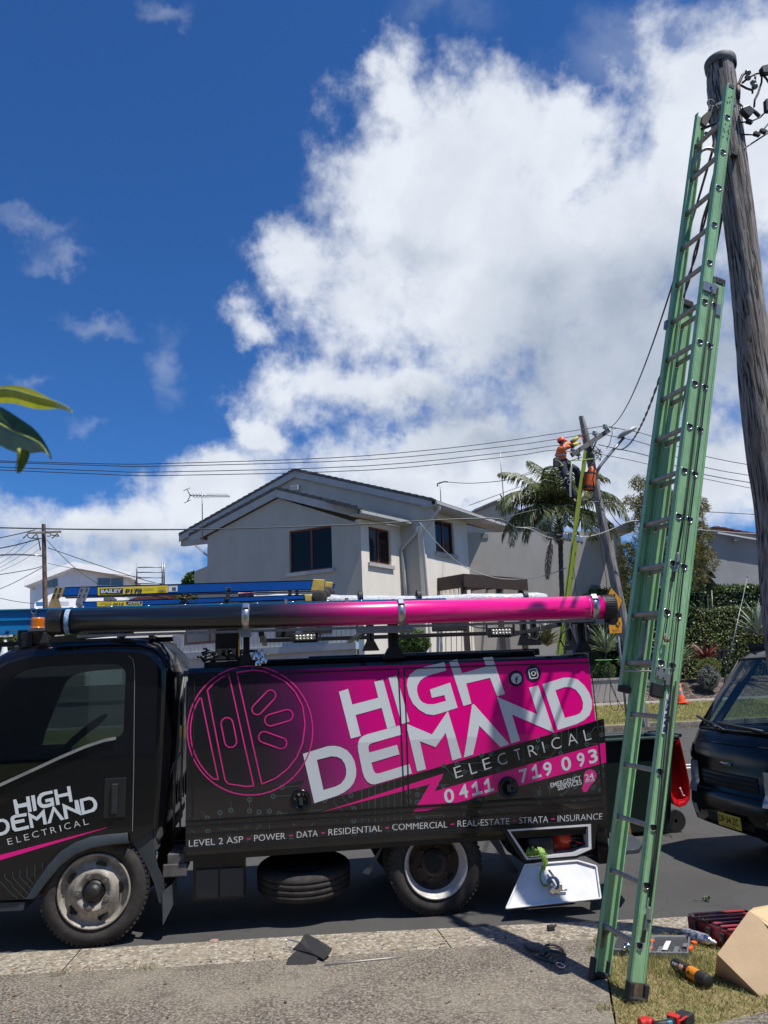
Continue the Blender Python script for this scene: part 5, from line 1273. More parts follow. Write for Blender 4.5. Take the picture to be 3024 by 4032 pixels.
# street lamp on its outreach arm
lamp = thing('street_lamp', 'flat oval street lamp on a long slanting arm from the leaning pole', 'street lamp', P(*sp4(965, 850), Y=YP-.15))
mb = MB(); mb.tube([P(*sp4(x, y), Y=YP-.2) for x, y in [(965, 855), (1010, 780), (1150, 610), (1265, 478)]], [.06, .05, .045, .045], 10); mb.build('arm', steel, lamp)
mb = MB(); c_ = P(*sp4(1308, 425), Y=YP-.2); ll = []
ax_ = (P(*sp4(1385, 385), Y=YP-.2)-P(*sp4(1235, 468), Y=YP-.2)); L_l = ax_.length/2; ax_.normalize(); sd = Vector((0, -1, 0)); sd = (sd-ax_*sd.dot(ax_)).normalized(); upl = ax_.cross(sd)
if upl.z < 0: upl = -upl
vs = []; N = 24
for (sc, h) in ((.3, .16), (.75, .13), (1.0, .05), (1.02, 0), (.85, -.04), (.0, -.05)):
    for k in range(N):
        a = 2*pi*k/N; vs.append(c_+ax_*cos(a)*L_l*sc*1.2+sd*sin(a)*.36*sc*(1-.25*cos(a))+upl*h*.8)
mb.add(vs, [(i*N+k, i*N+(k+1) % N, (i+1)*N+(k+1) % N, (i+1)*N+k) for i in range(5) for k in range(N)], smooth=True); mb.build('lamp_head', mat('lamp_grey', (.42, .43, .42), .4), lamp)
# orange tool bucket hanging from the pole
bk = thing('tool_bucket', 'orange canvas tool bucket hanging on the leaning power pole', 'bucket', P(*sp4(885, 960), Y=YP-.3))
b0 = P(*sp4(882, 1035), Y=YP-.45); b1 = P(*sp4(895, 870), Y=YP-.45); br_ = .185
ob = mat('orange_canvas', (.75, .13, .02), .5, var=.25, vs=9)
mb = MB(); mb.lathe(b0, b1-b0, [(0, 0), (br_*.93, .0), (br_*.97, .1), (br_, (b1-b0).length)], 20); bo = mb.build('bag', ob, bk)
mb = MB(); mb.lathe(b0, b1-b0, [(br_*.98, -.03), (br_*.99, .045)], 20); mb.lathe(b1, b1-b0, [(br_*1.02, -.04), (br_*1.02, .01)], 20)
mb.build('rim_band', mat('black_strap', (.02, .02, .022), .6), bk)
mb = MB(); mb.lathe(P(*sp4(915, 870), Y=YP-.35), (0, 0, 1), [(.14, 0), (.13, .1), (.06, .22)], 12); mb.build('flap', ob, bk)
mb = MB(); mb.tube([P(*sp4(x, y), Y=YP-.62) for x, y in [(945, 1030), (925, 940), (935, 860), (940, 800), (935, 720)]], .018, 5); mb.tube([P(*sp4(x, y), Y=YP-.5) for x, y in [(870, 860), (900, 800), (945, 720)]], .012, 5); mb.build('strap', mat('black_strap', (0, 0, 0)), bk)
# wires
wirem = mat('wire_dark', (.02, .02, .025), .5); wiren = mat('wire_grey', (.10, .10, .10), .4, metal=.3)
def smooth_path(pts, sub=4):
    out = []
    n = len(pts)
    for i in range(n-1):
        p0 = pts[max(i-1, 0)]; p1 = pts[i]; p2 = pts[i+1]; p3 = pts[min(i+2, n-1)]
        for k in range(sub):
            t = k/sub; out.append(.5*((2*p1)+(-p0+p2)*t+(2*p0-5*p1+4*p2-p3)*t*t+(-p0+3*p1-3*p2+p3)*t**3))
    out.append(pts[-1]); return out
def wire(px, Y, r, label, m=wirem, group=None, name='cable', cat='wire', sub=4):
    Ys = Y if isinstance(Y, (list, tuple)) else [Y]*len(px)
    pts = [P(u, v, Y=y) for (u, v), y in zip(px, Ys)]
    mb = MB(); mb.tube(smooth_path(pts, sub) if sub > 1 else pts, r, 6)
    return mb.build(name, m, label=label, cat=cat, group=group)
i0 = sp4(1058, 350); i1 = sp4(946, 425); i2 = sp4(705, 600); i3 = sp4(765, 655)
GW = 'power lines running across the sky above the houses'
wire([(-60, 1813), (400, 1826), (650, 1825), (1300, 1803), (1700, 1771), (2000, 1735), i0], YP-.25, .012, 'uppermost power line running left from the leaning pole over the roofs', group=GW, name='power_line')
wire([(-60, 1818), (400, 1833), (650, 1835), (1450, 1810), (2000, 1756), (2264, 1717), i1], YP-.25, .012, 'second highest power line running left from the leaning pole', group=GW, name='power_line')
wire([(-60, 1837), (400, 1854), (650, 1858), (1450, 1834), (2000, 1780), (2200, 1753), i2], YP-.25, .012, 'third power line down, passing behind the worker', group=GW, name='power_line')
wire([(-60, 1848), (400, 1867), (650, 1872), (1450, 1851), (2000, 1798), (2180, 1772), i3], YP-.25, .012, 'lowest of the four bare power lines left of the leaning pole', group=GW, name='power_line')
GR = 'power lines right of the leaning pole'
wire([i0, (2450, 1690), (2555, 1714), (2792, 1800), (3100, 1853)], YP-.25, .012, 'uppermost power line leaving the leaning pole to the right', group=GR, name='power_line')
wire([i1, (2400, 1715), (2550, 1750), (2770, 1839), (3100, 1893)], YP-.25, .012, 'second power line right of the leaning pole', group=GR, name='power_line')
wire([sp4(985, 555), (2420, 1765), (2545, 1793), (2766, 1867), (3100, 1922)], YP-.25, .014, 'lowest twisted power line right of the leaning pole', group=GR, name='power_line')
wire([sp4(945, 648), (2400, 1795), (2540, 1825), (2750, 1880), (3100, 1950)], YP-.25, .010, 'thin wire leaving the leaning pole just under the power lines', group=GR, name='power_line')
TC = wire([(-80, 2076), (300, 2084), (700, 2085), (1050, 2078), (1450, 2063), (1639, 2052), (1832, 2043), (1967, 2044), (2030, 2077), (2097, 2078), (2150, 2101), (2212, 2112)], 22.4, .020, 'thick black and silver telecom cable crossing in front of the houses', m=wiren)
wire([(2030, 2076), (2090, 2083), (2140, 2110), (2205, 2126)], 22.35, .015, 'lower loop of cable beside the metal amplifier box', m=mat('silver_cable', (.34, .34, .34), .5, metal=.2))
wire([(2290, 2116), (2340, 2108), (2400, 2088), (2470, 2056), (2530, 2052), (2640, 2075), (2900, 2098), (3100, 2110)], 22.3, .016, 'silver cable rising right from the amplifier box behind the ladder', m=mat('silver_cable', (0, 0, 0)))
wire([(1650, 2056), (1735, 2153), (1830, 2232), (1950, 2275), (2060, 2280), (2160, 2262), (2240, 2232)], 24, .012, 'slack pale service wire sagging in front of the grey house', m=mat('silver_cable', (0, 0, 0)))
wire([(1764, 1898), (1850, 1903), (1960, 1895), (2030, 1882), (2150, 1846), (2290, 1800)], [33, 32, 30, 28, 25.5, YP], .014, 'service wire from the mast on the grey house to the leaning pole')
wire([(1950, 2052), (2060, 2018), (2200, 1992), (2365, 1975), (2520, 1992), (2700, 2010), (3100, 2032)], 22.7, .012, 'thin horizontal wire clamped to the leaning pole below the palm crown', m=wiren)
wire([(2000, 1888), (2110, 1852), (2200, 1830)], [30, 26, 23.5], .009, 'short thin wire running behind the palm fronds to the pole')
amp = thing('cable_amplifier', 'silver finned telecom box hung on the cable beside the lime ladder', 'box', P(2250, 2118, Y=22.35))
mb = MB(); a = P(2212, 2110, Y=22.3); b = P(2292, 2125, Y=22.3); mb.beam(a, b, .18, .20, up=(0, -1, 0)); ab = mb.build('housing', alu, amp, bevel=.02)
for k in range(6):
    mb = MB(); q = a+(b-a)*(.15+k*.13); mb.box(q, (.03, .21, .23)); mb.build('fin', steel, amp)
mb = MB(); q = a+(b-a)*.55; mb.box(q+Vector((0, -.09, .08)), (.16, .02, .12)); mb.build('label_plate', white, amp)
mb = MB(); mb.cyl(a, a-Vector((.22, 0, -.02)), .05, 8); mb.build('cable_boot', blackp, amp)
# far left pole
lp = thing('power_pole', 'distant brown timber power pole with a single cross arm at the far left', 'pole', (-16, 58, 0))
YL = 56; a = P(*w1(712, 265), Y=YL); b = P(*w1(740, 1640), Y=YL); b2_ = b+(b-a).normalized()*7
pole3([b2_, b, (a+b)/2, a], [.19, .17, .15, .135], lp, m=mat('brown_pole', (.17, .115, .09), .9, var=.5, vs=3, bump=.6, bs=20))
mb = MB(); mb.beam(P(*w1(445, 408), Y=YL-.25), P(*w1(1000, 388), Y=YL-.25), .14, .14); mb.build('cross_arm', mat('pale_timber', (.30, .26, .22), .8, var=.3), lp)
mb = MB()
for l in ([(445, 430), (400, 478), (375, 495)], [(450, 430), (460, 480), (510, 495), (650, 500)], [(600, 420), (545, 470), (520, 498)], [(740, 400), (830, 420), (820, 460), (770, 460)], [(935, 415), (890, 465), (845, 498)], [(960, 465), (935, 420)], [(830, 440), (960, 465)], [(600, 430), (640, 560), (660, 690)]):
    mb.tube([P(*w1(x, y), Y=YL-.3) for x, y in l], .04, 5)
each(mb, 'jumper_wires', blackp, lp)
mb = MB(); mb.tube([P(*w1(x, y), Y=YL-.2) for x, y in [(690, 780), (500, 768), (250, 760), (100, 765), (-60, 775)]], .06, 6); mb.build('lamp_arm', alu, lp)
GL = 'wires fanning out from the far left pole'
for l, r, lb in (([(-80, 505), (300, 425), (580, 355)], .05, 'thick wire rising to the top of the far left pole from the edge'), ([(-80, 675), (300, 595), (690, 490)], .06, 'thickest wire meeting the far left pole below the cross arm'),
        ([(-80, 1100), (300, 1040), (560, 990), (690, 950)], .04, 'wire joining the far left pole halfway down'), ([(-80, 1355), (200, 1235), (450, 1105), (700, 965)], .035, 'steep wire running from the left edge up to the far left pole'),
        ([(-80, 1455), (250, 1525), (580, 1565)], .03, 'low wire from the left edge to the white house'), ([(760, 520), (950, 720), (1250, 1000), (1600, 1240)], .035, 'steeply falling wire right of the far left pole'),
        ([(780, 650), (1100, 760), (1650, 950), (2300, 1160), (2780, 1280)], .04, 'long wire falling from the far left pole past the white gable'), ([(780, 905), (1200, 990), (1650, 1060), (2300, 1130)], .025, 'thin wire crossing the white gable'),
        ([(-80, 870), (200, 680), (370, 510)], .02, 'faint outer wire of the fan left of the far pole'), ([(-80, 960), (250, 740), (510, 510)], .02, 'second faint wire of the fan left of the far pole'),
        ([(-80, 1020), (300, 800), (680, 530)], .02, 'third faint wire of the fan left of the far pole'), ([(-80, 1070), (350, 870), (690, 640)], .02, 'lowest faint wire of the fan left of the far pole')):
    wire([w1(x, y) for x, y in l], YL-.3, r*.65, lb, group=GL, name='power_line')
# street name sign at far left
sg = thing('street_sign', 'white street name sign reading ROAD on a grey post at the left edge', 'sign', (-7, 17, 0))
sA = P(-40, 2488, Y=17); sB = P(50, 2486, Y=17); sC = P(48, 2507, Y=17)
mb = MB(); mb.b2((sA.x-.3, 17, sC.z), (sB.x, 17.02, sB.z)); mb.build('sign_plate', white, sg, bevel=.004)
mb = MB(); add_text(mb, 'ROAD', P(0, 2503, Y=16.995), (1, 0, .0), (0, 0, 1), (P(38, 2503, Y=17).x-P(0, 2503, Y=17).x), .075, .01); mb.build('lettering', blackp, sg)
mb = MB(); q = P(22, 2520, Y=17.03); mb.cyl((q.x, 17.05, 0), (q.x, 17.05, q.z+.02), .035, 10); mb.build('post', steel, sg)
mb = MB(); mb.lathe((q.x, 17.0, q.z-.35), (0, 0, 1), [(.09, 0), (.02, .35)], 8); mb.build('post_sleeve', white, sg)
# warning signs by the leaning pole
ws = thing('curve_sign', 'yellow diamond bend warning sign by the foot of the leaning pole', 'sign', (10, 21.5, .3))
yel = mat('sign_yellow', (.72, .30, .01), .45, var=.1, vs=3); sb = mat('sign_black', (.015, .015, .015), .5)
dm = [v7(x, y) for x, y in [(1062, 1292), (1255, 1510), (1175, 1700), (975, 1480)]]
YG = 21.6
mb = MB(); mb.prism([P(u, v, Y=YG) for u, v in dm], (0, .02, 0)); mb.build('sign_plate', sb, ws)
cx_, cy_ = sum(p[0] for p in dm)/4, sum(p[1] for p in dm)/4
mb = MB(); mb.prism([P(cx_+(u-cx_)*.92, cy_+(v-cy_)*.92, Y=YG-.004) for u, v in dm], (0, .003, 0)); mb.build('sign_face', yel, ws)
mb = MB(); mb.prism([P(*v7(x, y), Y=YG-.009) for x, y in [(1105, 1400), (1132, 1405), (1128, 1500), (1135, 1600), (1160, 1665), (1130, 1665), (1108, 1600), (1098, 1500)]], (0, .004, 0)); mb.prism([P(*v7(x, y), Y=YG-.009) for x, y in [(1020, 1430), (1045, 1418), (1070, 1470), (1062, 1500)]], (0, .004, 0)); mb.build('arrow', sb, ws)
mb = MB(); sq = [v7(x, y) for x, y in [(1035, 1830), (1225, 1790), (1245, 1900), (1235, 2040), (1045, 2050), (1030, 1960)]]
mb.prism([P(u, v, Y=YG) for u, v in sq], (0, .02, 0)); mb.build('speed_plate', yel, ws)
mb = MB(); add_text(mb, 'km/h', P(*v7(1088, 2015), Y=YG-.004), RT, (0, 0, 1), .18, .06, .01); mb.tube([P(*v7(x, y), Y=YG-.006) for x, y in [(1140, 1870), (1155, 1920), (1185, 1930), (1200, 1890), (1195, 1860)]], .016, 5); mb.build('lettering', sb, ws)
mb = MB(); mb.cyl(P(*v7(1120, 1480), Y=YG+.06), (P(*v7(1135, 2050), Y=YG).x+.1, YG+.06, .2), .035, 8); mb.build('post', steel, ws)
# hanging thin lines by the pole (looped rope on the verge)
wire([v7(405, 780), v7(440, 950), v7(480, 1200), v7(520, 1450), c7(500, 560), c7(540, 760), c7(570, 860), c7(640, 980)], 21.9, .010, 'thin black hand line hanging from the lime ladder to the verge', name='rope', cat='rope')
wire([v7(870, 440), v7(920, 800), v7(1000, 1370), c7(515, 640), c7(545, 780), c7(540, 900), c7(560, 975), c7(600, 970), c7(590, 900), c7(555, 800)], 22.0, .010, 'looped black rope hanging beside the leaning pole', name='rope', cat='rope')
wire([c7(436, 628), c7(520, 626), c7(600, 622)], 21.8, .014, 'green ground line stretched in front of the spiky plants', m=mat('green_rope', (.10, .35, .05), .6), name='rope', cat='rope')
# ================================================================ lime ladder and worker
lad = thing('lime_ladder', 'lime green extension ladder leaning on the far power pole', 'ladder', P(2230, 2600, Y=21.5))
lime = mat('lime_fibreglass', (.20, .25, .02), .4, var=.15, vs=4)
L0 = P(*sp4(845, 640), Y=YP-.30); L1 = P(*sp4(635, 2212), Y=21.7); L1 = L1+(L1-L0).normalized()*((L1.z-.7)/((L0.z-L1.z))*(L1-L0).length)*.98
dl = (L0-L1).normalized(); sdv = Vector((.44, .90, 0)).normalized()
tot = (L0-L1).length
for s_, m_ in ((-.20, lime), (.20, lime)):
    mb = MB(); mb.beam(L1+sdv*s_, L0+sdv*s_, .05, .085, up=(sdv.y, -sdv.x, 0)); mb.build('rail', m_, lad)
    mb = MB(); mb.beam(L1+sdv*s_*1.2+Vector((.05, -.05, 0)), L1+sdv*s_*1.2+Vector((.05, -.05, 0))+dl*tot*.62, .05, .08, up=(sdv.y, -sdv.x, 0)); mb.build('rail', m_, lad)
for k in range(int(tot/.305)):
    q = L1+dl*(.2+k*.305); mb = MB(); mb.cyl(q-sdv*.2, q+sdv*.2, .016, 6); mb.build('rung', steel, lad)
mb = MB(); q = P(*v7(447, 735), Y=YP-1.0); mb.box(q, (.12, .03, .16)); mb.build('sticker', sb, lad)
# palm
palm = thing('palm_tree', 'feathery palm behind the worker with arching grey-green fronds', 'palm', P(2205, 2500, Y=25.5))
YQ = 25.5; pc = P(2208, 2040, Y=YQ)
tr_ = [P(2206, 2040, Y=YQ), P(2208, 2200, Y=YQ), P(2212, 2330, Y=YQ), P(2213, 2420, Y=YQ)]; tr_.append(Vector((tr_[-1].x, YQ, .8)))
trunkm = mat('palm_trunk', (.10, .085, .075), .85, var=.4, vs=14, stretch=(1, 1, 4), bump=.8, bs=30)
mb = MB(); pts = []; rs = []
for a, b in zip(tr_[:-1], tr_[1:]):
    n = max(2, int((b-a).length/.12))
    for k in range(n): pts.append(a+(b-a)*k/n); rs.append(.080+.010*(k % 2))
mb.tube(pts, rs, 10); mb.build('trunk', trunkm, palm)
frm = leafmat('frond_green', [(0, (.035, .055, .022)), (.5, (.11, .14, .05)), (.85, (.19, .21, .08)), (1, (.32, .31, .15))], .45, .3)
frb = leafmat('frond_brown', [(0, (.09, .06, .045)), (1, (.22, .15, .11))], .8, .2)
def frond(base, az_, el_, L, droop, m=frm, hang=.9, nleaf=46, wleaf=.02, ll=.52, seed=0, name='frond', parent=palm):
    rr = random.Random(seed); mb = MB(); pts = []; p = Vector(base); e_ = el_; n = 14
    hz = Vector((cos(az_), sin(az_), 0))
    for i in range(n+1):
        pts.append(p.copy()); dvec = hz*cos(e_)+Vector((0, 0, sin(e_))); p = p+dvec*(L/n); e_ -= droop/n*(.5+1.2*i/n)
    mb.tube(pts, [.028*(1-.85*i/n)+.004 for i in range(n+1)], 5)
    side = Vector((-sin(az_), cos(az_), 0))
    for k in range(nleaf):
        t = .12+.88*k/nleaf; f = t*n; i = min(int(f), n-1); q = pts[i]+(pts[i+1]-pts[i])*(f-i); tg = (pts[i+1]-pts[i]).normalized()
        le = ll*(sin(pi*min(1, t*.92+.08))**.6+.15)
        for s_ in (-1, 1):
            d_ = (side*s_*(.75+rr.uniform(-.1, .1))+tg*(.55+rr.uniform(-.1, .15))+Vector((0, 0, -.25*hang+rr.uniform(-.1, .1)))).normalized()
            tip = q+d_*le*.6; d2 = (d_*.6+Vector((0, 0, -hang))).normalized(); tip2 = tip+d2*le*.5
            w_ = tg*wleaf
            mb.add([q-w_*.5, q+w_*.5, tip+w_, tip-w_, tip2], [(0, 1, 2, 3), (3, 2, 4)])
    return mb.build(name, m, parent, fixn=False)
fr = [(180, 62, 2.2, 1.2), (150, 45, 2.1, 1.7), (200, 38, 2.3, 1.9), (170, 15, 2.2, 1.8), (205, 8, 2.3, 1.7), (225, 55, 1.9, 1.9), (250, 70, 1.9, 1.3), (110, 65, 2.1, 1.4), (90, 50, 2.0, 1.8), (60, 55, 2.2, 1.7), (20, 48, 2.2, 1.6), (0, 28, 2.3, 1.8), (340, 35, 2.2, 2.0), (350, 5, 2.0, 1.6), (310, 60, 2.1, 1.9), (285, 45, 1.9, 2.2), (265, 20, 1.6, 2.2), (195, -5, 1.7, 1.6), (160, 30, 2.0, 2.2), (215, 25, 2.0, 2.3), (10, 10, 1.9, 2.0), (330, 15, 1.9, 2.2), (75, 75, 2.1, 1.1), (300, 0, 1.5, 1.6), (240, -10, 1.5, 1.4), (270, 78, 1.8, 1.6), (130, 80, 2.0, .9), (40, 20, 2.0, 2.0), (235, 15, 1.8, 2.2), (185, 52, 2.3, 2.1), (20, 68, 2.0, 1.4)]
for i, (a, e_, L, dr) in enumerate(fr): frond(pc+Vector((0, 0, rnd.uniform(.1, .4))), radians(a)-.15, radians(e_), L*1.22, dr*1.0, seed=i, ll=.62, nleaf=54, wleaf=.024)
frond(P(*v7(90, 480), Y=YQ-.3), radians(200), radians(-70), 1.5, .3, m=frb, seed=40, hang=1.2, ll=.35)
frond(pc+Vector((-.2, -.2, -.1)), radians(250), radians(-60), 1.0, .3, m=frb, seed=41, ll=.3); frond(pc+Vector((.2, -.1, -.1)), radians(320), radians(-50), 1.0, .6, m=frb, seed=42, ll=.3)
# foliage helpers
def clump_leaves(mb, c, r, n, size, rr, flat=.0, asp=.45, shell=.0):
    for _ in range(n):
        a = rr.random()*2*pi; zc = rr.uniform(-1, 1); q = sqrt(1-zc*zc); rad_ = (shell+(1-shell)*rr.random()**.4)
        p = Vector((c[0]+r[0]*q*cos(a)*rad_, c[1]+r[1]*q*sin(a)*rad_, c[2]+r[2]*zc*rad_))
        d = Vector((rr.gauss(0, 1), rr.gauss(0, 1), rr.gauss(0, 1)+flat)).normalized(); s = d.orthogonal().normalized(); s = Matrix.Rotation(rr.random()*6.28, 3, d) @ s; s2 = d.cross(s); z_ = size*rr.uniform(.6, 1.3)
        mb.add([p-s*z_*.5, p+s2*z_*asp*.5, p+s*z_*.5, p-s2*z_*asp*.5], [(0, 1, 2, 3)])
# bottlebrush tree behind the ladder
bt = thing('bottlebrush_tree', 'olive feathery tree behind the green extension ladder', 'tree', P(2600, 2500, Y=30))
YT = 30
tm = leafmat('olive_leaf', [(0, (.07, .08, .02)), (.5, (.15, .15, .035)), (.9, (.27, .25, .07)), (.97, (.33, .27, .08)), (1, (.25, .05, .03))], .6, .25)
mb = MB(); rr = random.Random(3)
for (u, v, ru, rv, n) in ((2520, 1910, 40, 35, 420), (2500, 1990, 55, 35, 520), (2545, 2080, 80, 60, 900), (2600, 2020, 100, 110, 2600), (2690, 2050, 90, 100, 2200), (2740, 2120, 70, 70, 1300), (2640, 2180, 130, 110, 3200), (2770, 2220, 60, 80, 1300), (2700, 2280, 90, 60, 1500), (2540, 2200, 70, 90, 1100), (2500, 2300, 60, 70, 1100), (2470, 2220, 40, 90, 900), (2480, 2380, 60, 60, 900), (2750, 2000, 45, 40, 500)):
    c = P(u, v, Y=YT); k = YT/3028; clump_leaves(mb, c, (ru*k, ru*k*.8, rv*k), n, .13, rr, asp=.25)
    for _ in range(int(n/14)):
        a = rr.random()*6.28; e_ = rr.uniform(-.3, 1.2); dd = Vector((cos(a)*cos(e_), sin(a)*cos(e_)*.7, sin(e_))); q = c+Vector((dd.x*ru*k, dd.y*ru*k, dd.z*rv*k)); clump_leaves(mb, q, (.16, .16, .16), 22, .11, rr, asp=.22)
mb.build('crown', tm, bt, fixn=False, kind='stuff')
mb = MB(); t0 = P(2620, 2450, Y=YT); t0.z = 1.4
for (u, v) in ((2520, 1940), (2600, 1980), (2690, 2030), (2740, 2120), (2560, 2120), (2770, 2210)): m_ = P(2630, 2300, Y=YT); mb.tube([t0, m_, P(u, v, Y=YT)], [.13, .09, .03], 7)
mb.build('trunk', trunkm, bt)
# bird-of-paradise leaves
bp = thing('giant_leaf_plant', 'broad split-leaved plant between the tree and the hedge', 'plant', P(2780, 2500, Y=30.5))
gl = mat('broad_leaf', (.045, .075, .03), .3, var=.3, vs=4)
for (x0, y0, x1, y1, w_) in ((410, 800, 530, 870, 40), (360, 910, 540, 960, 55), (290, 930, 390, 1010, 45), (400, 990, 520, 1010, 40), (200, 1000, 280, 900, 40), (430, 840, 400, 930, 30)):
    a = P(*rr_(x0, y0), Y=30.2); b = P(*rr_(x1, y1), Y=29.9); d = b-a; up_ = Vector((0, -.3, 1)).normalized(); kk = w_/3.16*30/3028
    mb = MB(); n = 8; vs = []
    for i in range(n+1):
        t = i/n; wd = kk*sin(pi*(.08+.9*t))**.7; c_ = a+d*t+up_*kk*.4*sin(pi*t); vs += [c_+up_*wd, c_-Vector((0, .05, 0)), c_-up_*wd]
    mb.add(vs, [(i*3+j, i*3+3+j, i*3+4+j, i*3+1+j) for i in range(n) for j in range(2)], smooth=True); each(mb, 'leaf', gl, bp)
mb = MB(); 
for (x, y) in ((420, 900), (330, 960), (480, 1000)): q = P(*rr_(x, y), Y=30.2); mb.tube([q, (q.x-.3, 30.3, 1.5)], .03, 5)
each(mb, 'stems', gl, bp)
# hedges
hm = leafmat('hedge_leaf', [(0, (.02, .035, .012)), (.45, (.07, .10, .025)), (.8, (.15, .19, .04)), (1, (.32, .35, .08))], .45, .2, .5)
hm2 = leafmat('hedge_leaf_bright', [(0, (.03, .06, .015)), (.5, (.07, .12, .03)), (1, (.17, .24, .06))], .4, .25, .5)
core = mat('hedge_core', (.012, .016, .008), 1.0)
def hedge(x0, x1, y0, y1, z0, z1, n, m, label, top=.5, seed=1, size=.1):
    t = thing('hedge', label, 'hedge', ((x0+x1)/2, y0, z0)); rr = random.Random(seed)
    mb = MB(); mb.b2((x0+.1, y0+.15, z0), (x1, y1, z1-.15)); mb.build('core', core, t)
    mb = MB()
    for _ in range(n):
        x = rr.uniform(x0, x1); f = rr.random()
        if f < .62: p = Vector((x, y0+rr.random()**2*.22-.05, rr.uniform(z0, z1)))
        else: p = Vector((x, rr.uniform(y0-.05, y1), z1-.10+rr.random()*.14))
        p.z += .05*sin(p.x*3.1)*(p.z-z0)/(z1-z0)
        d = Vector((rr.gauss(0, .8), -1+rr.gauss(0, .6), .4+rr.gauss(0, .7))).normalized(); s = d.orthogonal().normalized(); s = Matrix.Rotation(rr.random()*6.28, 3, d) @ s; s2 = d.cross(s); z_ = size*rr.uniform(.6, 1.25)
        mb.add([p-s*z_*.5, p+s2*z_*.28, p+s*z_*.5, p-s2*z_*.28], [(0, 1, 2, 3)])
    for _ in range(int(n*top*.02)):
        x = rr.uniform(x0, x1); c = Vector((x, rr.uniform(y0, y0+.5), z1+rr.uniform(-.02, .12))); clump_leaves(mb, c, (.1, .1, .15), 14, size*.9, rr)
    return mb.build('foliage', m, t, fixn=False, kind='stuff')
zt1 = P(2800, 2395, Y=30).z; zt2 = P(2800, 2318, Y=32).z
hx0 = P(2470, 2500, Y=30).x
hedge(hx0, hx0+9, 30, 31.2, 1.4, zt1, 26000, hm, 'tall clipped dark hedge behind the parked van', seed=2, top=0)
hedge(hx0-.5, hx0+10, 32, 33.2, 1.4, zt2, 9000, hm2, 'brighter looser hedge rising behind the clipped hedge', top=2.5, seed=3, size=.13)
# strappy plants
def strappy(u, v, Y, n, L, w_, m, label, name, cat, seed, upb=.5, z=None):
    b = P(u, v, Y=Y); rr = random.Random(seed); t = thing(name, label, cat, b)
    protos = []
    for i in range(n):
        az_ = rr.random()*2*pi; e_ = rr.uniform(.15, 1.45)**1*upb+.35*rr.random(); l = L*rr.uniform(.75, 1.1); mb = MB(); hz = Vector((cos(az_), sin(az_), 0)); sd_ = Vector((-sin(az_), cos(az_), 0)); p = b.copy(); ns = 5; vs = []
        for k in range(ns+1):
            ww = w_*(1-(k/ns)**2*.95)*(.7+.3*min(1, k)); vs += [p-sd_*ww+Vector((0, 0, ww*.4)), p.copy(), p+sd_*ww+Vector((0, 0, ww*.4))]
            p = p+(hz*cos(e_)+Vector((0, 0, sin(e_))))*l/ns; e_ -= rr.uniform(.05, .22)
        mb.add(vs, [(k*3+j, k*3+3+j, k*3+4+j, k*3+1+j) for k in range(ns) for j in range(2)]); each(mb, 'leaf', m, t, fixn=False)
agm = leafmat('agave_leaf', [(0, (.13, .17, .13)), (1, (.26, .32, .25))], .5); agg = leafmat('dracaena_leaf', [(0, (.09, .14, .07)), (1, (.24, .30, .17))], .5); brm = leafmat('bromeliad_leaf', [(0, (.10, .02, .022)), (.6, (.17, .045, .04)), (1, (.20, .13, .08))], .4)
bgm = leafmat('bromeliad_green', [(0, (.10, .14, .05)), (.7, (.18, .16, .06)), (1, (.20, .05, .05))], .4)
strappy(*rr_(1065, 1590), 28.6, 60, 1.55, .055, agm, 'large silvery agave at the foot of the hedge right of the ladder', 'agave', 'plant', 1, upb=1.0)
strappy(*rr_(60, 1960), 28.4, 90, 1.25, .03, agg, 'spiky green-grey rosette plant beside the ladder rail', 'spiky_plant', 'plant', 2, upb=.8)
strappy(*c7(520, 575), 28.2, 110, 1.35, .03, agg, 'spiky rosette plant under the yellow bend sign', 'spiky_plant', 'plant', 3, upb=.95)
strappy(*rr_(410, 1900), 28.9, 34, .95, .075, brm, 'dark red bromeliad at the foot of the clipped hedge', 'bromeliad', 'plant', 4, upb=.95)
strappy(*c7(100, 530), 28.6, 40, 1.05, .08, bgm, 'red and green bromeliad behind the rear rack posts', 'bromeliad', 'plant', 5, upb=.95)
strappy(*c7(50, 520), 29.0, 24, .9, .06, agg, 'green strappy plant half hidden left of the red bromeliad', 'strappy_plant', 'plant', 6, upb=.8)
def bush(u, v, Y, r, n, m, label, seed, size=.06, cat='shrub', name='shrub'):
    b = P(u, v, Y=Y); t = thing(name, label, cat, (b.x, b.y, b.z-r[2])); rr = random.Random(seed); mb = MB()
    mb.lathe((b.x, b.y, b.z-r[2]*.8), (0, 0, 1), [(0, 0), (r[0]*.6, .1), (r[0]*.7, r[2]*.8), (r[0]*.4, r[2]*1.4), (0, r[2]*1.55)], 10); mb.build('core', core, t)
    mb = MB(); clump_leaves(mb, b, r, n, size, rr, shell=.55)
    for _ in range(int(n/60)):
        a = rr.random()*6.28; e_ = rr.uniform(-.2, 1.4); q = b+Vector((cos(a)*cos(e_)*r[0], sin(a)*cos(e_)*r[1], sin(e_)*r[2])); clump_leaves(mb, q, (.09, .09, .09), 26, size, rr)
    return mb.build('foliage', m, t, fixn=False, kind='stuff')
lg = leafmat('lime_shrub', [(0, (.07, .09, .02)), (1, (.26, .27, .07))], .6, .2); gg = leafmat('silver_shrub', [(0, (.13, .15, .13)), (1, (.32, .34, .31))], .8, .2); mg_ = leafmat('green_shrub', [(0, (.035, .07, .015)), (1, (.14, .21, .05))], .5, .2)
bush(*rr_(455, 1985), 28.3, (.42, .4, .32), 4200, lg, 'rounded yellow-green shrub beside the van windscreen', 7, .05)
bush(*rr_(450, 2120), 28.0, (.4, .3, .42), 2200, gg, 'wispy silver-grey shrub next to the van', 8, .07)
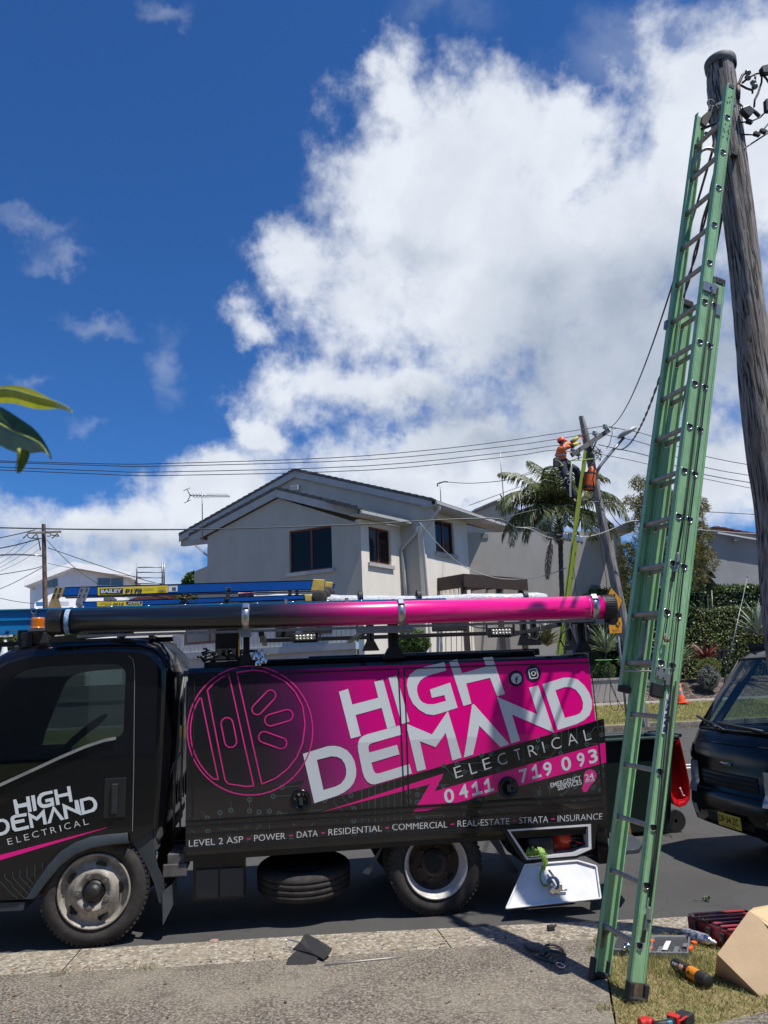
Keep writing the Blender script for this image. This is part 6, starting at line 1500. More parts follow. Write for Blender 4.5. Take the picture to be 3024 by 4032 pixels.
bush(*c7(500, 715), 28.1, (.42, .35, .42), 3600, mg_, 'round green shrub on the low wall left of the ladder', 9, .05)
bush(*c5(470, 590), 29.5, (.62, .5, .5), 3800, mg_, 'bright green bush in front of the grey house recess', 10, .12)
bush(*c1(50, 580), 30, (.75, .6, .42), 2600, mg_, 'green bush above the cream wall at the left edge', 11, .10)
bush(*c1(620, 520), 38, (.5, .5, .25), 1500, mg_, 'small bush seen between the roof rack and the cab', 12, .10)
bush(*w2(1585, 915), 44, (.5, .5, .4), 500, mg_, 'small tuft of palm leaves above the roof left of the grey house', 13, .5)
bush(*c7(650, 640), 28.6, (.3, .3, .25), 1200, lg, 'small yellow shrub glimpsed between the ladder rails', 14, .05)
# low garden walls
lw = mat('garden_wall_render', (.36, .33, .29), .85, var=.15, vs=1.2, bump=.3, bs=12)
gwl = thing('garden_wall', 'low rendered garden wall across the road left of the mulch bed', 'wall', (8, 27.6, .7))
wx0, wx1 = P(1900, 2700, Y=27.7).x, P(2640, 2700, Y=27.7).x; wz = P(2450, 2676, Y=27.7).z
mb = MB(); mb.b2((wx0-20, 27.7, .5), (wx1-1.2, 27.95, wz)); mb.build('wall', lw, gwl)
mb = MB(); mb.b2((wx0-20, 27.66, wz+.002), (wx1-1.15, 28.0, wz+.08)); mb.build('coping', lw, gwl)
mb = MB(); mb.b2((wx0-20, 28.6, 1.0), (wx1-2.6, 28.8, P(2400, 2620, Y=28.6).z)); mb.build('upper_tier', lw, gwl)
# cone
def cone(u, v, Y, label):
    b = P(u, v, Y=Y); t = thing('traffic_cone', label, 'cone', b); og = mat('cone_orange', (.85, .09, .02), .5)
    mb = MB(); mb.b2((b.x-.20, b.y-.20, b.z), (b.x+.20, b.y+.20, b.z+.035)); mb.build('base', og, t, bevel=.01)
    mb = MB(); mb.lathe((b.x, b.y, b.z+.035), (0, 0, 1), [(.15, 0), (.045, .66), (.0, .665)], 24); mb.build('body', og, t)
    for z0, z1 in ((.27, .40), (.50, .58)):
        mb = MB(); r_ = lambda z: .15-.105*z/.66+.002; mb.lathe((b.x, b.y, b.z+.035), (0, 0, 1), [(r_(z0), z0), (r_(z1), z1)], 24); mb.build('band', mat('cone_band', (.30, .31, .32), .3), t)
cone(2683, 2768, 26.6, 'orange traffic cone with grey bands on the far verge by the ladder')
# ================================================================ bin
bn = thing('wheelie_bin', 'dark green wheelie bin with its red lid hanging open behind the truck', 'bin', (4.1, 9.2, 0))
bg = mat('bin_green', (.012, .022, .018), .35, var=.2)
bl = P(2392, 2900, Y=9.0); 
bx0 = P(2400, 3270, Y=8.9).x; bx1 = P(2650, 3270, Y=8.9).x; tx0 = P(2365, 2900, Y=8.9).x; tx1 = P(2650, 2895, Y=8.9).x; ztop = P(2500, 2905, Y=8.9).z
def frus(mb, a, b, mi=0):
    n = len(a); mb.add(list(a)+list(b), [(i, (i+1) % n, (i+1) % n+n, i+n) for i in range(n)]+[tuple(range(n))[::-1], tuple(range(n, 2*n))], mi)
mb = MB()
rect = lambda x0, x1, y0, y1, z: [(x0, y0, z), (x1, y0, z), (x1, y1, z), (x0, y1, z)]
a = rect(bx0, bx1, 8.95, 9.5, .04); b = rect(tx0, tx1, 8.9, 9.62, ztop); ib = rect(tx0+.03, tx1-.03, 8.93, 9.59, ztop); ic = rect(bx0+.05, bx1-.05, 9.0, 9.45, .2)
vs = a+b+ib+ic
mb.add(vs, [(3, 2, 1, 0)]+[(i, (i+1) % 4, (i+1) % 4+4, i+4) for i in range(4)]+[(4+i, 4+(i+1) % 4, 8+(i+1) % 4, 8+i) for i in range(4)]+[(8+i, 8+(i+1) % 4, 12+(i+1) % 4, 12+i) for i in range(4)]+[(12, 13, 14, 15)])
mb.build('bin_body', bg, bn, bevel=.02)
mb = MB()
for k in range(4):
    q = rect(tx0-.03, tx1+.03, 8.87, 9.65, ztop-.01); a_, b_ = Vector(q[k]), Vector(q[(k+1) % 4]); mb.beam(a_, b_, .06, .035)
mb.build('bin_rim', mat('bin_rim', (.035, .06, .055), .35), bn, bevel=.01)
mb = MB(); hq = P(2655, 2900, Y=9.0); mb.cyl((tx1+.09, 8.9, ztop+.0), (tx1+.09, 9.6, ztop+.0), .022, 10); mb.b2((tx1, 8.95, ztop-.05), (tx1+.1, 9.0, ztop+.02)); mb.b2((tx1, 9.5, ztop-.05), (tx1+.1, 9.55, ztop+.02)); mb.build('bin_handle', bg, bn)
redp = mat('red_plastic', (.50, .006, .015), .35, var=.12, vs=4)
cb3 = crop(2380, 2850, 4.02)
lo = [cb3(x, y) for x, y in [(1090, 280), (1190, 225), (1230, 380), (1290, 640), (1345, 900), (1365, 1080), (1355, 1200), (1290, 1290), (1190, 1325), (1110, 1290), (1070, 1200), (1010, 1050), (1000, 900), (1030, 600)]]
lp_ = [P(u, v, Y=9.0+.0*i) for i, (u, v) in enumerate(lo)]
cen = sum(lp_, Vector())/len(lp_)
mb = MB(); N = len(lp_); inn = [cen+(p-cen)*.84+Vector((.0, .01, 0)) for p in lp_]; deep = [cen+(p-cen)*.74+Vector((.03, .12, 0)) for p in lp_]; bk_ = [p+Vector((.03, .15, 0)) for p in lp_]
mb.add(lp_+inn+deep+bk_, [(i, (i+1) % N, (i+1) % N+N, i+N) for i in range(N)]+[(N+i, N+(i+1) % N, 2*N+(i+1) % N, 2*N+i) for i in range(N)]+[tuple(range(2*N, 3*N))]+[(i, (i+1) % N, 3*N+(i+1) % N, 3*N+i) for i in range(N)]+[tuple(range(3*N, 4*N))])
mb.build('bin_lid', redp, bn, bevel=.008)
mb = MB(); mb.tube([P(*cb3(x, y), Y=9.02) for x, y in [(1195, 1010), (1215, 1060), (1240, 1130), (1270, 1140)]], .009, 6); mb.build('lid_catch', white, bn)
mb = MB(); wq = P(*cb3(985, 1570), Y=9.3); mb.cyl((wq.x-.03, 9.0, .13), (wq.x-.03, 9.05, .13), .12, 24); mb.cyl((wq.x-.03, 9.45, .13), (wq.x-.03, 9.5, .13), .12, 24); mb.cyl((wq.x-.03, 9.0, .13), (wq.x-.03, 9.5, .13), .02, 8); each(mb, 'bin_wheel', blackp, bn)
cbag = thing('leather_pouch', 'tan leather pouch hanging behind the rear step', 'pouch', P(2465, 3250, Y=8.4))
mb = MB(); pp = [P(*cb3(x, y), Y=8.3) for x, y in [(330, 1530), (380, 1545), (420, 1620), (435, 1720), (430, 1800), (415, 1835), (370, 1800), (300, 1770), (290, 1600)]]; mb.prism(pp, (0, .1, 0)); mb.build('body', mat('tan_leather', (.32, .13, .05), .55, var=.2, vs=10), cbag, bevel=.02)

# ================================================================ LOAD ON THE ROOF RACKS
r6 = crop(0, 2300, 2.183)
ZP = 2.412; YPI = 6.45; RP = .098
tube = thing('conduit_tube', 'long capped storage tube fading from black to pink, clamped along the truck racks', 'tube', (0, YPI, ZP))
xl = P(240, 2445, Y=YPI).x; xe = P(193, 2445, Y=YPI-.05).x; xr_ = P(2370, 2392, Y=YPI).x; xre = P(2412, 2392, Y=YPI).x
pm = mat('tube_wrap', (.5, 0, .2), .3, coat=.4)
_t = NT(pm.node_tree); _b = pm.node_tree.nodes['Principled BSDF']; _s = _t.n('ShaderNodeSeparateXYZ'); _t.link(_t.n('ShaderNodeTexCoord').outputs['Object'], _s.inputs[0])
_r = _t.n('ShaderNodeValToRGB'); _t.link(_t.math('MULTIPLY_ADD', _s.outputs[0], .25, .5), _r.inputs[0]); e = _r.color_ramp.elements
e[0].position = .47; e[0].color = (.010, .010, .013, 1); e[1].position = .74; e[1].color = (.80, .002, .235, 1)
for p_, c_ in ((.535, (.06, .012, .04, 1)), (.60, (.24, .01, .11, 1)), (.66, (.55, .006, .19, 1))): q = e.new(p_); q.color = c_
_t.link(_r.outputs[0], _b.inputs['Base Color'])
mb = MB(); mb.cyl((xl-.01, YPI, ZP), (xr_, YPI, ZP), RP, 40); mb.build('tube_body', pm, tube)
mb = MB(); mb.lathe((xl+.02, YPI, ZP), (-1, 0, 0), [(RP+.003, 0), (RP+.005, .02), (RP+.006, .10), (RP-.002, .115), (RP-.02, .12), (0, .12)], 36); mb.build('end_cap', mat('black_tape', (.012, .012, .013), .25, coat=.4, bump=.5, bs=30), tube)
mb = MB(); mb.lathe((xr_-.01, YPI, ZP), (1, 0, 0), [(RP+.003, 0), (RP+.006, .02), (RP+.006, .10), (RP+.0, .115), (RP-.02, .118), (0, .118)], 36)
for k in range(36):
    a = 2*pi*k/36; mb.box((xr_+.05, YPI+cos(a)*(RP+.006), ZP+sin(a)*(RP+.006)), (.09, .004, .004))
mb.build('end_cap', blackp, tube)
mb = MB(); mb.lathe((xl+.045, YPI, ZP), (1, 0, 0), [(RP+.0015, 0), (RP+.0015, .035)], 36, a0=.3, a1=4.4, up=(0, 0, 1)); mb.build('torn_label', mat('torn_paper', (.55, .58, .6), .6, col2=(.05, .18, .4), vs=14), tube)
for (u, v) in ((966, 2428), (1583, 2414), (2350, 2389)):
    x = P(u, v, Y=YPI-RP).x; mb = MB(); mb.lathe((x-.03, YPI, ZP), (1, 0, 0), [(RP+.001, 0), (RP+.006, .001), (RP+.006, .059), (RP+.001, .06)], 36)
    cb_ = mb.build('clamp_band', alu, tube)
    mb = MB(); mb.box((x, YPI-.065, ZP+.085), (.045, .05, .012), Matrix.Rotation(radians(50), 3, 'X')); mb.box((x, YPI-.085, ZP+.05), (.05, .012, .035)); mb.build('buckle', chrome, cb_, bevel=.002)
mb = MB(); mb.lathe((P(2328, 2400, Y=YPI-RP).x, YPI, ZP), (1, 0, 0), [(RP+.001, 0), (RP+.004, .001), (RP+.004, .004), (RP+.001, .005)], 36); mb.build('wire_band', chrome, tube)
# blue step ladder
YA = 7.0
bluem = mat('blue_fibreglass', (.006, .085, .36), .35, var=.15, vs=5, coat=.2)
sl_ = thing('step_ladder', 'folded blue platform step ladder with yellow labels lying on the racks', 'ladder', (-.8, YA, 2.6))
def slabpx(name, pts, Y, th, m, parent, conv=None, bevel=0):
    mb = MB(); mb.prism([P(*(conv(x, y) if conv else (x, y)), Y=Y) for x, y in pts], (0, th, 0)); return mb.build(name, m, parent, bevel=bevel)
def channel(name, pts, Y, m, parent, conv):
    """rail: flat web towards us with a lighter flange along top and bottom"""
    q = [P(*conv(x, y), Y=Y) for x, y in pts]; mb = MB(); mb.prism(q, (0, .008, 0)); mb.prism([q[0], q[1], q[1]-Vector((0, 0, .008)), q[0]-Vector((0, 0, .008))], (0, .05, 0)); mb.prism([q[3], q[2], q[2]+Vector((0, 0, .008)), q[3]+Vector((0, 0, .008))], (0, .05, 0)); return mb.build(name, m, parent)
up_r = channel('upper_rail', [(545, 26), (2785, -38), (2760, 50), (530, 107)], YA, bluem, sl_, r6)
lo_r = channel('lower_rail', [(712, 150), (2660, 88), (2665, 132), (722, 206)], YA-.02, bluem, sl_, r6)
channel('upper_rail', [(560, 60), (2880, 0), (2870, 60), (560, 120)], YA+.45, bluem, sl_, r6)
channel('lower_rail', [(730, 176), (2700, 112), (2700, 150), (730, 226)], YA+.42, bluem, sl_, r6)
tan = mat('tan_foot', (.50, .36, .17), .4, var=.25, vs=9, metal=.3)
ft = slabpx('ladder_foot', [(478, 20), (560, 25), (530, 105), (503, 125), (490, 205), (410, 205)], YA-.012, .012, tan, sl_, r6)
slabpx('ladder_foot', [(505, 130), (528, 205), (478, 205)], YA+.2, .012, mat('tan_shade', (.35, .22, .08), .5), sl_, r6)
for (x, y) in ((484, 42), (521, 42), (466, 93), (505, 93)):
    p = P(*r6(x, y), Y=YA-.014); mb = MB(); mb.cyl(p, p-Vector((0, .006, 0)), .010, 10); mb.build('rivet', timber, ft)
gb = slabpx('hinge_plate', [(690, 28), (772, 28), (765, 60), (715, 190), (700, 203), (680, 206), (660, 195), (648, 175), (655, 140)], YA-.018, .008, mat('zinc_plate', (.42, .43, .44), .45, metal=.7, var=.2), sl_, r6)
for (x, y) in ((707, 38), (750, 38), (690, 88), (728, 88), (681, 178)):
    p = P(*r6(x, y), Y=YA-.02); mb = MB(); mb.cyl(p, p-Vector((0, .006, 0)), .009 if y < 150 else .02, 10); mb.build('rivet', steel, gb)
slabpx('cross_strut', [(890, 110), (965, 108), (960, 140), (890, 145)], YA+.1, .2, mat('zinc_plate', (0, 0, 0)), sl_, r6)
for l in ([(1300, 100), (1340, 98), (1440, 120), (1410, 125)], [(1430, 95), (1480, 92), (1560, 118), (1530, 122)]): slabpx('cross_strut', l, YA+.1, .05, mat('brown_strut', (.05, .035, .03), .6), sl_, r6)
# labels
def lab(name, pts, Yo, m, parent, conv=r6): return slabpx(name, pts, YA-Yo, .001, m, parent, conv)
yl = mat('label_yellow', (.78, .60, .03), .45); nv = mat('label_navy', (.008, .02, .09), .45)
o1 = lab('product_label', [(840, 30), (1443, 12), (1443, 72), (842, 95)], .0022, yl, sl_)
lab('label_block', [(857, 40), (1057, 34), (1057, 80), (857, 86)], .0036, nv, o1)
def lt_(s, a, b, h, m, parent, bold=.03, Yo=.006, conv=r6, flip=False, name='lettering'):
    A_ = P(*conv(*a), Y=YA-Yo); B_ = P(*conv(*b), Y=YA-Yo); mb = MB(); ex = (B_-A_); wd = ex.length; ex.normalize(); ez = Vector((-ex.z, 0, ex.x))
    add_text(mb, s, A_, ex, ez, wd, h, bold); return mb.build(name, m, parent)
lt_('BAILEY', (866, 77), (1048, 71), .075*.42, textw, o1, .05); lt_('P170', (1080, 75), (1222, 70), .034, nv, o1, .05)
lt_('PROFESSIONAL', (1235, 48), (1325, 45), .008, nv, o1); lt_('INDUSTRIAL', (1358, 36), (1425, 34), .008, nv, o1); lt_('170KG', (1358, 68), (1425, 66), .017, nv, o1, .04)
o2 = lab('barcode_label', [(1448, 16), (1526, 14), (1526, 62), (1448, 66)], .0022, white, sl_)
for k in range(9):
    x = 1480+k*3.8; lab('barcode_bar', [(x, 26), (x+1.8, 26), (x+1.8, 56), (x, 56)], .0036, nv, o2)
o3 = lab('product_label', [(833, 150), (1222, 147), (1222, 184), (835, 192)], .0225, yl, sl_)
o4 = lab('label_block', [(1085, 151), (1218, 149), (1218, 170), (1085, 174)], .0236, nv, o3)
lt_('BAILEY', (1203, 154), (1096, 157), .015, textw, o3, .04, .0262); lt_('P170', (1062, 158), (975, 160), .019, nv, o3, .04, .0262)
lt_('JOB', (955, 175), (900, 177), .008, nv, o3, .03, .0262); lt_('STATION', (960, 157), (862, 160), .008, nv, o3, .03, .0262)
yc = mat('yellow_end_cap', (.62, .45, .10), .45, var=.3, vs=10)
for pts, Yo in (([(1105, 62), (1202, 66), (1188, 162), (1086, 158)], .016), ([(1033, 188), (1128, 190), (1140, 245), (1040, 246)], .03)):
    o_ = slabpx('end_cap', pts, YA-Yo, .05, yc, sl_, c3, .006)
slabpx('end_cap', [(1205, 82), (1268, 88), (1250, 175), (1190, 165)], YA+.4, .05, yc, sl_, c3, .006)
for (x, y, Yo) in ((1155, 212, -.04), (1190, 200, .1), (1225, 180, .38), (1180, 222, .25)):
    p = P(*c3(x, y), Y=YA+Yo); mb = MB(); mb.lathe(p, (0, 1, 0), [(.0, 0), (.04, 0), (.065, .006), (.072, .02), (.065, .035), (.0, .04)], 20); mb.build('caster', rubber, sl_)
for l in ([(905, 165), (930, 165), (930, 205), (905, 205)], [(963, 165), (988, 165), (988, 200), (963, 200)]): slabpx('support_strut', l, YA+.1, .03, blackp, sl_, c3)
# strap with buckle
sp2 = thing('ratchet_strap', 'black ratchet strap holding the blue step ladder down', 'strap', P(*c3(415, 160), Y=YA-.05))
slabpx('webbing', [(400, 150), (428, 150), (418, 262), (385, 262)], YA-.035, .004, mat('black_strap', (0, 0, 0)), sp2, c3); slabpx('buckle', [(395, 128), (437, 128), (437, 152), (400, 155)], YA-.04, .02, chrome, sp2, c3, .003); slabpx('buckle', [(385, 215), (425, 215), (415, 235), (385, 235)], YA-.045, .02, blackp, sp2, c3, .003)
vn = thing('strap_buckle', 'tangled ratchet buckle with leaves caught between the blue ladders', 'strap', P(*c3(90, 225), Y=YA-.05))
mb = MB(); wr = random.Random(8)
for k in range(16):
    a = P(*c3(20+wr.random()*120, 195+wr.random()*60), Y=YA-.04-wr.random()*.04); mb.tube([a, a+Vector((wr.uniform(-.05, .05), wr.uniform(-.02, .02), wr.uniform(-.03, .03)))], .007, 5)
mb.build('buckle', mat('oily_metal', (0, 0, 0)), vn)
mb = MB(); clump_leaves(mb, P(*c3(70, 215), Y=YA-.06), (.12, .03, .03), 60, .03, wr); mb.build('caught_leaves', mg_, vn, fixn=False)
# sky blue extension ladder under it
sb_l = thing('extension_ladder', 'sky blue extension ladder beneath the step ladder, sticking out over the cab', 'ladder', (-1, 6.78, 2.45))
skyb = mat('sky_blue_fibreglass', (.008, .19, .44), .35, var=.15, vs=4, coat=.2)
YB_ = 6.68
a = P(-100, 2403, Y=YB_); zt_ = a.z; xr2 = P(1755, 2358, Y=YB_).x; zb_ = P(20, 2484, Y=YB_).z
for yy in (YB_, YB_+.42):
    mb = MB(); mb.b2((-3.4, yy, zb_), (xr2, yy+.008, zt_)); mb.b2((-3.4, yy-.018, zt_-.01), (xr2, yy+.03, zt_)); mb.b2((-3.4, yy-.018, zb_), (xr2, yy+.03, zb_+.01)); mb.b2((-3.4, yy-.012, (zt_+zb_)/2-.006), (xr2, yy, (zt_+zb_)/2+.004)); mb.build('rail', skyb, sb_l)
for k in range(17):
    x = -3.2+k*.30
    if x > xr2-.05: break
    mb = MB(); mb.cyl((x, YB_-.004, zt_-.05), (x, YB_+.43, zt_-.05), .017, 10); mb.build('rung', alu, sb_l)
    mb = MB(); mb.tube([(x-.022, YB_-.012, zt_+.0), (x-.020, YB_-.012, zt_-.03), (x, YB_-.012, zt_-.042), (x+.020, YB_-.012, zt_-.03), (x+.022, YB_-.012, zt_), (x-.022, YB_-.012, zt_)], .004, 5); mb.build('rung_socket', chrome, sb_l)
for l in ([(872, 228), (895, 228), (897, 262), (868, 262)], [(1365, 215), (1395, 215), (1393, 250), (1365, 250)]):
    slabpx('strap_clip', l if l[0][0] < 1000 else [(x, y) for x, y in l], YB_-.03, .02, mat('zinc_plate', (0, 0, 0)), sb_l, c3 if l[0][0] < 1000 else c3)
# wrapped white bundle
wb = thing('wrapped_bundle', 'long white bubble-wrapped bundle strapped behind the pink tube', 'bundle', (1, 7.2, 2.6))
bw = mat('bubble_wrap', (.62, .64, .66), .25, var=.2, vs=30, bump=1., bs=90, coat=.3)
pts = []; rs = []; rr = random.Random(2)
for i in range(34):
    t = i/33; u = 940+t*(2150-940); v = 2368+(2368-2368)*t - 4*sin(t*9) - 6*t; pts.append(P(u, v, Y=7.15)); rs.append(.055+rr.uniform(-.006, .006)+(.012 if t > .93 else 0)-(.02 if i in (0,) else 0)-(.018 if i == 33 else 0))
mb = MB(); mb.tube(pts, rs, 14); mb.build('wrap', bw, wb)
for (x, y) in ((40, 215), (515, 210), (1380, 212)):
    p = P(*c5(x, y), Y=7.15); mb = MB(); mb.lathe(p-Vector((.02, 0, 0)), (1, 0, 0), [(.068, 0), (.069, .04)], 16); mb.build('strap', mat('black_strap', (0, 0, 0)), wb)
mb = MB(); mb.lathe(P(*c3(560, 203), Y=7.12), (1, 0, 0), [(.05, -.07), (.055, .07)], 12); mb.build('printed_band', mat('red_print', (.65, .6, .62), .4, col2=(.6, .05, .12), vs=30), wb)
# things in the locker
hh = thing('hard_hat', 'red-orange hard hat lying in the open tool locker', 'hat', P(*cT(650, 320), Y=6.75))
mb = MB(); c_ = P(*cT(650, 300), Y=6.72); prof_ = [(.0, .13), (.05, .125), (.09, .10), (.112, .05), (.118, .0), (.15, -.008), (.15, -.012)]
mb.lathe(c_, Vector((.25, -.75, .5)), prof_, 24); mb.build('shell', mat('hat_orange', (.68, .06, .015), .3, coat=.3), hh)
mb = MB(); mb.lathe(c_, Vector((.25, -.75, .5)), [(.118, -.02), (.119, -.005)], 20); mb.build('brim_band', mat('hat_orange', (0, 0, 0)), hh)
tbg = thing('tool_bag', 'black tool bag with a red stripe in the open locker', 'bag', P(*cT(450, 400), Y=6.62))
mb = MB(); q = P(*cT(455, 372), Y=6.62); mb.box(q, (.22, .18, .16)); b_ = mb.build('body', blackp, tbg, bevel=.03)
mb = MB(); q = P(*cT(535, 418), Y=6.56); mb.box(q, (.04, .03, .025)); mb.build('stripe', mat('red_plastic', (0, 0, 0)), tbg)
tb2 = thing('harness', 'dark tangled harness right of the hard hat in the locker', 'harness', P(*cT(790, 360), Y=6.6))
mb = MB(); rr = random.Random(4)
for k in range(12):
    c_ = P(*cT(730+rr.random()*120, 310+rr.random()*120), Y=6.56+rr.random()*.15); mb.tube([c_+Vector((rr.uniform(-.07, .07), 0, rr.uniform(-.03, .03))) for _ in range(4)], .012, 5)
each(mb, 'straps', mat('black_strap', (0, 0, 0)), tb2)
mb = MB(); mb.tube([P(*cT(x, y), Y=6.55) for x, y in [(760, 340), (800, 350), (850, 362)]], .006, 5); mb.build('red_cord', mat('red_plastic', (0, 0, 0)), tb2)
rs_ = thing('green_strap', 'coiled green and black ratchet strap spilling over the locker flap', 'strap', P(*cT(500, 560), Y=6.45))
gs = mat('strap_green', (.20, .48, .03), .55); 
gs2 = MATS['strap_green']; _t = NT(gs2.node_tree); _b = gs2.node_tree.nodes['Principled BSDF']; _w = _t.n('ShaderNodeTexWave'); _w.inputs['Scale'].default_value = 26; _w.inputs['Distortion'].default_value = 3; _t.link(_t.n('ShaderNodeTexCoord').outputs['Object'], _w.inputs['Vector'])
_t.link(_t.mix(_t.ss(_w.outputs['Fac'], .45, .55), (.01, .02, .01, 1), (.30, .58, .04, 1)), _b.inputs['Base Color'])
def ribbon(mb, pts, w_, nrm):
    pts = smooth_path([Vector(p) for p in pts], 4); nrm = Vector(nrm)
    vs = []
    for i, p in enumerate(pts):
        t = (pts[min(i+1, len(pts)-1)]-pts[max(i-1, 0)]).normalized(); s = t.cross(nrm).normalized()*w_/2; vs += [p-s, p+s]
    mb.add(vs, [(i*2, i*2+1, i*2+3, i*2+2) for i in range(len(pts)-1)])
mb = MB(); rr = random.Random(6)
for k in range(9):
    x0 = 350+k*17; ribbon(mb, [P(*cT(x0+rr.uniform(-15, 15), 385+rr.uniform(-10, 20)), Y=6.50), P(*cT(x0+20, 425+rr.uniform(-20, 10)), Y=6.46), P(*cT(x0+rr.uniform(0, 40), 455+rr.uniform(-5, 10)), Y=6.48)], .020, (0, -1, .4))
for dx in (0, 14, -10): ribbon(mb, [P(*cT(450+dx, 420), Y=6.48), P(*cT(490+dx, 460), Y=6.445), P(*cT(515+dx*.6, 510), Y=6.43), P(*cT(495-dx, 560), Y=6.42)], .020, (0, -1, .3))
ribbon(mb, [P(*cT(485, 560), Y=6.42), P(*cT(470, 620), Y=6.385), P(*cT(490, 690), Y=6.36), P(*cT(530, 695), Y=6.355), P(*cT(565, 660), Y=6.36)], .018, (.4, -1, .3))
each(mb, 'webbing', gs2, rs_, fixn=False)
mb = MB(); ribbon(mb, [P(*cT(540, 570), Y=6.41), P(*cT(590, 640), Y=6.375), P(*cT(620, 700), Y=6.35)], .02, (.2, -1, .3)); mb.build('grey_webbing', blackp, rs_, fixn=False)
q = P(*cT(600, 735), Y=6.335); mb = MB(); mb.box(q, (.06, .03, .045), Matrix.Rotation(.3, 3, 'Y')); mb.box(q+Vector((.03, -.01, .02)), (.03, .04, .05)); mb.cyl(q+Vector((.02, 0, 0)), q+Vector((.09, 0, -.005)), .01, 8); mb.cyl(q+Vector((-.03, -.02, 0)), q+Vector((-.03, .02, 0)), .025, 12); mb.build('ratchet', chrome, rs_, bevel=.004)
mb = MB(); mb.lathe(P(*cT(575, 680), Y=6.345), (0, -1, .35), [(.045, 0), (.052, .006), (.052, .014), (.03, .014)], 20); mb.build('reel', steel, rs_)

# ================================================================ GREEN EXTENSION LADDER
LD = Vector((.255, .014, .967)).normalized(); RD = Vector((-.16, .987, .003)); RD = (RD-LD*RD.dot(LD)).normalized(); ND = RD.cross(LD).normalized()
H0 = CP+(Vector((1.914, 4.359, .404))-CP)*1.045; SP = .305*1.045
def solve_w(n, off, u):
    lo, hi = .1, .9
    for _ in range(40):
        m_ = (lo+hi)/2; p = H0+LD*SP*n+ND*off+RD*m_; q = p-CP; uu = 1512+F*q.dot(RT)/q.dot(FW)
        if uu > u: lo = m_
        else: hi = m_
    return lo
WB = solve_w(0, 0, 2376); WFl = solve_w(9, -.082, 2557)
print('ladder widths', WB, WFl)
WB = min(max(WB, .34), .5); WFl = min(max(WFl, .32), WB)
gl_ = thing('extension_ladder', 'tall green fibreglass extension ladder leaning on the near timber pole', 'ladder', H0-LD*.33+RD*WB/2)
grn = mat('green_fibreglass', (.34, .61, .33), .40, var=.18, vs=3.5, bump=.15, bs=120, cs=22, stretch=(1, 1, .3))
rungm = mat('rung_aluminium', (.42, .38, .35), .42, metal=.25, var=.25, vs=20)
Rl = Matrix((ND, RD, LD)).transposed()
def lp3(n, x, y): return H0+LD*SP*n+ND*x+RD*y
def rail(name, n0, n1, x0, x1, y, side):
    """C-channel: web at y, flanges pointing inwards (side=+1 means towards +R)"""
    mb = MB(); L_ = SP*(n1-n0); mid = (n0+n1)/2
    mb.box(lp3(mid, (x0+x1)/2, y+side*.003), (x1-x0, .006, L_), Rl)
    for xx, sg_ in ((x0, 1), (x1, -1)):
        mb.box(lp3(mid, xx+sg_*.0035, y+side*.018), (.007, .036, L_), Rl)
    for xx in (x0+.012, x1-.016): mb.box(lp3(mid, xx, y-side*.002), (.004, .004, L_-.02), Rl)
    return mb.build(name, grn, gl_)
bx0_, bx1_ = -.033, .068; fx0_, fx1_ = -.084-.036, -.084+.046
ra = rail('rail', -.82, 13.62, bx0_, bx1_, 0, 1); rb = rail('rail', -.82, 13.62, bx0_, bx1_, WB, -1)
dyf = (WB-WFl)/2
rc = rail('fly_rail', 4.5, 18.95, fx0_, fx1_, dyf*.2, 1); rd = rail('fly_rail', 4.5, 18.95, fx0_, fx1_, WB-dyf*1.2, -1)
# rungs: one mesh shared by all
def rung_mesh(wd):
    mb = MB(); n = 14; pr_ = [(.0195*cos(a), .019*sin(a) if sin(a) < 0 else .011*sin(a)) for a in [2*pi*k/n for k in range(n)]]
    vs = [Vector((x, 0.004, z)) for x, z in pr_]+[Vector((x, wd-.004, z)) for x, z in pr_]
    mb.add(vs, [(k, (k+1) % n, (k+1) % n+n, k+n) for k in range(n)], smooth=True)
    return mb
def collar_mesh(y, sg_):
    mb = MB(); n = 20; pr_ = []
    for k in range(n):
        a = 2*pi*k/n; pr_.append((.023*cos(a), .026*sin(a) if sin(a) < 0 else .010*min(1, sin(a)*1.8)))
    o = [Vector((x*1.18, y, z*1.18)) for x, z in pr_]; i_ = [Vector((x*.86, y+sg_*.003, z*.86)) for x, z in pr_]; o2 = [Vector((x*1.05, y+sg_*.005, z*1.05)) for x, z in pr_]; dp = [Vector((x*.86, y+sg_*.0015, z*.86)) for x, z in pr_]
    mb.add(o+o2+i_+dp, [(r*n+k, r*n+(k+1) % n, (r+1)*n+(k+1) % n, (r+1)*n+k) for r in range(3) for k in range(n)], 0, True)
    mb.add([p.copy() for p in dp], [tuple(range(n))], 1); return mb
protos = {}
def put_rung(n, x, key, wd, y0):
    if key not in protos:
        r = rung_mesh(wd).build('rung', rungm, gl_, local=True); c = collar_mesh(-.001, -1).build('collar', [chrome, void], r, local=True); d = collar_mesh(wd-.007, -1).build('collar', [chrome, rungm], r, local=True)
        protos[key] = (r, c, d)
    else:
        r0, c0_, d0_ = protos[key]; r = r0.copy(); COL.objects.link(r); r.parent = gl_
        for z_ in (c0_, d0_): w_2 = z_.copy(); COL.objects.link(w_2); w_2.parent = r
    Mw = Matrix.Translation(lp3(n, x, y0)) @ Rl.to_4x4(); r.matrix_local = WM[gl_.name].inverted() @ Mw
for n in range(0, 14): put_rung(n, 0, 'b', WB, 0)
for n in range(5, 19): put_rung(n, -.082, 'f', WB-dyf*1.4, dyf*.2)
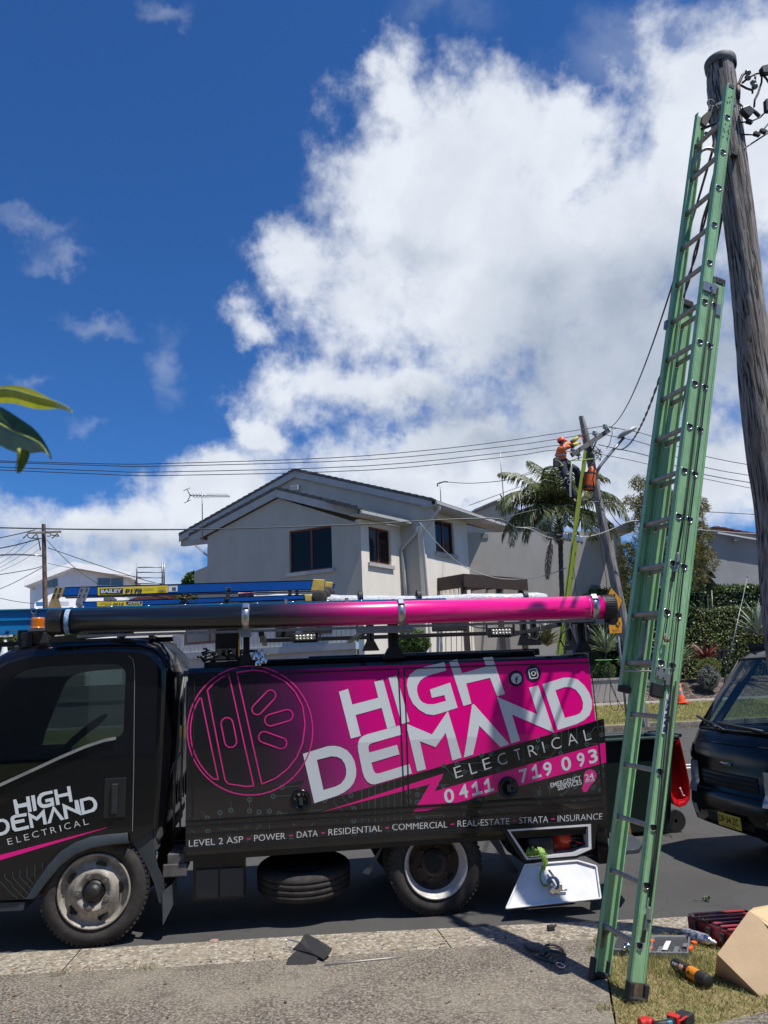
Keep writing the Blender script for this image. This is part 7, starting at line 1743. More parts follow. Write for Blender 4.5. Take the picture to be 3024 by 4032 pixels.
# feet, brackets, pulleys, rope, labels
mb = MB()
for y in (0, WB):
    for x in (-.03, .066): mb.box(lp3(-.79, x, y), (.030, .055, .12), Rl)
    mb.box(lp3(-.87, .018, y), (.12, .06, .03), Rl)
each(mb, 'rubber_foot', mat('foot_rubber', (.02, .02, .02), .6, bump=.5, bs=60), gl_, bevel=.008)
mb = MB(); mb.box(lp3(-.76, .018, -.006), (.066, .006, .10), Rl); mb.build('foot_plate', mat('dirty_plate', (.22, .17, .12), .6, metal=.4, var=.5, vs=20), gl_)
mb = MB(); mb.box(lp3(-.25, -.01, WB-.012), (.05, .004, .10), Rl); mb.tube([lp3(-.2, .0, WB-.02), lp3(.0, .02, WB-.06), lp3(-.1, .03, WB-.10), lp3(0, .02, WB-.14)], .01, 6); mb.build('brace', mat('tan_strap', (.22, .17, .11), .6), gl_)
mb = MB(); mb.box(lp3(13.62, .018, .012), (.10, .032, .06), Rl); mb.box(lp3(13.62, .018, WB-.012), (.10, .032, .06), Rl); mb.box(lp3(18.9, -.08, .012), (.06, .03, .05), Rl); mb.box(lp3(4.45, -.08, .012), (.082, .04, .09), Rl); mb.box(lp3(4.45, -.08, WB-dyf*1.2-.012), (.082, .04, .05), Rl); each(mb, 'end_cap', blackp, gl_, bevel=.01)
mb = MB(); mb.box(lp3(13.35, -.055, -.006), (.115, .010, .075), Rl); mb.box(lp3(13.35, -.112, .006), (.006, .03, .075), Rl); mb.box(lp3(12.9, .03, -.004), (.04, .006, .09), Rl); mb.box(lp3(12.9, -.12, WB), (.03, .03, .07), Rl)
mb.box(lp3(4.78, -.070, -.006), (.085, .008, .075), Rl); mb.box(lp3(4.70, -.015, -.008), (.05, .008, .07), Rl); each(mb, 'guide_bracket', mat('bracket_alu', (.40, .40, .41), .4, metal=.75, var=.2), gl_, bevel=.002)
mb = MB()
for n, x in ((13.35, -.055),): mb.cyl(lp3(n, x, -.012), lp3(n, x, -.016), .008, 10)
for n, x in ((4.86, -.10), (4.86, -.06), (4.70, -.10), (4.70, -.06), (18.55, -.075), (18.5, -.095), (17.5, -.06), (17.5, -.098), (17.72, -.06), (17.72, -.098)): mb.cyl(lp3(n, x, -.009), lp3(n, x, -.014), .006, 8)
each(mb, 'bolts', mat('dark_bolt', (.05, .05, .05), .5, metal=.6), gl_)
ropem = mat('black_rope', (.028, .026, .025), .9, bump=1., bs=300)
mb = MB(); mb.tube([lp3(13.3, -.045, -.018), lp3(11, -.048, -.014), lp3(8.2, -.05, -.014), lp3(7.2, -.070, -.018)], .005, 6)
mb.tube([lp3(13.4, .0, -.016), lp3(10, -.002, -.016), lp3(7, -.012, -.018), lp3(4, .002, -.016), lp3(1.5, .018, -.014), lp3(.8, .016, -.014)], .0055, 6)
mb.tube([lp3(6.75, -.085, -.016), lp3(6.0, -.085, -.016), lp3(5.5, -.09, -.02)], .004, 6); mb.tube([lp3(4.7, .028, -.013), lp3(3, .034, -.012), lp3(1.4, .034, -.012), lp3(.4, .03, -.012)], .0055, 6); each(mb, 'rope', ropem, gl_)
for n, x in ((7.0, -.072), (.45, .018)):
    mb = MB(); mb.box(lp3(n, x, -.022), (.022, .022, .13), Rl); pb = mb.build('pulley_block', mat('bracket_alu', (0, 0, 0)), gl_, bevel=.008)
    mb = MB(); mb.cyl(lp3(n-.02, x, -.012), lp3(n-.02, x, -.042), .010, 10); mb.box(lp3(n-.30, x-.008, -.016), (.018, .01, .06), Rl); mb.build('pulley_pin', mat('dark_bolt', (0, 0, 0)), pb)
mb = MB(); mb.tube([lp3(5.55, -.09, -.02), lp3(5.45, -.10, -.025), lp3(5.38, -.09, -.028), lp3(5.42, -.075, -.024), lp3(5.5, -.08, -.02)], .006, 6); mb.cyl(lp3(5.42, -.07, -.01), lp3(5.42, -.07, -.04), .010, 8); mb.build('rope_hook', mat('rust_hook', (.16, .10, .07), .6, metal=.4), gl_)
mb = MB(); mb.box(lp3(4.05, -.008, -.0055), (.030, .001, .24), Rl); lbp = mb.build('maker_label', mat('label_white', (.72, .74, .76), .4), gl_)
mb = MB(); add_text(mb, 'BAILEY', lp3(3.72, .004, -.008), LD, -ND, .20, .022, .03); mb.build('lettering', mat('label_blue', (.02, .04, .16), .4), lbp)
mb = MB(); mb.tube([lp3(4.78, -.13, .02), lp3(4.78, -.13, WB-.02)], .005, 6); mb.tube([lp3(5.95, .0, WB-.05), lp3(5.5, -.02, WB-.08), lp3(5.05, -.06, WB-.12)], [.009, .012, .02], 8); mb.build('latch_rod', rungm, gl_)
mb = MB(); hk = []
for a in range(-20, 200, 20): hk.append(lp3(17.35+.55*sin(radians(a)), -.10-.0+.10-.10*cos(radians(a)), WB-dyf-.05-.10*(1-cos(radians(a)))*.3))
mb.tube(hk, .014, 8); mb.build('pole_hook', rungm, gl_)
mb = MB(); mb.tube([lp3(18.5, -.07, WB-.03), lp3(18.6, .0, WB-.10), lp3(18.65, .05, WB-.16), lp3(18.65, .05, .16), lp3(18.6, 0, .10), lp3(18.4, -.07, .02)], .012, 6); mb.build('pole_strap', mat('black_strap', (0, 0, 0)), gl_)
# ================================================================ NEAR POLE
YN = 5.0
def woodgrain(name, cols, sx_=34, crack=60):
    m = bpy.data.materials.new(name); m.use_nodes = True; t = NT(m.node_tree); b = m.node_tree.nodes['Principled BSDF']; tc = t.n('ShaderNodeTexCoord').outputs['Object']
    g = t.noise(t.vmath('MULTIPLY', tc, (1, 1, .06)), sx_, 8, .7, 1.2); c = t.noise(t.vmath('MULTIPLY', tc, (1, 1, .035)), crack, 4, .6, .8); l = t.noise(t.vmath('MULTIPLY', tc, (1, 1, .35)), 3.2, 5, .6)
    r = t.n('ShaderNodeValToRGB'); t.link(g, r.inputs[0]); e = r.color_ramp.elements
    for i, (p, q) in enumerate(cols):
        k = e[i] if i < 2 else e.new(p)
        k.position = p; k.color = (*q, 1)
    ck = t.ss(c, .40, .47); o = t.mix(t.math('MULTIPLY', t.ss(l, .42, .62), .55), r.outputs[0], (.16, .12, .09, 1)); o = t.mix(ck, (.035, .028, .024, 1), o)
    t.link(o, b.inputs['Base Color']); b.inputs['Roughness'].default_value = .85
    bn = t.n('ShaderNodeBump'); bn.inputs['Strength'].default_value = 1; bn.inputs['Distance'].default_value = .02; t.link(t.math('ADD', t.math('MULTIPLY', g, .5), t.math('MULTIPLY', ck, .5)), bn.inputs['Height']); t.link(bn.outputs[0], b.inputs['Normal']); return m
pw = woodgrain('near_pole_wood', [(.32, (.10, .085, .075)), (.5, (.27, .245, .225)), (.68, (.48, .46, .44))])
npx = [(2836, 252, 104), (2842, 330, 106), (2852, 420, 110), (2870, 560, 112), (2905, 819, 114), (2928, 1000, 115), (2946, 1170, 116), (2960, 1315, 121), (2974, 1500, 124), (3010, 1800, 130), (3046, 2028, 134), (3070, 2329, 138), (3086, 2516, 142)]
ctr = []; rad = []
for (u, v, wd) in npx:
    p = P(u, v, Y=YN); D_ = (p-CP).dot(FW); ctr.append(p); rad.append(wd/2*D_/3028)
last = ctr[-1]; dd = (ctr[-1]-ctr[-2]).normalized()
while ctr[-1].z > .3: ctr.append(ctr[-1]+Vector((.004, 0, -.4))); rad.append(rad[-1]+.004)
ctr.append(Vector((ctr[-1].x, YN, -.05))); rad.append(rad[-1])
ppl = thing('timber_pole', 'rough weathered timber pole beside the green ladder at the right edge', 'pole', ctr[-1])
# finely fluted surface
cc2 = smooth_path([Vector((c.x, c.y, c.z)) for c in ctr], 6); r2 = []
for i in range(len(ctr)-1):
    for k in range(6): r2.append(rad[i]+(rad[i+1]-rad[i])*k/6)
r2.append(rad[-1]); rr = random.Random(5); NS = 40; fl = [rr.gauss(0, .02) for _ in range(NS)]; vs = []
for i, c in enumerate(cc2):
    if i % 2 == 0: fl = [f*.8+rr.gauss(0, .016) for f in fl]
    for k in range(NS):
        a = 2*pi*k/NS; r = r2[i]*(1+fl[k]+.015*sin(3*a+i*.2)); vs.append(c+Vector((cos(a)*r, sin(a)*r, 0)))
mb = MB(); mb.add(vs, [(i*NS+k, i*NS+(k+1) % NS, (i+1)*NS+(k+1) % NS, (i+1)*NS+k) for i in range(len(cc2)-1) for k in range(NS)]+[tuple(range(NS))[::-1]], smooth=True); mb.build('shaft', pw, ppl)
mb = MB(); tp_ = ctr[0]; ax_p = Vector((.06, .05, 1)).normalized(); mb.lathe(tp_-ax_p*.035, ax_p, [(rad[0]*1.06, -.02), (rad[0]*1.12, -.015), (rad[0]*1.14, .05), (rad[0]*1.11, .056), (0, .058)], 28); mb.build('metal_cap', mat('dull_zinc', (.23, .235, .23), .7, metal=.15, var=.5), ppl)
sx = crop(2600, 150, 3.687)
def sxp(x, y, Y=4.62): return P(*sx(x, y), Y=Y+.22)
for y0 in (1110, 800):
    if y0 == 1110:
        c_ = P(*sx(905, 1090), Y=YN); mb = MB(); mb.lathe(c_-Vector((0, 0, .03)), (0, 0, 1), [(.114, 0), (.117, .002), (.117, .055), (.114, .057)], 28); mb.build('pole_band', mat('dull_zinc', (0, 0, 0)), ppl)
mb = MB(); ey = sxp(735, 945, 4.66); mb.tube([ey+Vector((.03*cos(a), 0, .03*sin(a))) for a in [2*pi*k/14 for k in range(13)]], .0065, 6); mb.tube([ey+Vector((.03, 0, -.01)), ey+Vector((.09, .05, -.015))], .008, 6); mb.build('eye_bolt', mat('dull_zinc', (0, 0, 0)), ppl)
mb = MB(); mb.prism([sxp(x, y, 4.60) for x, y in [(690, 1060), (745, 1070), (750, 1100), (690, 1240), (655, 1275), (598, 1225), (620, 1120)]], (0, .03, 0)); mb.tube([sxp(720, 985, 4.64), sxp(690, 1060, 4.61)], .004, 5); mb.tube([sxp(760, 985, 4.64), sxp(740, 1075, 4.61)], .004, 5); mb.build('sling', mat('black_strap', (0, 0, 0)), ppl, bevel=.008)
mb = MB(); mb.tube([sxp(650, 1380, 4.8), sxp(700, 1385, 4.8), sxp(750, 1340, 4.75)], .014, 6); mb.build('hook_arm', mat('dull_zinc', (0, 0, 0)), ppl)
mb = MB(); mb.beam(sxp(810, 1440, 4.7), sxp(780, 1635, 4.7), .035, .03); mb.build('splice_bracket', mat('dull_zinc', (0, 0, 0)), ppl)
# service hardware at the right of the pole head
hwm = mat('bracket_brown', (.13, .09, .08), .6, metal=.4, var=.4); insd = mat('insulator_grey', (.16, .19, .19), .35, coat=.3)
mb = MB()
for l, r_ in (([(1100, 720), (1140, 660), (1190, 540), (1250, 490)], .012), ([(1140, 670), (1250, 730), (1330, 755)], .009), ([(1120, 700), (1130, 780), (1125, 880)], .02)): mb.tube([sxp(x, y, 4.68) for x, y in l], r_, 7)
mb.build('crank_bracket', hwm, ppl)
def spool(x, y, s, tilt, Y=4.66):
    mb = MB(); mb.lathe(sxp(x, y, Y), tilt, [(0, -.035*s), (.025*s, -.034*s), (.026*s, -.018*s), (.015*s, -.006*s), (.015*s, .006*s), (.026*s, .018*s), (.025*s, .034*s), (0, .035*s)], 14); mb.build('insulator', insd, ppl)
spool(1360, 675, .95, (0, .2, 1)); spool(1270, 500, .75, (.2, .8, 1)); spool(1270, 575, .75, (.2, .8, 1))
mb = MB()
for l in ([(1190, 650), (1290, 570), (1380, 520), (1480, 500), (1600, 460)], [(1375, 610), (1380, 540)], [(1340, 740), (1338, 800)], [(1475, 530), (1470, 640), (1420, 800), (1370, 900), (1362, 1000)], [(1480, 520), (1540, 590), (1620, 720)]): mb.tube([sxp(x, y, 4.66) for x, y in l], .009, 6)
mb.prism([sxp(x, y, 4.62) for x, y in [(1480, 400), (1600, 370), (1650, 480), (1500, 490)]], (0, .05, 0)); each(mb, 'service_leads', blackp, ppl)
mb = MB(); mb.tube([sxp(1100, 895, 4.7), sxp(1200, 1000, 4.66)], .006, 6); mb.build('stay', hwm, ppl)
mb = MB(); mb.prism([sxp(x, y, 4.62) for x, y in [(1190, 1000), (1290, 965), (1390, 1040), (1330, 1110), (1290, 1130), (1210, 1050)]], (0, .05, 0)); mb.tube([sxp(1360, 1060, 4.65), sxp(1440, 1140, 4.65)], .016, 8); mb.build('fuse_holder', mat('fuse_black', (.03, .032, .033), .4), ppl, bevel=.006)
mb = MB()
for l in ([(1110, 1230), (1250, 1215), (1340, 1200), (1450, 1150), (1600, 1000)], [(1140, 1398), (1350, 1403), (1480, 1350), (1600, 1200)], [(1010, 1720), (1080, 1690), (1250, 1580), (1700, 1290)], [(1450, 1370), (1620, 1340)]): mb.tube([sxp(x, y, 4.68) for x, y in l], .0065, 6)
each(mb, 'service_leads', blackp, ppl)
for (x, y) in ((1290, 1215), (1400, 1395), (1490, 1355), (1080, 1690)):
    mb = MB(); c_ = sxp(x, y, 4.66); mb.box(c_, (.05, .03, .026), Matrix.Rotation(.3, 3, 'Y')); mb.cyl(c_+Vector((-.02, 0, .02)), c_+Vector((-.02, 0, -.02)), .006, 6); mb.cyl(c_+Vector((.015, 0, .02)), c_+Vector((.015, 0, -.02)), .006, 6); mb.build('line_clamp', mat('dark_bolt', (0, 0, 0)), ppl)
mb = MB(); mb.prism([sxp(x, y, 4.64) for x, y in [(1535, 880), (1600, 870), (1600, 1050), (1545, 1040)]], (0, .04, 0)); mb.build('junction', blackp, ppl)
# service cables from the far pole up to the near one
def cable3(px_far, mids, end, r, label, m=wirem, twist=0):
    a = P(*px_far, Y=YP-.25); b = end; n = 30; pts = [a+(b-a)*(i/n)+Vector((0, 0, -mids*4*(i/n)*(1-i/n))) for i in range(n+1)]
    mb = MB()
    if twist:
        fin = smooth_path(pts, 6)
        for ph in (0, pi):
            mb.tube([p+Vector((cos(ph+i*.55)*r*.9, 0, sin(ph+i*.55)*r*.9)) for i, p in enumerate(fin)], r*.8, 5)
    else: mb.tube(pts, r, 6)
    return mb.build('cable', m, label=label, cat='wire')
cable3(sp4(1085, 380), .55, P(2832, 500, Y=5.0), .011, 'slim black cable climbing from the lamp arm to the near pole, left of its twin')
cable3(sp4(1180, 600), .75, P(2838, 600, Y=5.0), .013, 'twisted black cable climbing to the near pole behind the green ladder', twist=1)
cable3(sp4(1010, 1050), 1.9, P(2860, 760, Y=5.02), .012, 'slack black cable looping from the orange bucket to behind the green ladder')
# ================================================================ WORKER
cw4 = crop(2050, 1650, 3.687)
wk = thing('person', 'worker in orange hi-vis shirt and red-orange helmet reaching to the leaning pole', 'person', P(*cw4(830, 1180), Y=22.2))
def wpt(x, y, Y=22.3): return P(*cw4(x, y), Y=Y)
def skinned(name, vs, es, rs, m, parent, root=0, sub=2):
    me = bpy.data.meshes.new(name); Mi = WM[parent.name].inverted(); me.from_pydata([tuple(Mi @ Vector(v)) for v in vs], es, []); o = bpy.data.objects.new(name, me); COL.objects.link(o); o.parent = parent; WM[o.name] = WM[parent.name]
    sk = o.modifiers.new('skin', 'SKIN'); sk.use_smooth_shade = True
    me.skin_vertices.new() if not me.skin_vertices else None
    for i, r in enumerate(rs):
        d = me.skin_vertices[0].data[i]; d.radius = (r, r) if not isinstance(r, tuple) else r; d.use_root = (i == root)
    s = o.modifiers.new('sub', 'SUBSURF'); s.levels = sub; s.render_levels = sub; me.materials.append(m); return o
skinm = mat('skin', (.36, .19, .12), .5); hv = mat('hi_vis_orange', (.90, .16, .02), .6, var=.2, vs=12, bump=.5, bs=12); navy = mat('navy_trousers', (.010, .013, .035), .8, var=.3, vs=8, bump=.5, bs=12)
J = dict(pel=wpt(615, 640, 22.35), wai=wpt(588, 570, 22.35), che=wpt(578, 470, 22.35), nec=wpt(592, 400, 22.33), hea=wpt(597, 340, 22.32), top=wpt(592, 290, 22.32),
         shR=wpt(610, 432, 22.14), elR=wpt(730, 395, 22.05), wrR=wpt(830, 352, 22.15), haR=wpt(875, 348, 22.25), shL=wpt(575, 425, 22.55), elL=wpt(735, 345, 22.62), wrL=wpt(835, 262, 22.55), haL=wpt(872, 230, 22.55),
         hiR=wpt(600, 680, 22.22), knR=wpt(680, 900, 22.0), anR=wpt(765, 1160, 22.15), toR=wpt(800, 1200, 22.0), hiL=wpt(640, 670, 22.5), knL=wpt(825, 740, 22.4), anL=wpt(845, 1010, 22.5), toL=wpt(890, 1050, 22.4))
nm = list(J); ix = {k: i for i, k in enumerate(nm)}
ed = [('pel', 'wai'), ('wai', 'che'), ('che', 'nec'), ('nec', 'hea'), ('hea', 'top'), ('che', 'shR'), ('shR', 'elR'), ('elR', 'wrR'), ('wrR', 'haR'), ('che', 'shL'), ('shL', 'elL'), ('elL', 'wrL'), ('wrL', 'haL'), ('pel', 'hiR'), ('hiR', 'knR'), ('knR', 'anR'), ('anR', 'toR'), ('pel', 'hiL'), ('hiL', 'knL'), ('knL', 'anL'), ('anL', 'toL')]
rb_ = dict(pel=.13, wai=.12, che=.14, nec=.05, hea=.085, top=.08, shR=.06, elR=.042, wrR=.028, haR=.03, shL=.06, elL=.042, wrL=.028, haL=.03, hiR=.09, knR=.06, anR=.042, toR=.04, hiL=.09, knL=.06, anL=.042, toL=.04)
bdy = skinned('body', [J[k] for k in nm], [(ix[a], ix[b]) for a, b in ed], [rb_[k] for k in nm], skinm, wk)
kk = ['wai', 'che', 'nec', 'shR', 'elR', 'shL', 'elL']; vs_ = [J[k].copy() for k in kk]; vs_[2] = J['nec']-Vector((0, 0, .02)); wv_ = J['pel']+(J['wai']-J['pel'])*.4; vs_.append(wv_); vs_.append(J['che']+(J['wai']-J['che'])*.5)
skinned('shirt', vs_, [(7, 0), (0, 8), (8, 1), (1, 2), (1, 3), (3, 4), (1, 5), (5, 6)], [.15, .16, .075, .085, .068, .085, .068, .16, .158], hv, wk, root=0)
kk = ['pel', 'hiR', 'knR', 'anR', 'hiL', 'knL', 'anL']; vs_ = [J[k] for k in kk]+[J['pel']+(J['wai']-J['pel'])*.5]
skinned('trousers', vs_, [(7, 0), (0, 1), (1, 2), (2, 3), (0, 4), (4, 5), (5, 6)], [.175, .155, .125, .10, .155, .125, .10, .16], navy, wk)
bt_ = mat('boots', (.02, .018, .016), .6)
for a, t in (('anR', 'toR'), ('anL', 'toL')): skinned('boot', [J[a]+Vector((0, 0, .06)), J[a]-Vector((0, 0, .03)), J[t]], [(0, 1), (1, 2)], [.055, .055, .045], bt_, wk)
glv = mat('yellow_glove', (.60, .46, .03), .6, var=.2, vs=20); glb = mat('black_cuff', (.015, .015, .015), .7); glw = mat('glove_palm', (.40, .38, .34), .7)
for e_, w__, h_, cm in (('elR', 'wrR', 'haR', glw), ('elL', 'wrL', 'haL', bt_)):
    a = J[e_]; b = J[w__]; mb = MB(); mb.tube([a+(b-a)*.15, a+(b-a)*.55, b], [.068, .062, .045], 12); mb.build('glove_gauntlet', glv, wk)
    mb = MB(); mb.tube([a+(b-a)*.0, a+(b-a)*.22], [.074, .075], 12); mb.build('cuff', glb, wk)
    d = (J[h_]-b).normalized(); s_ = d.cross(Vector((0, -1, 0))).normalized(); palm_v = [b, b+d*.06]; vs_ = [b, b+d*.05]; es_ = [(0, 1)]; rs_2 = [.036, .038]
    for k, (off, ln) in enumerate(((-.033, .055), (-.011, .068), (.011, .072), (.033, .062))):
        i = len(vs_); q = b+d*.08+s_*off; vs_ += [q, q+d*ln*.5+Vector((0, -.012, 0)), q+d*ln*.7+Vector((0, .02, -.012))]; es_ += [(1, i), (i, i+1), (i+1, i+2)]; rs_2 += [.012, .011, .009]
    i = len(vs_); q = b+d*.03-s_*.04; vs_ += [q, q+d*.045+Vector((0, -.02, -.01))]; es_ += [(1, i), (i, i+1)]; rs_2 += [.014, .011]
    skinned('glove', vs_, es_, rs_2, cm, wk, sub=1)
# face
hd_ = J['hea']; fwd = Vector((1, -.15, .12)).normalized(); fs_ = fwd.cross(Vector((0, 0, 1))).normalized(); fu = fs_.cross(fwd)
mb = MB(); mb.lathe(hd_+fwd*.085+fu*-.01, fwd, [(.018, 0), (.012, .02), (0, .028)], 8)
for s_ in (-1, 1): mb.lathe(hd_+fs_*s_*.085+fwd*-.005, fs_*s_, [(.026, 0), (.02, .012), (0, .014)], 10)
each(mb, 'nose_and_ears', skinm, wk)
mb = MB()
for s_ in (-1, 1): mb.box(hd_+fwd*.082+fs_*s_*.034+fu*.025, (.016, .03, .02))
mb.box(hd_+fwd*.083-fu*.045, (.01, .045, .008)); mb.build('eyes_and_mouth', bt_, wk)
mb = MB(); mb.lathe(hd_+fu*.01, Vector((0, 0, -1)), [(.092, -.02), (.094, .03), (.07, .07)], 14, a0=1.2, a1=5.0, up=fwd); mb.build('hair', mat('dark_hair', (.03, .02, .015), .8), wk)
hm_ = mat('helmet_orange', (.90, .10, .02), .25, coat=.5)
mb = MB(); ha = (fu*.95-fwd*.05).normalized(); hc_ = hd_+fu*.035
mb.lathe(hc_, ha, [(.135, 0), (.134, .03), (.122, .08), (.095, .115), (.05, .137), (0, .145)], 24)
vs = []
for k in range(13):
    a = radians(-70+k*140/12); dv = fwd*cos(a)+fs_*sin(a); vs += [hc_+dv*.13, hc_+dv*(.13+.055*cos(a))-ha*.012, hc_+dv*(.13+.055*cos(a))-ha*.018]
mb.add(vs, [(k*3+j, k*3+3+j, k*3+4+j, k*3+1+j) for k in range(12) for j in range(2)]); hm_o = mb.build('helmet', hm_, wk)
mb = MB()
for k in range(-2, 3): mb.tube([hc_+ha*z+fs_*k*.03+fwd*x for x, z in ((-.11, .06), (-.06, .118), (0, .138), (.06, .120), (.10, .07))], .006, 5)
mb.build('helmet_ridge', hm_, hm_o)
silv = mat('reflective_tape', (.45, .46, .45), .4)
mb = MB(); a = J['che']; b = J['wai']; mb.lathe(a+(b-a)*.55, b-a, [(.172, 0), (.172, .055)], 20); a = J['shR']; b = J['elR']; mb.lathe(a+(b-a)*.15, b-a, [(.094, 0), (.09, .05)], 16); each(mb, 'reflective_band', silv, wk)
q = J['che']+Vector((.03, -.17, -.05)); mb = MB(); mb.box(q, (.05, .01, .26), Matrix.Rotation(.12, 3, 'Y')); mb.build('reflective_brace', silv, wk)
mb = MB(); c_ = J['pel']+(J['wai']-J['pel'])*.35; mb.lathe(c_, J['wai']-J['pel'], [(.165, -.04), (.175, 0), (.165, .04)], 18); mb.build('tool_belt', blackp, wk)
mb = MB(); mb.box(wpt(520, 650, 22.15), (.20, .12, .24), Matrix.Rotation(.1, 3, 'Y')); mb.box(wpt(515, 590, 22.2), (.16, .16, .1)); mb.build('pouch', blackp, wk, bevel=.02)
mb = MB(); mb.box(wpt(515, 708, 22.08), (.11, .01, .03)); mb.build('pouch_tag', silv, wk)
mb = MB(); mb.tube([wpt(560, 620, 22.1), wpt(600, 650, 22.05), wpt(570, 690, 22.05), wpt(620, 665, 22.05)], .016, 6); mb.tube([wpt(735, 640, 22.0), wpt(740, 720, 21.95), wpt(738, 900, 21.95)], .02, 6); mb.tube([wpt(735, 605, 22.1), wpt(850, 600, 22.2), wpt(1050, 575, 22.5)], .014, 6); mb.build('lanyard', mat('lanyard_green', (.30, .42, .12), .6), wk)
mb = MB(); mb.tube([wpt(570, 770, 22.1), wpt(650, 760, 22.05), wpt(690, 770, 22.0)], .02, 5); mb.tube([wpt(610, 905, 22.0), wpt(665, 850, 21.9)], .025, 5); mb.tube([wpt(745, 700, 22.2), wpt(790, 665, 22.2)], .022, 5); mb.box(wpt(690, 795, 21.92), (.08, .02, .06)); mb.tube([wpt(700, 920, 21.9)+Vector((.05*cos(a), 0, .07*sin(a))) for a in [k*pi/5 for k in range(10)]], .008, 5); each(mb, 'harness_webbing', mat('webbing_grey', (.28, .30, .27), .6), wk)
cdr = thing('cable_strap', 'grey-green strap hanging down from the worker beside the lime ladder', 'strap', wpt(715, 1200, 21.95))
mb = MB(); ribbon(mb, [wpt(735, 700, 21.93), wpt(722, 850, 21.92), wpt(720, 1000, 21.92), wpt(728, 1130, 21.95)], .07, (0, -1, 0)); each(mb, 'webbing', mat('webbing_grey', (0, 0, 0)), cdr, fixn=False)
tl = thing('hand_tool', 'small red hand tool held against the pole top by the worker', 'tool', wpt(895, 300, 22.4))
mb = MB(); mb.tube([wpt(880, 240, 22.5), wpt(900, 300, 22.45), wpt(915, 345, 22.4)], .018, 6); mb.build('grips', mat('red_plastic', (0, 0, 0)), tl)
# ================================================================ VAN
van = thing('van', 'black van parked behind the truck with a yellow number plate', 'van', (6.5, 7.4, 0))
YV0, YV1 = 6.45, 8.14; YVm = (YV0+YV1)/2; hwV = (YV1-YV0)/2
rows = [(.30, .16), (.34, .04), (.52, .0), (.66, .015), (.70, .055), (.92, .06), (1.10, .10), (1.20, .16), (1.24, .20), (1.93, .72), (1.99, .82), (2.05, 1.15), (2.09, 1.6), (2.10, 2.4), (2.10, 5.0)]
XF = 4.20
def vx(t, dx): return XF+dx+.07*t*t+.12*max(0, abs(t)-.84)**2/.0256
NC = 28
def vpt(i, t, o=0.0):
    z, dx = rows[i]; y_in = 1.0 if z < 1.25 else 1-.11*(z-1.25)/.8
    e_ = max(0, abs(t)-.9)/.1; zz = z-(.06*e_*e_ if z > 1.95 else 0)
    return Vector((vx(t, dx)-o, YVm+hwV*t*y_in, zz))
ts = [-1+2*k/NC for k in range(NC+1)]
mb = MB(); vs = [vpt(i, t) for i in range(len(rows)) for t in ts]; m_ = NC+1; fs = []
for i in range(len(rows)-1):
    for k in range(NC):
        if i == 8 and 2 <= k < NC-2: continue
        fs.append((i*m_+k, i*m_+k+1, (i+1)*m_+k+1, (i+1)*m_+k))
mb.add(vs, fs, smooth=True)
vblk = mat('van_black', (.004, .004, .005), .14, spec=.22); vb_ = mb.build('body_front', vblk, van)
mb = MB()
for s_, k in ((-1, 0), (1, NC)):
    e_ = [vs[i*m_+k] for i in range(len(rows))]; yy = e_[3].y
    lo_ = e_[:9]; pl = lo_+[Vector((9.2, yy, 1.24)), Vector((9.2, yy, .3)), Vector((5.8, yy, .3)), Vector((5.7, yy, .6)), Vector((5.2, yy, .72)), Vector((4.8, yy, .6)), Vector((4.7, yy, .3))]
    mb.add(pl, [tuple(range(len(pl)))]); yt = e_[-1].y
    hi = [Vector((5.15, yt, 1.99)), Vector((5.15, yt, 2.1)), Vector((9.2, yt, 2.1)), Vector((9.2, yt, 1.95))]; mb.add(hi, [(0, 1, 2, 3)])
    for x0, x1, sh in ((4.62, 4.74, .62), (5.75, 5.9, 0), (7.3, 7.45, 0), (9.0, 9.2, 0)): mb.add([Vector((x0, yy, 1.23)), Vector((x1, yy, 1.23)), Vector((x1+sh, yt, 2.0)), Vector((x0+sh, yt, 2.0))], [(0, 1, 2, 3)])
mb.build('body_side', vblk, van)
mb = MB(); mb.b2((9.0, YV0+.05, .3), (9.2, YV1-.05, 2.05)); mb.b2((4.6, YV0+.1, .3), (9.4, YV1-.1, .55)); mb.build('body_rear', void, van)
mb = MB(); gt = [ts[k] for k in range(2, NC-1)]; vs2 = [vpt(8, t, .008) for t in gt]+[vpt(8, t, .008).lerp(vpt(9, t, .008), .5)-Vector((.02, 0, -.01)) for t in gt]+[vpt(9, t, .008) for t in gt]; n_ = len(gt)
mb.add(vs2, [(r*n_+k, r*n_+k+1, (r+1)*n_+k+1, (r+1)*n_+k) for r in range(2) for k in range(n_-1)], smooth=True)
vgl = mat('windscreen_glass', (.02, .02, .02), .03); glassify(vgl, (.26, .35, .34), .03, .6); ws_ = mb.build('windscreen', vgl, van)
mb = MB(); e0 = [vpt(8, t, .012) for t in gt]; mb.tube(e0, .012, 6); mb.tube([vpt(9, t, .012) for t in gt], .012, 6); mb.tube([vpt(8, gt[0], .012), vpt(9, gt[0], .012)], .014, 6); mb.tube([vpt(8, gt[-1], .012), vpt(9, gt[-1], .012)], .014, 6); mb.build('windscreen_seal', blackp, ws_)
mb = MB(); mb.b2((4.55, YV0+.12, 1.0), (4.95, YV1-.12, 1.20)); mb.b2((4.6, YVm-.2, 1.2), (4.8, YVm+.25, 1.27)); mb.build('dashboard', mat('van_dash', (.05, .065, .065), .6), van, bevel=.04)
mb = MB()
for y in (6.85, 7.75): mb.box((5.35, y, 1.1), (.5, .5, .2)); mb.box((5.58, y, 1.45), (.14, .48, .7)); mb.box((5.62, y, 1.85), (.1, .25, .16))
each(mb, 'seats', intm, van, bevel=.04)
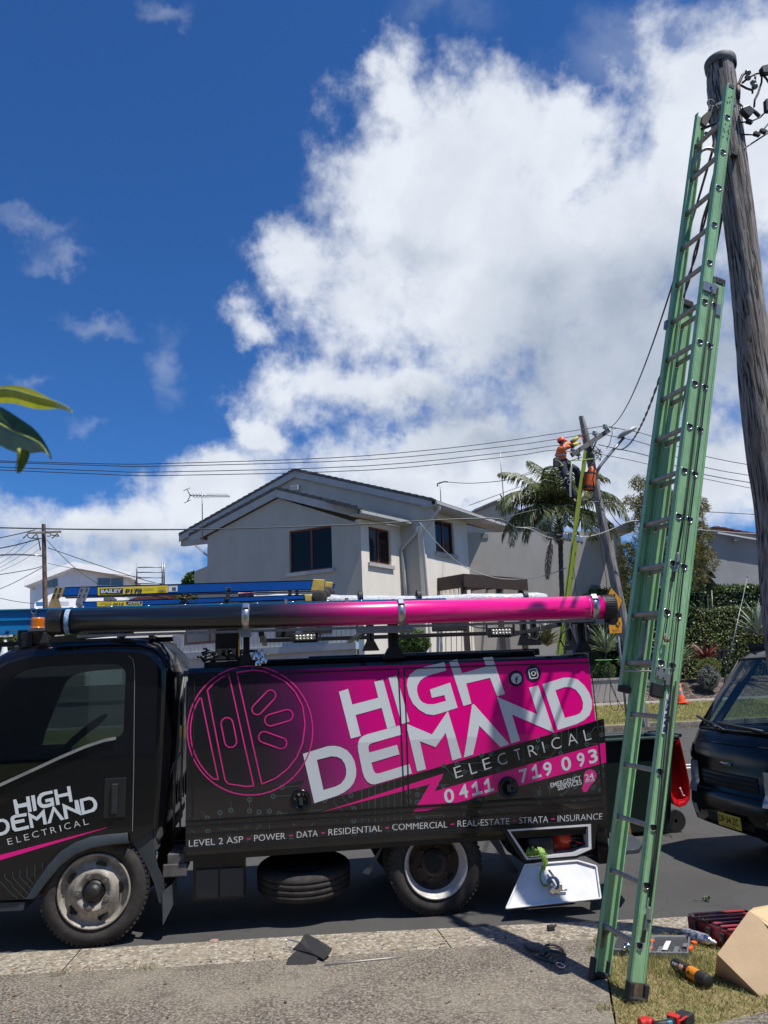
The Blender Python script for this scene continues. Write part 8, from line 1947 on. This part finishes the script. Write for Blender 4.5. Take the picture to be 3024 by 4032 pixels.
mb = MB(); cc = Vector((4.98, 6.95, 1.36)); Rv = Matrix.Rotation(radians(30), 3, 'Y'); mb.tube([cc+Rv @ Vector((.0+.19*cos(a)*.25+.19*cos(a)*.75, .19*sin(a), 0)) for a in [2*pi*k/20 for k in range(21)]], .016, 6); mb.tube([cc, cc+Vector((-.2, 0, -.15))], .03, 6); mb.build('steering_wheel', blackp, van)
for y in (7.5, 8.0):
    pass
mb = MB(); pz = vpt(2, -.12, .022); kx_ = P(2872, 3235, X=pz.x)
pl_c = P(2872, 3233, X=XF-.03); mb.b2((XF-.035, pl_c.y-.185, pl_c.z-.058), (XF-.025, pl_c.y+.185, pl_c.z+.058)); npl = mb.build('number_plate', mat('plate_yellow', (.72, .52, .03), .4), van, bevel=.003)
mb = MB(); add_text(mb, 'DF\u00b734\u00b7ZC', (XF-.038, pl_c.y+.165, pl_c.z-.022), (0, -1, 0), (0, 0, 1), .33, .062, .015); mb.build('plate_lettering', sb, npl)
mb = MB(); add_text(mb, 'NEW SOUTH WALES', (XF-.038, pl_c.y+.11, pl_c.z-.047), (0, -1, 0), (0, 0, 1), .22, .012, .01); mb.build('plate_small_text', mat('plate_green', (.03, .12, .05), .5), npl)
# lamps, grille, lines on the front
lens = mat('headlamp_lens', (.30, .30, .29), .1, coat=.8, var=.3, vs=12); redl = mat('red_reflection_lens', (.35, .02, .02), .15, coat=.7)  # red lens colour paints in the bin lid's reflection
def patch(name, t0, t1, z0, z1, m, o=.012, n=6, parent=van, taper=0):
    def at_z(z, t):
        for i in range(len(rows)-1):
            if rows[i][0] <= z <= rows[i+1][0]:
                f = (z-rows[i][0])/(rows[i+1][0]-rows[i][0]); return Vector((vx(t, rows[i][1]*(1-f)+rows[i+1][1]*f)-o, YVm+hwV*t, z))
    mb = MB(); vs = []
    for j in range(n+1):
        z = z0+(z1-z0)*j/n
        for k in range(n+1):
            t = t0+(t1-t0)*k/n; t = t+(taper*(j/n-.5)*(t-t0)); bul = .018*sin(pi*k/n)*sin(pi*j/n); p = at_z(z, max(-.999, min(.999, t))); vs.append(p-Vector((bul, 0, 0)))
    mb.add(vs, [(j*(n+1)+k, j*(n+1)+k+1, (j+1)*(n+1)+k+1, (j+1)*(n+1)+k) for j in range(n) for k in range(n)], smooth=True); return mb.build(name, m, parent)
for s_ in (-1, 1):
    a, b = sorted((s_*.66, s_*.97)); patch('headlight', a, b, .62, .92, lens); 
    a, b = sorted((s_*.86, s_*.98)); patch('red_reflection', a, b, .93, 1.08, redl)
    a, b = sorted((s_*.70, s_*.84)); patch('fog_lamp', a, b, .40, .50, lens, o=.006)
gr = patch('grille', -.55, .55, .72, .86, void, o=.004)
for z in (.75, .79, .83): patch('grille_bar', -.55, .55, z, z+.012, blackm, o=.014, n=4)
patch('bumper_seam', -.97, .97, .672, .684, void, o=.004, n=16); patch('badge_bar', -.12, .12, .93, .955, mat('dark_chrome', (.25, .25, .25), .2, metal=.9), o=.01); patch('bonnet_seam', -.93, .93, 1.12, 1.128, void, o=.003, n=16)
patch('air_intake', -.45, .45, .38, .46, void, o=.004)
mb = MB()
wa = [vpt(8, t, .03)+Vector((0, 0, z)) for t, z in ((.15, .0), (.45, .06), (.75, .10))]; mb.tube(wa, .010, 6); wb2 = [vpt(8, t, .045)+Vector((0, 0, z)) for t, z in ((.30, .02), (.95, .11))]; mb.tube(wb2, .016, 6)
wc_ = [vpt(8, t, .03)+Vector((0, 0, z)) for t, z in ((-.5, .0), (-.2, .05), (.05, .06))]; mb.tube(wc_, .010, 6); wd_ = [vpt(8, t, .05)+Vector((0, 0, z)) for t, z in ((-.6, .02), (.22, .07))]; mb.tube(wd_, .016, 6)
each(mb, 'wipers', blackp, van)
mb = MB(); ab_ = P(2850, 2690, Y=8.24); at_ = P(*rr_(925, 865), Y=8.6); mb.tube([ab_, at_], [.006, .003], 5); mb.cyl(at_, at_+Vector((0, 0, .02)), .008, 6); mb.build('aerial', steel, van)
mb = MB(); q0 = P(*rr_(600, 1880), Y=8.45); q1 = P(*rr_(600, 1770), Y=8.45); mb.box((q0+q1)/2, (.05, .06, (q1-q0).length)); mb.tube([q1, P(*rr_(710, 1775), Y=8.25)], .012, 6); mb.build('mirror', blackp, van, bevel=.01)
for x in (5.2, 8.3):
    for y, ax in ((YV0+.02, (0, 1, 0)), (YV1-.02, (0, -1, 0))):
        mb = MB(); mb.lathe((x, y, .33), ax, tyre_prof(.33, .19, .2), 28); tt = mb.build('tyre', rubber, van); mb = MB(); mb.lathe((x, y, .33), ax, [(.2, .03), (.19, .02), (.12, .05), (0, .05)], 24); mb.build('rim', rimm, tt)
dsh = MB()
for k, (y, c) in enumerate(((7.75, .12), (7.5, .09), (7.3, .1))): dsh.box((4.75+.02*k, y, 1.24), (c, c*.8, .07))
dsh.build('dash_clutter', mat('teal_item', (.03, .14, .12), .5), van, bevel=.01)
# ================================================================ THINGS ON THE GROUND
g8 = crop(2300, 3300, 2.2914)
def G(x, y, Z=.06): return P(*g8(x, y), Z=Z)
card = mat('cardboard', (.43, .30, .175), .8, var=.12, vs=3, bump=.15, bs=60, stretch=(1, 1, 1))
cb_t = thing('cardboard_box', 'brown cardboard box tipped on its edge at the lower right', 'box', G(1400, 1350, .05))
Bq = P(*g8(1200, 1050), D=4.5); Cq = P(*g8(1640, 1485), D=4.25); Aq = P(*g8(1490, 655), D=4.68); Dq = Aq+Cq-Bq
nb_ = (Cq-Bq).cross(Aq-Bq).normalized()
if nb_.dot(FW) < 0: nb_ = -nb_
mb = MB(); dp = nb_*.26
for f4 in ((Bq, Cq, Dq, Aq), (Bq+dp, Cq+dp, Dq+dp, Aq+dp), (Bq, Cq, Cq+dp, Bq+dp), (Aq, Bq, Bq+dp, Aq+dp), (Cq, Dq, Dq+dp, Cq+dp)):
    cen = sum(f4, Vector())/4; nn2 = (f4[1]-f4[0]).cross(f4[2]-f4[0]).normalized(); mb.prism(f4, nn2*.004)
mb.build('carton', card, cb_t)
mb = MB(); up_f = (Aq-Bq).normalized(); mb.prism([Aq, Dq, Dq+up_f*.16+nb_*.10, Aq+up_f*.035+nb_*.10+(Dq-Aq).normalized()*.05], nb_*.004); mb.build('flap', card, cb_t)

mb = MB(); fq = [P(*g8(x, y), D=d_) for x, y, d_ in ((1492, 655, 4.70), (1530, 628, 4.9), (1760, 585, 5.0), (1760, 880, 4.5))]; mb.prism(fq, nb_*.004); mb.build('flap', mat('cardboard_lit', (.55, .40, .22), .8, var=.1, vs=4), cb_t)  # inner flap in sun, its light put into a paler cardboard colour
mb = MB(); tq = [Bq.lerp(Cq, f)+(Aq-Bq)*g_+(-nb_)*.0015 for f, g_ in ((.52, 0), (.60, 0), (.60, 1), (.52, 1))]; mb.prism(tq, -nb_*.0006); mb.build('tape', mat('tape_tan', (.36, .24, .12), .25, coat=.4), cb_t)
# red parts organiser
org = thing('parts_organiser', 'red parts organiser case with clear lid on the kerbside grass', 'case', G(1100, 850))
redc = mat('case_red', (.22, .008, .015), .4, var=.2, vs=8); clear = mat('clear_lid', (.5, .5, .5), .1); glassify(clear, (.85, .80, .82), .10)
zt2_ = .16; T1 = G(930, 700, zt2_); T2 = G(1440, 662, zt2_); T3 = G(1310, 872, zt2_); ea = (T3-T1); eb = (T2-T1); T4 = T1+ea*1.0+eb
dn = Vector((0, 0, -.10))
mb = MB(); q4 = [T1, T3, T4, T2]; ins_ = [T1+ea*.04+eb*.04, T1+ea*.96+eb*.04, T1+ea*.96+eb*.96, T1+ea*.04+eb*.96]
mb.add(q4+[p+dn for p in q4], [(i, (i+1) % 4, (i+1) % 4+4, i+4) for i in range(4)]+[(4, 5, 6, 7)]); mb.add(q4+ins_+[p+dn*.8 for p in ins_], [(i, (i+1) % 4, (i+1) % 4+4, i+4) for i in range(4)]+[(4+i, 4+(i+1) % 4, 8+(i+1) % 4, 8+i) for i in range(4)]+[(8, 9, 10, 11)])
oc = mb.build('case_base', redc, org)
mb = MB()
for k in range(1, 5): a = T1+ea*k/5; mb.prism([a+eb*.04+dn*.75, a+eb*.96+dn*.75, a+eb*.96+dn*.1, a+eb*.04+dn*.1], ea.normalized()*.004)
for k in range(1, 3): a = T1+eb*k/3; mb.prism([a+ea*.04+dn*.75, a+ea*.96+dn*.75, a+ea*.96+dn*.1, a+ea*.04+dn*.1], eb.normalized()*.004)
each(mb, 'dividers', redc, org)
rr = random.Random(9); mb = MB()
for k in range(60): p = T1+ea*rr.uniform(.08, .92)+eb*rr.uniform(.08, .92)+dn*.65; mb.box(p, (.02, .03, .02), Matrix.Rotation(rr.random()*3, 3, 'Z'))
mb.build('fittings', mat('fitting_white', (.5, .48, .48), .5), org)
mb = MB(); u3 = Vector((0, 0, .006)); mb.prism([p+u3 for p in [T1+ea*.01+eb*.01, T1+ea*.99+eb*.01, T1+ea*.99+eb*.99, T1+ea*.01+eb*.99]], (0, 0, .012)); mb.build('lid', clear, org)
mb = MB()
for k in range(6): a = T1+ea*(k+.5)/6+u3*3.2; mb.beam(a+eb*.05, a+eb*.95, .018, .006)
each(mb, 'lid_rib', mat('rib_red', (.40, .05, .07), .35), org)
for f in (.22, .55, .86):
    mb = MB(); p = T1+ea*f+dn*.35-eb.normalized()*.008; mb.box(p, (.035, .03, .055), Matrix((ea.normalized(), eb.normalized(), Vector((0, 0, 1)))).transposed()); mb.build('latch', mat('latch_black', (.03, .02, .02), .4), org, bevel=.004)
mb = MB(); d_m = (ea.normalized()); add_text(mb, 'm', T1+ea*.30+dn*.62-eb.normalized()*.004, d_m, (0, 0, 1), .035, .04, .05); mb.build('moulded_mark', mat('mark_red', (.10, .004, .006), .5), org)
def can(name, label, a, b, r, parts, cap=None):
    a = Vector(a); b = Vector(b); t = thing(name, label, 'can', (a+b)/2-Vector((0, 0, r))); d = (b-a).normalized()
    for nm_, f0, f1, prof_, m in parts:
        L_ = (b-a).length; mb = MB(); mb.lathe(a+d*L_*f0, d, prof_ if prof_ else [(0, 0), (r, 0), (r, L_*(f1-f0)), (0, L_*(f1-f0))], 28); mb.build(nm_, m, t)
    return t
r1 = .034; a = G(905, 852, .06+r1); b = G(1190, 945, .06+r1*.9); L_ = (b-a).length
sprm = mat('spray_blue', (.62, .64, .66), .25, metal=.5, col2=(.02, .05, .14), vs=26)
can('spray_can', 'silver and blue spray can lying in front of the red organiser', a, b, r1, [('can_body', 0, .74, [(0, 0), (r1*.9, .0), (r1, .008), (r1, L_*.72), (r1*.92, L_*.76)], sprm), ('can_shoulder', .76, 1, [(r1*.95, 0), (r1*.97, .008), (r1*.7, .022), (r1*.5, .03)], chrome), ('nozzle', .9, 1, [(r1*.42, -.01), (r1*.42, .01), (r1*.2, .02), (r1*.2, .03), (0, .03)], white)])
r1 = .036; a = G(815, 1135, .06+r1); b = G(1130, 1300, .06+r1); L_ = (b-a).length
fo = can('foam_can', 'black and orange expanding foam can on the dry grass', a, b, r1, [('can_body', 0, .55, [(0, 0), (r1*.9, 0), (r1, .01), (r1, L_*.48)], mat('can_black', (.012, .012, .013), .3, coat=.3)), ('orange_band', .48, .72, [(r1, 0), (r1, L_*.25)], mat('can_orange', (.65, .22, .01), .35)), ('cap', .73, 1, [(r1*1.02, 0), (r1*1.02, L_*.2), (r1*.95, L_*.235), (r1*.93, L_*.24), (0, L_*.235)], blackp)])
da = (b-a).normalized(); cv = (CP-(a+b)/2); cv = (cv-da*cv.dot(da)).normalized(); sd2 = da.cross(cv)
def wrap_text(mb, s, pos, length, h):
    vs, fs = text_mesh(s, .04); x0 = min(v.x for v in vs); x1 = max(v.x for v in vs); out = []
    for v in vs: ang = (v.y/.73-.5)*h/r1; q = a+da*(pos+(v.x-x0)/(x1-x0)*length); out.append(q+(cv*cos(ang)-sd2*sin(ang)*(-1))*(r1*1.012))
    mb.add(out, fs)
mb = MB(); wrap_text(mb, 'NO MORE', .02, .05, .016); wrap_text(mb, 'BIG', .085, .03, .03); mb.build('can_text', textw, fo)
mb = MB(); wrap_text(mb, 'GAPS', .075, .05, .018); mb.build('can_text', mat('can_orange', (0, 0, 0)), fo)
mb = MB(); wrap_text(mb, 'F', .155, .03, .03); mb.build('can_text', blackp, fo)
# grey open case with a hole-saw set
tcs = thing('tool_case', 'grey moulded tool case lying open behind the ladder feet', 'case', G(700, 1000))
gcm = mat('case_grey', (.15, .16, .165), .5, var=.15, vs=8); drk = mat('case_dark', (.035, .037, .04), .6)
def tray(pts, h, m, name):
    q = [G(x, y, .055) for x, y in pts]; c_ = sum(q, Vector())/4; up_ = Vector((0, 0, h)); top = [p+up_ for p in q]; ins_ = [c_+(p-c_)*.90+up_ for p in q]; bt2 = [c_+(p-c_)*.86+up_*.35 for p in q]
    mb = MB(); mb.add(q+top+ins_+bt2, [(i, (i+1) % 4, (i+1) % 4+4, i+4) for i in range(4)]+[(4+i, 4+(i+1) % 4, 8+(i+1) % 4, 8+i) for i in range(4)]+[(8+i, 8+(i+1) % 4, 12+(i+1) % 4, 12+i) for i in range(4)]+[(12, 13, 14, 15)]); return mb.build(name, m, tcs, bevel=.004), top, ins_
o5, tp5, in5 = tray([(618, 925), (965, 925), (945, 1088), (588, 1082)], .035, gcm, 'case_half')
c5_ = sum(in5, Vector())/4; mb = MB(); mb.prism([c5_+(p-c5_)*.94-Vector((0, 0, .018)) for p in in5], (0, 0, .004)); mb.build('insert', drk, o5)
mb = MB(); mb.prism([G(x, y, .083) for x, y in [(740, 930), (785, 930), (750, 1012), (700, 1008)]], (0, 0, .002)); mb.build('paper_label', white, o5)
for l in ([(680, 985), (715, 985), (690, 1040), (650, 1040)], [(820, 985), (860, 985), (845, 1040), (800, 1040)], [(900, 955), (935, 955), (925, 990), (885, 985)]): mb = MB(); mb.prism([G(x, y, .083) for x, y in l], (0, 0, .006)); mb.build('insert_pad', gcm, o5)
o6, tp6, in6 = tray([(300, 905), (560, 915), (540, 1075), (235, 1050)], .035, gcm, 'case_half')
c6_ = sum(in6, Vector())/4; mb = MB(); mb.prism([c6_+(p-c6_)*.94-Vector((0, 0, .018)) for p in in6], (0, 0, .004)); mb.build('insert', drk, o6)
for (x, y, r_) in ((375, 985, .028), (415, 985, .022), (345, 1000, .014), (450, 990, .03)): q = G(x, y, .10); mb = MB(); mb.lathe(q, (1, .3, .1), [(0, 0), (r_, 0), (r_, .03), (r_*.5, .03), (r_*.5, .045), (0, .045)], 16); mb.build('hole_saw', chrome, o6)
mb = MB(); 
for (x, y) in ((985, 940), (1000, 948), (965, 985), (960, 1000), (615, 930), (600, 995)): mb.box(G(x, y, .085), (.03, .02, .015))
each(mb, 'orange_latch', mat('latch_orange', (.80, .12, .02), .4), tcs, bevel=.003)
# drill at the bottom edge
dr_t = thing('cordless_drill', 'red and black cordless drill lying at the bottom edge of the lawn', 'drill', G(750, 1660))
dq = lambda x, y, z=.09: P(*g8(x, y), Z=z)
drr = mat('drill_red', (.50, .02, .015), .4)
mb = MB(); mb.tube([dq(500, 1680), dq(560, 1672), dq(620, 1690)], [.028, .033, .03], 14); mb.box(dq(815, 1640), (.05, .06, .05), Matrix.Rotation(.6, 3, 'Z')); mb.build('housing', drr, dr_t, bevel=.004)
mb = MB(); mb.tube([dq(620, 1690), dq(720, 1680), dq(800, 1655)], [.02, .018, .02], 10); mb.build('grip', blackp, dr_t)
mb = MB(); mb.box(dq(900, 1625), (.085, .075, .05), Matrix.Rotation(.5, 3, 'Z')); bt3 = mb.build('battery', blackp, dr_t, bevel=.008)
mb = MB(); mb.box(dq(905, 1618, .117), (.05, .012, .002), Matrix.Rotation(.5, 3, 'Z')); mb.box(dq(880, 1640, .117), (.05, .01, .002), Matrix.Rotation(.5, 3, 'Z')); mb.build('battery_stripe', drr, bt3)
mb = MB(); mb.box(dq(760, 1668), (.03, .04, .03)); mb.build('trigger_block', mat('pale_blue', (.10, .30, .45), .5), dr_t, bevel=.004)
# black flap pieces, rod, rope, scraps on the gutter
gk = crop(1000, 3550, 1.185)
def K2(x, y, Z=.05): return P(*gk(x, y), Z=Z)
fb = thing('black_pad', 'two overlapping black rubber pads on the pebbled gutter', 'pad', K2(260, 240)); rbm = mat('pad_rubber', (.022, .022, .023), .75, bump=.5, bs=250, var=.2)
l = [(180, 228, .06), (215, 195, .10), (232, 162, .12), (250, 158, .12), (300, 186, .11), (365, 226, .08), (350, 250, .07), (325, 276, .06), (260, 245, .065)]
mb = MB(); mb.prism([K2(x, y, z) for x, y, z in l], (0, 0, .012)); mb.build('pad', rbm, fb, bevel=.004)
l = [(148, 302, .045), (158, 270, .05), (197, 236, .06), (298, 266, .055), (290, 290, .05), (250, 300, .045)]
mb = MB(); mb.prism([K2(x, y, z) for x, y, z in l], (0, 0, .010)); mb.build('pad', rbm, fb, bevel=.004)
mb = MB(); mb.tube([K2(150, 212, .06), K2(150, 176, .09), K2(216, 190, .10)], .004, 6); mb.tube([K2(150, 210, .06), K2(190, 222, .06)], .004, 6); mb.build('wire_loop', chrome, fb)
mb = MB(); mb.tube([K2(x, y, .055) for x, y in [(328, 297), (500, 278), (600, 268), (690, 258)]], .008, 8); mb.build('metal_rod', mat('dull_rod', (.28, .26, .24), .5, metal=.5), label='thin metal rod lying along the pavement joint', cat='rod')
rl = thing('rope_pile', 'tangled grey rope with a metal carabiner on the pavement left of the ladder', 'rope', K2(1350, 240))
rpm = mat('dirty_rope', (.11, .10, .085), .9, bump=1., bs=200)
mb = MB(); mb.tube(smooth_path([K2(x, y, z) for x, y, z in [(1265, 205, .06), (1300, 225, .065), (1345, 235, .07), (1385, 250, .07), (1375, 275, .06), (1330, 262, .06), (1345, 235, .085), (1420, 235, .08), (1445, 265, .06), (1400, 285, .06), (1372, 270, .07)]], 5), .010, 7)
mb.tube(smooth_path([K2(x, y, z) for x, y, z in [(1362, 205, .07), (1395, 200, .07), (1440, 220, .065), (1452, 245, .06), (1445, 275, .06), (1425, 290, .06)]], 5), .009, 7)
mb.tube(smooth_path([K2(x, y, z) for x, y, z in [(1362, 205, .07), (1365, 225, .07), (1380, 245, .08), (1350, 262, .06), (1310, 255, .06)]], 5), .009, 7); each(mb, 'rope', rpm, rl)
mb = MB(); kp = K2(1430, 302, .06); mb.tube([kp+Vector((.022*cos(a), .045*sin(a), .005)) for a in [2*pi*k/16 for k in range(17)]], .005, 6); mb.build('carabiner', chrome, rl)
mb = MB(); mb.box(K2(1335, 250, .06), (.07, .03, .02), Matrix.Rotation(.4, 3, 'Z')); mb.build('rope_clamp', chrome, rl, bevel=.004)
mb = MB(); q = K2(1385, 122, .045); mb.box(q, (.05, .04, .035)); mb.tube([q, q+Vector((.05, .02, .01))], .01, 6); mb.build('black_fitting', rbm, label='small black plastic fitting on the gutter below the white flap', cat='fitting', bevel=.006)
mb = MB(); q = P(843, 3702, Z=.004); mb.lathe(q, (0, 0, 1), [(0, .002), (.03, .002), (.034, .0)], 14); mb.build('pink_disc', mat('faded_pink', (.35, .20, .18), .7), label='faded pink disc on the asphalt left of the pads', cat='disc')
mb = MB(); q = P(*g8(1110, 560), Z=.01); clump_leaves(mb, q+Vector((0, 0, .015)), (.05, .03, .012), 26, .03, random.Random(1)); mb.tube([q, q+Vector((-.12, 0, .01))], .003, 5); mb.build('leaf_sprig', leafmat('sprig', [(0, (.04, .08, .02)), (1, (.10, .18, .04))]), label='small green leaf sprig lying on the sunlit asphalt', cat='leaf', fixn=False)
rr = random.Random(21); mb = MB()
for k in range(170):
    x = rr.uniform(-2.6, 2.3); y = rr.choice((lin(fx, x)+abs(rr.gauss(0, .10)), rr.uniform(4.3, 6.1))); s_ = rr.uniform(.008, .022); a = rr.random()*6.28; z = .058; q = Vector((x, y, z)); d = Vector((cos(a), sin(a), rr.uniform(-.1, .3))); e_ = Vector((-sin(a), cos(a), 0))
    mb.add([q-d*s_, q+e_*s_*.4, q+d*s_, q-e_*s_*.4+Vector((0, 0, s_*.4))], [(0, 1, 2, 3)])
mb.build('leaf_litter', leafmat('litter', [(0, (.06, .04, .02)), (.6, (.20, .13, .06)), (1, (.34, .26, .12))]), kind='stuff', fixn=False)
# ================================================================ FOREGROUND LEAVES
lfc = crop(0, 1450, 4.1475)
def leafy(name_col, c2_, tr):
    m = bpy.data.materials.new('foreground_leaf'); m.use_nodes = True; t = NT(m.node_tree); b = m.node_tree.nodes['Principled BSDF']; n = t.noise(t.n('ShaderNodeTexCoord').outputs['Object'], 60, 3)
    c = t.mix(t.ss(n, .35, .65), (*name_col, 1), (*c2_, 1)); t.link(c, b.inputs['Base Color']); b.inputs['Roughness'].default_value = .35
    tl_ = t.n('ShaderNodeBsdfTranslucent'); t.link(c, tl_.inputs[0]); mx = t.n('ShaderNodeMixShader'); mx.inputs[0].default_value = tr; t.link(b.outputs[0], mx.inputs[1]); t.link(tl_.outputs[0], mx.inputs[2]); t.link(mx.outputs[0], m.node_tree.nodes['Material Output'].inputs[0]); return m
tw = thing('leafy_twig', 'close yellow-green leaves on a twig entering at the left edge', 'twig', P(-120, 1620, D=.6))
def bigleaf(top, bot, D0, D1, m):
    """blade between an upper and a lower outline, folded along its midrib"""
    n = len(top); mb = MB(); vs = []
    for i in range(n):
        f = i/(n-1); D_ = D0+(D1-D0)*f; a = P(*lfc(*top[i]), D=D_); b = P(*lfc(*bot[i]), D=D_); mid = a.lerp(b, .5); vs += [a, a.lerp(b, .25)+Vector((0, -.004, -.001)), mid+Vector((0, -.009, 0)), a.lerp(b, .75)+Vector((0, -.004, .001)), b]
    mb.add(vs, [(i*5+j, i*5+5+j, i*5+6+j, i*5+1+j) for i in range(n-1) for j in range(4)], smooth=True); o = each(mb, 'leaf', m, tw, fixn=False, sub=1)
    mb = MB(); mb.tube([vs[i*5+2]+Vector((0, -.0006, 0)) for i in range(n)], [.0012*(1-.8*i/(n-1)) for i in range(n)], 5); mb.build('midrib', leafy((.45, .50, .12), (.40, .48, .10), .3), o); return o
lA = leafy((.26, .30, .008), (.36, .36, .01), .55); lB = leafy((.030, .070, .006), (.06, .12, .008), .35)
bigleaf([(-420, 420), (-200, 330), (0, 288), (170, 272), (350, 288), (530, 342), (750, 450), (950, 575), (1100, 662), (1208, 742)], [(-420, 500), (-200, 560), (0, 572), (170, 562), (350, 605), (530, 665), (750, 682), (930, 650), (1080, 680), (1205, 750)], .62, .50, lA)
bigleaf([(-350, 520), (-180, 560), (0, 620), (150, 700), (350, 840), (520, 945), (650, 1080), (750, 1230), (820, 1370), (865, 1505)], [(-350, 900), (-180, 1150), (0, 1270), (150, 1345), (300, 1390), (430, 1400), (560, 1385), (690, 1362), (780, 1395), (858, 1500)], .60, .50, lB)
bigleaf([(265, 1380), (290, 1460), (305, 1560), (310, 1640), (318, 1728)], [(505, 1375), (470, 1480), (430, 1570), (380, 1650), (322, 1728)], .53, .53, leafy((.07, .13, .01), (.10, .17, .012), .4))
mb = MB(); mb.tube([P(-400, 1560, D=.62), P(-200, 1600, D=.62), P(-80, 1640, D=.61), P(-60, 1720, D=.6)], .003, 6); mb.build('stem', mat('twig_bark', (.12, .09, .04), .8), tw)
cd.dof.use_dof = True; cd.dof.focus_distance = 7.0; cd.dof.aperture_fstop = 16

# hedge on our own side of the street, behind the viewer (unseen, added to darken the truck's reflections)
hedge(-1.5, 14, -7.6, -6.6, .1, 3.0, 4200, hm, 'tall added hedge on the near side of the street behind the viewer', top=.2, seed=12, size=.3)

gh = thing('garage', 'pale rendered garage front with a grey door, added unseen behind the viewer', 'garage', (-5.5, -8, .2))  # garage added out of view to be mirrored in the cab window
mb = MB(); mb.b2((-9.5, -8.6, .1), (-1.8, -8.2, 3.0)); mb.build('wall', wallw, gh)
mb = MB(); mb.b2((-14, -10.6, .1), (16, -10.2, 6.8)); mb.prism([(-14.5, -9.8, 6.8), (16.5, -9.8, 6.8), (16.5, -13, 8.4), (-14.5, -13, 8.4)], (0, 0, .15)); mb.build('blocker_wall', mat('blocker_brown', (.10, .06, .045), .9, var=.4, vs=3), gh)  # unseen dark wall added to block sky reflections and fill light
mb = MB(); mb.b2((-7.5, -8.19, .2), (-4.9, -8.14, 2.3)); gd = mb.build('garage_door', mat('door_grey', (.22, .23, .24), .5), gh)
mb = MB(); mb.add([(-7.8, 1.6, .066), (-4.6, 1.6, .066), (-4.6, -8.1, .26), (-7.8, -8.1, .26)], [(0, 1, 2, 3)]); mb.build('driveway', conc, kind='structure')
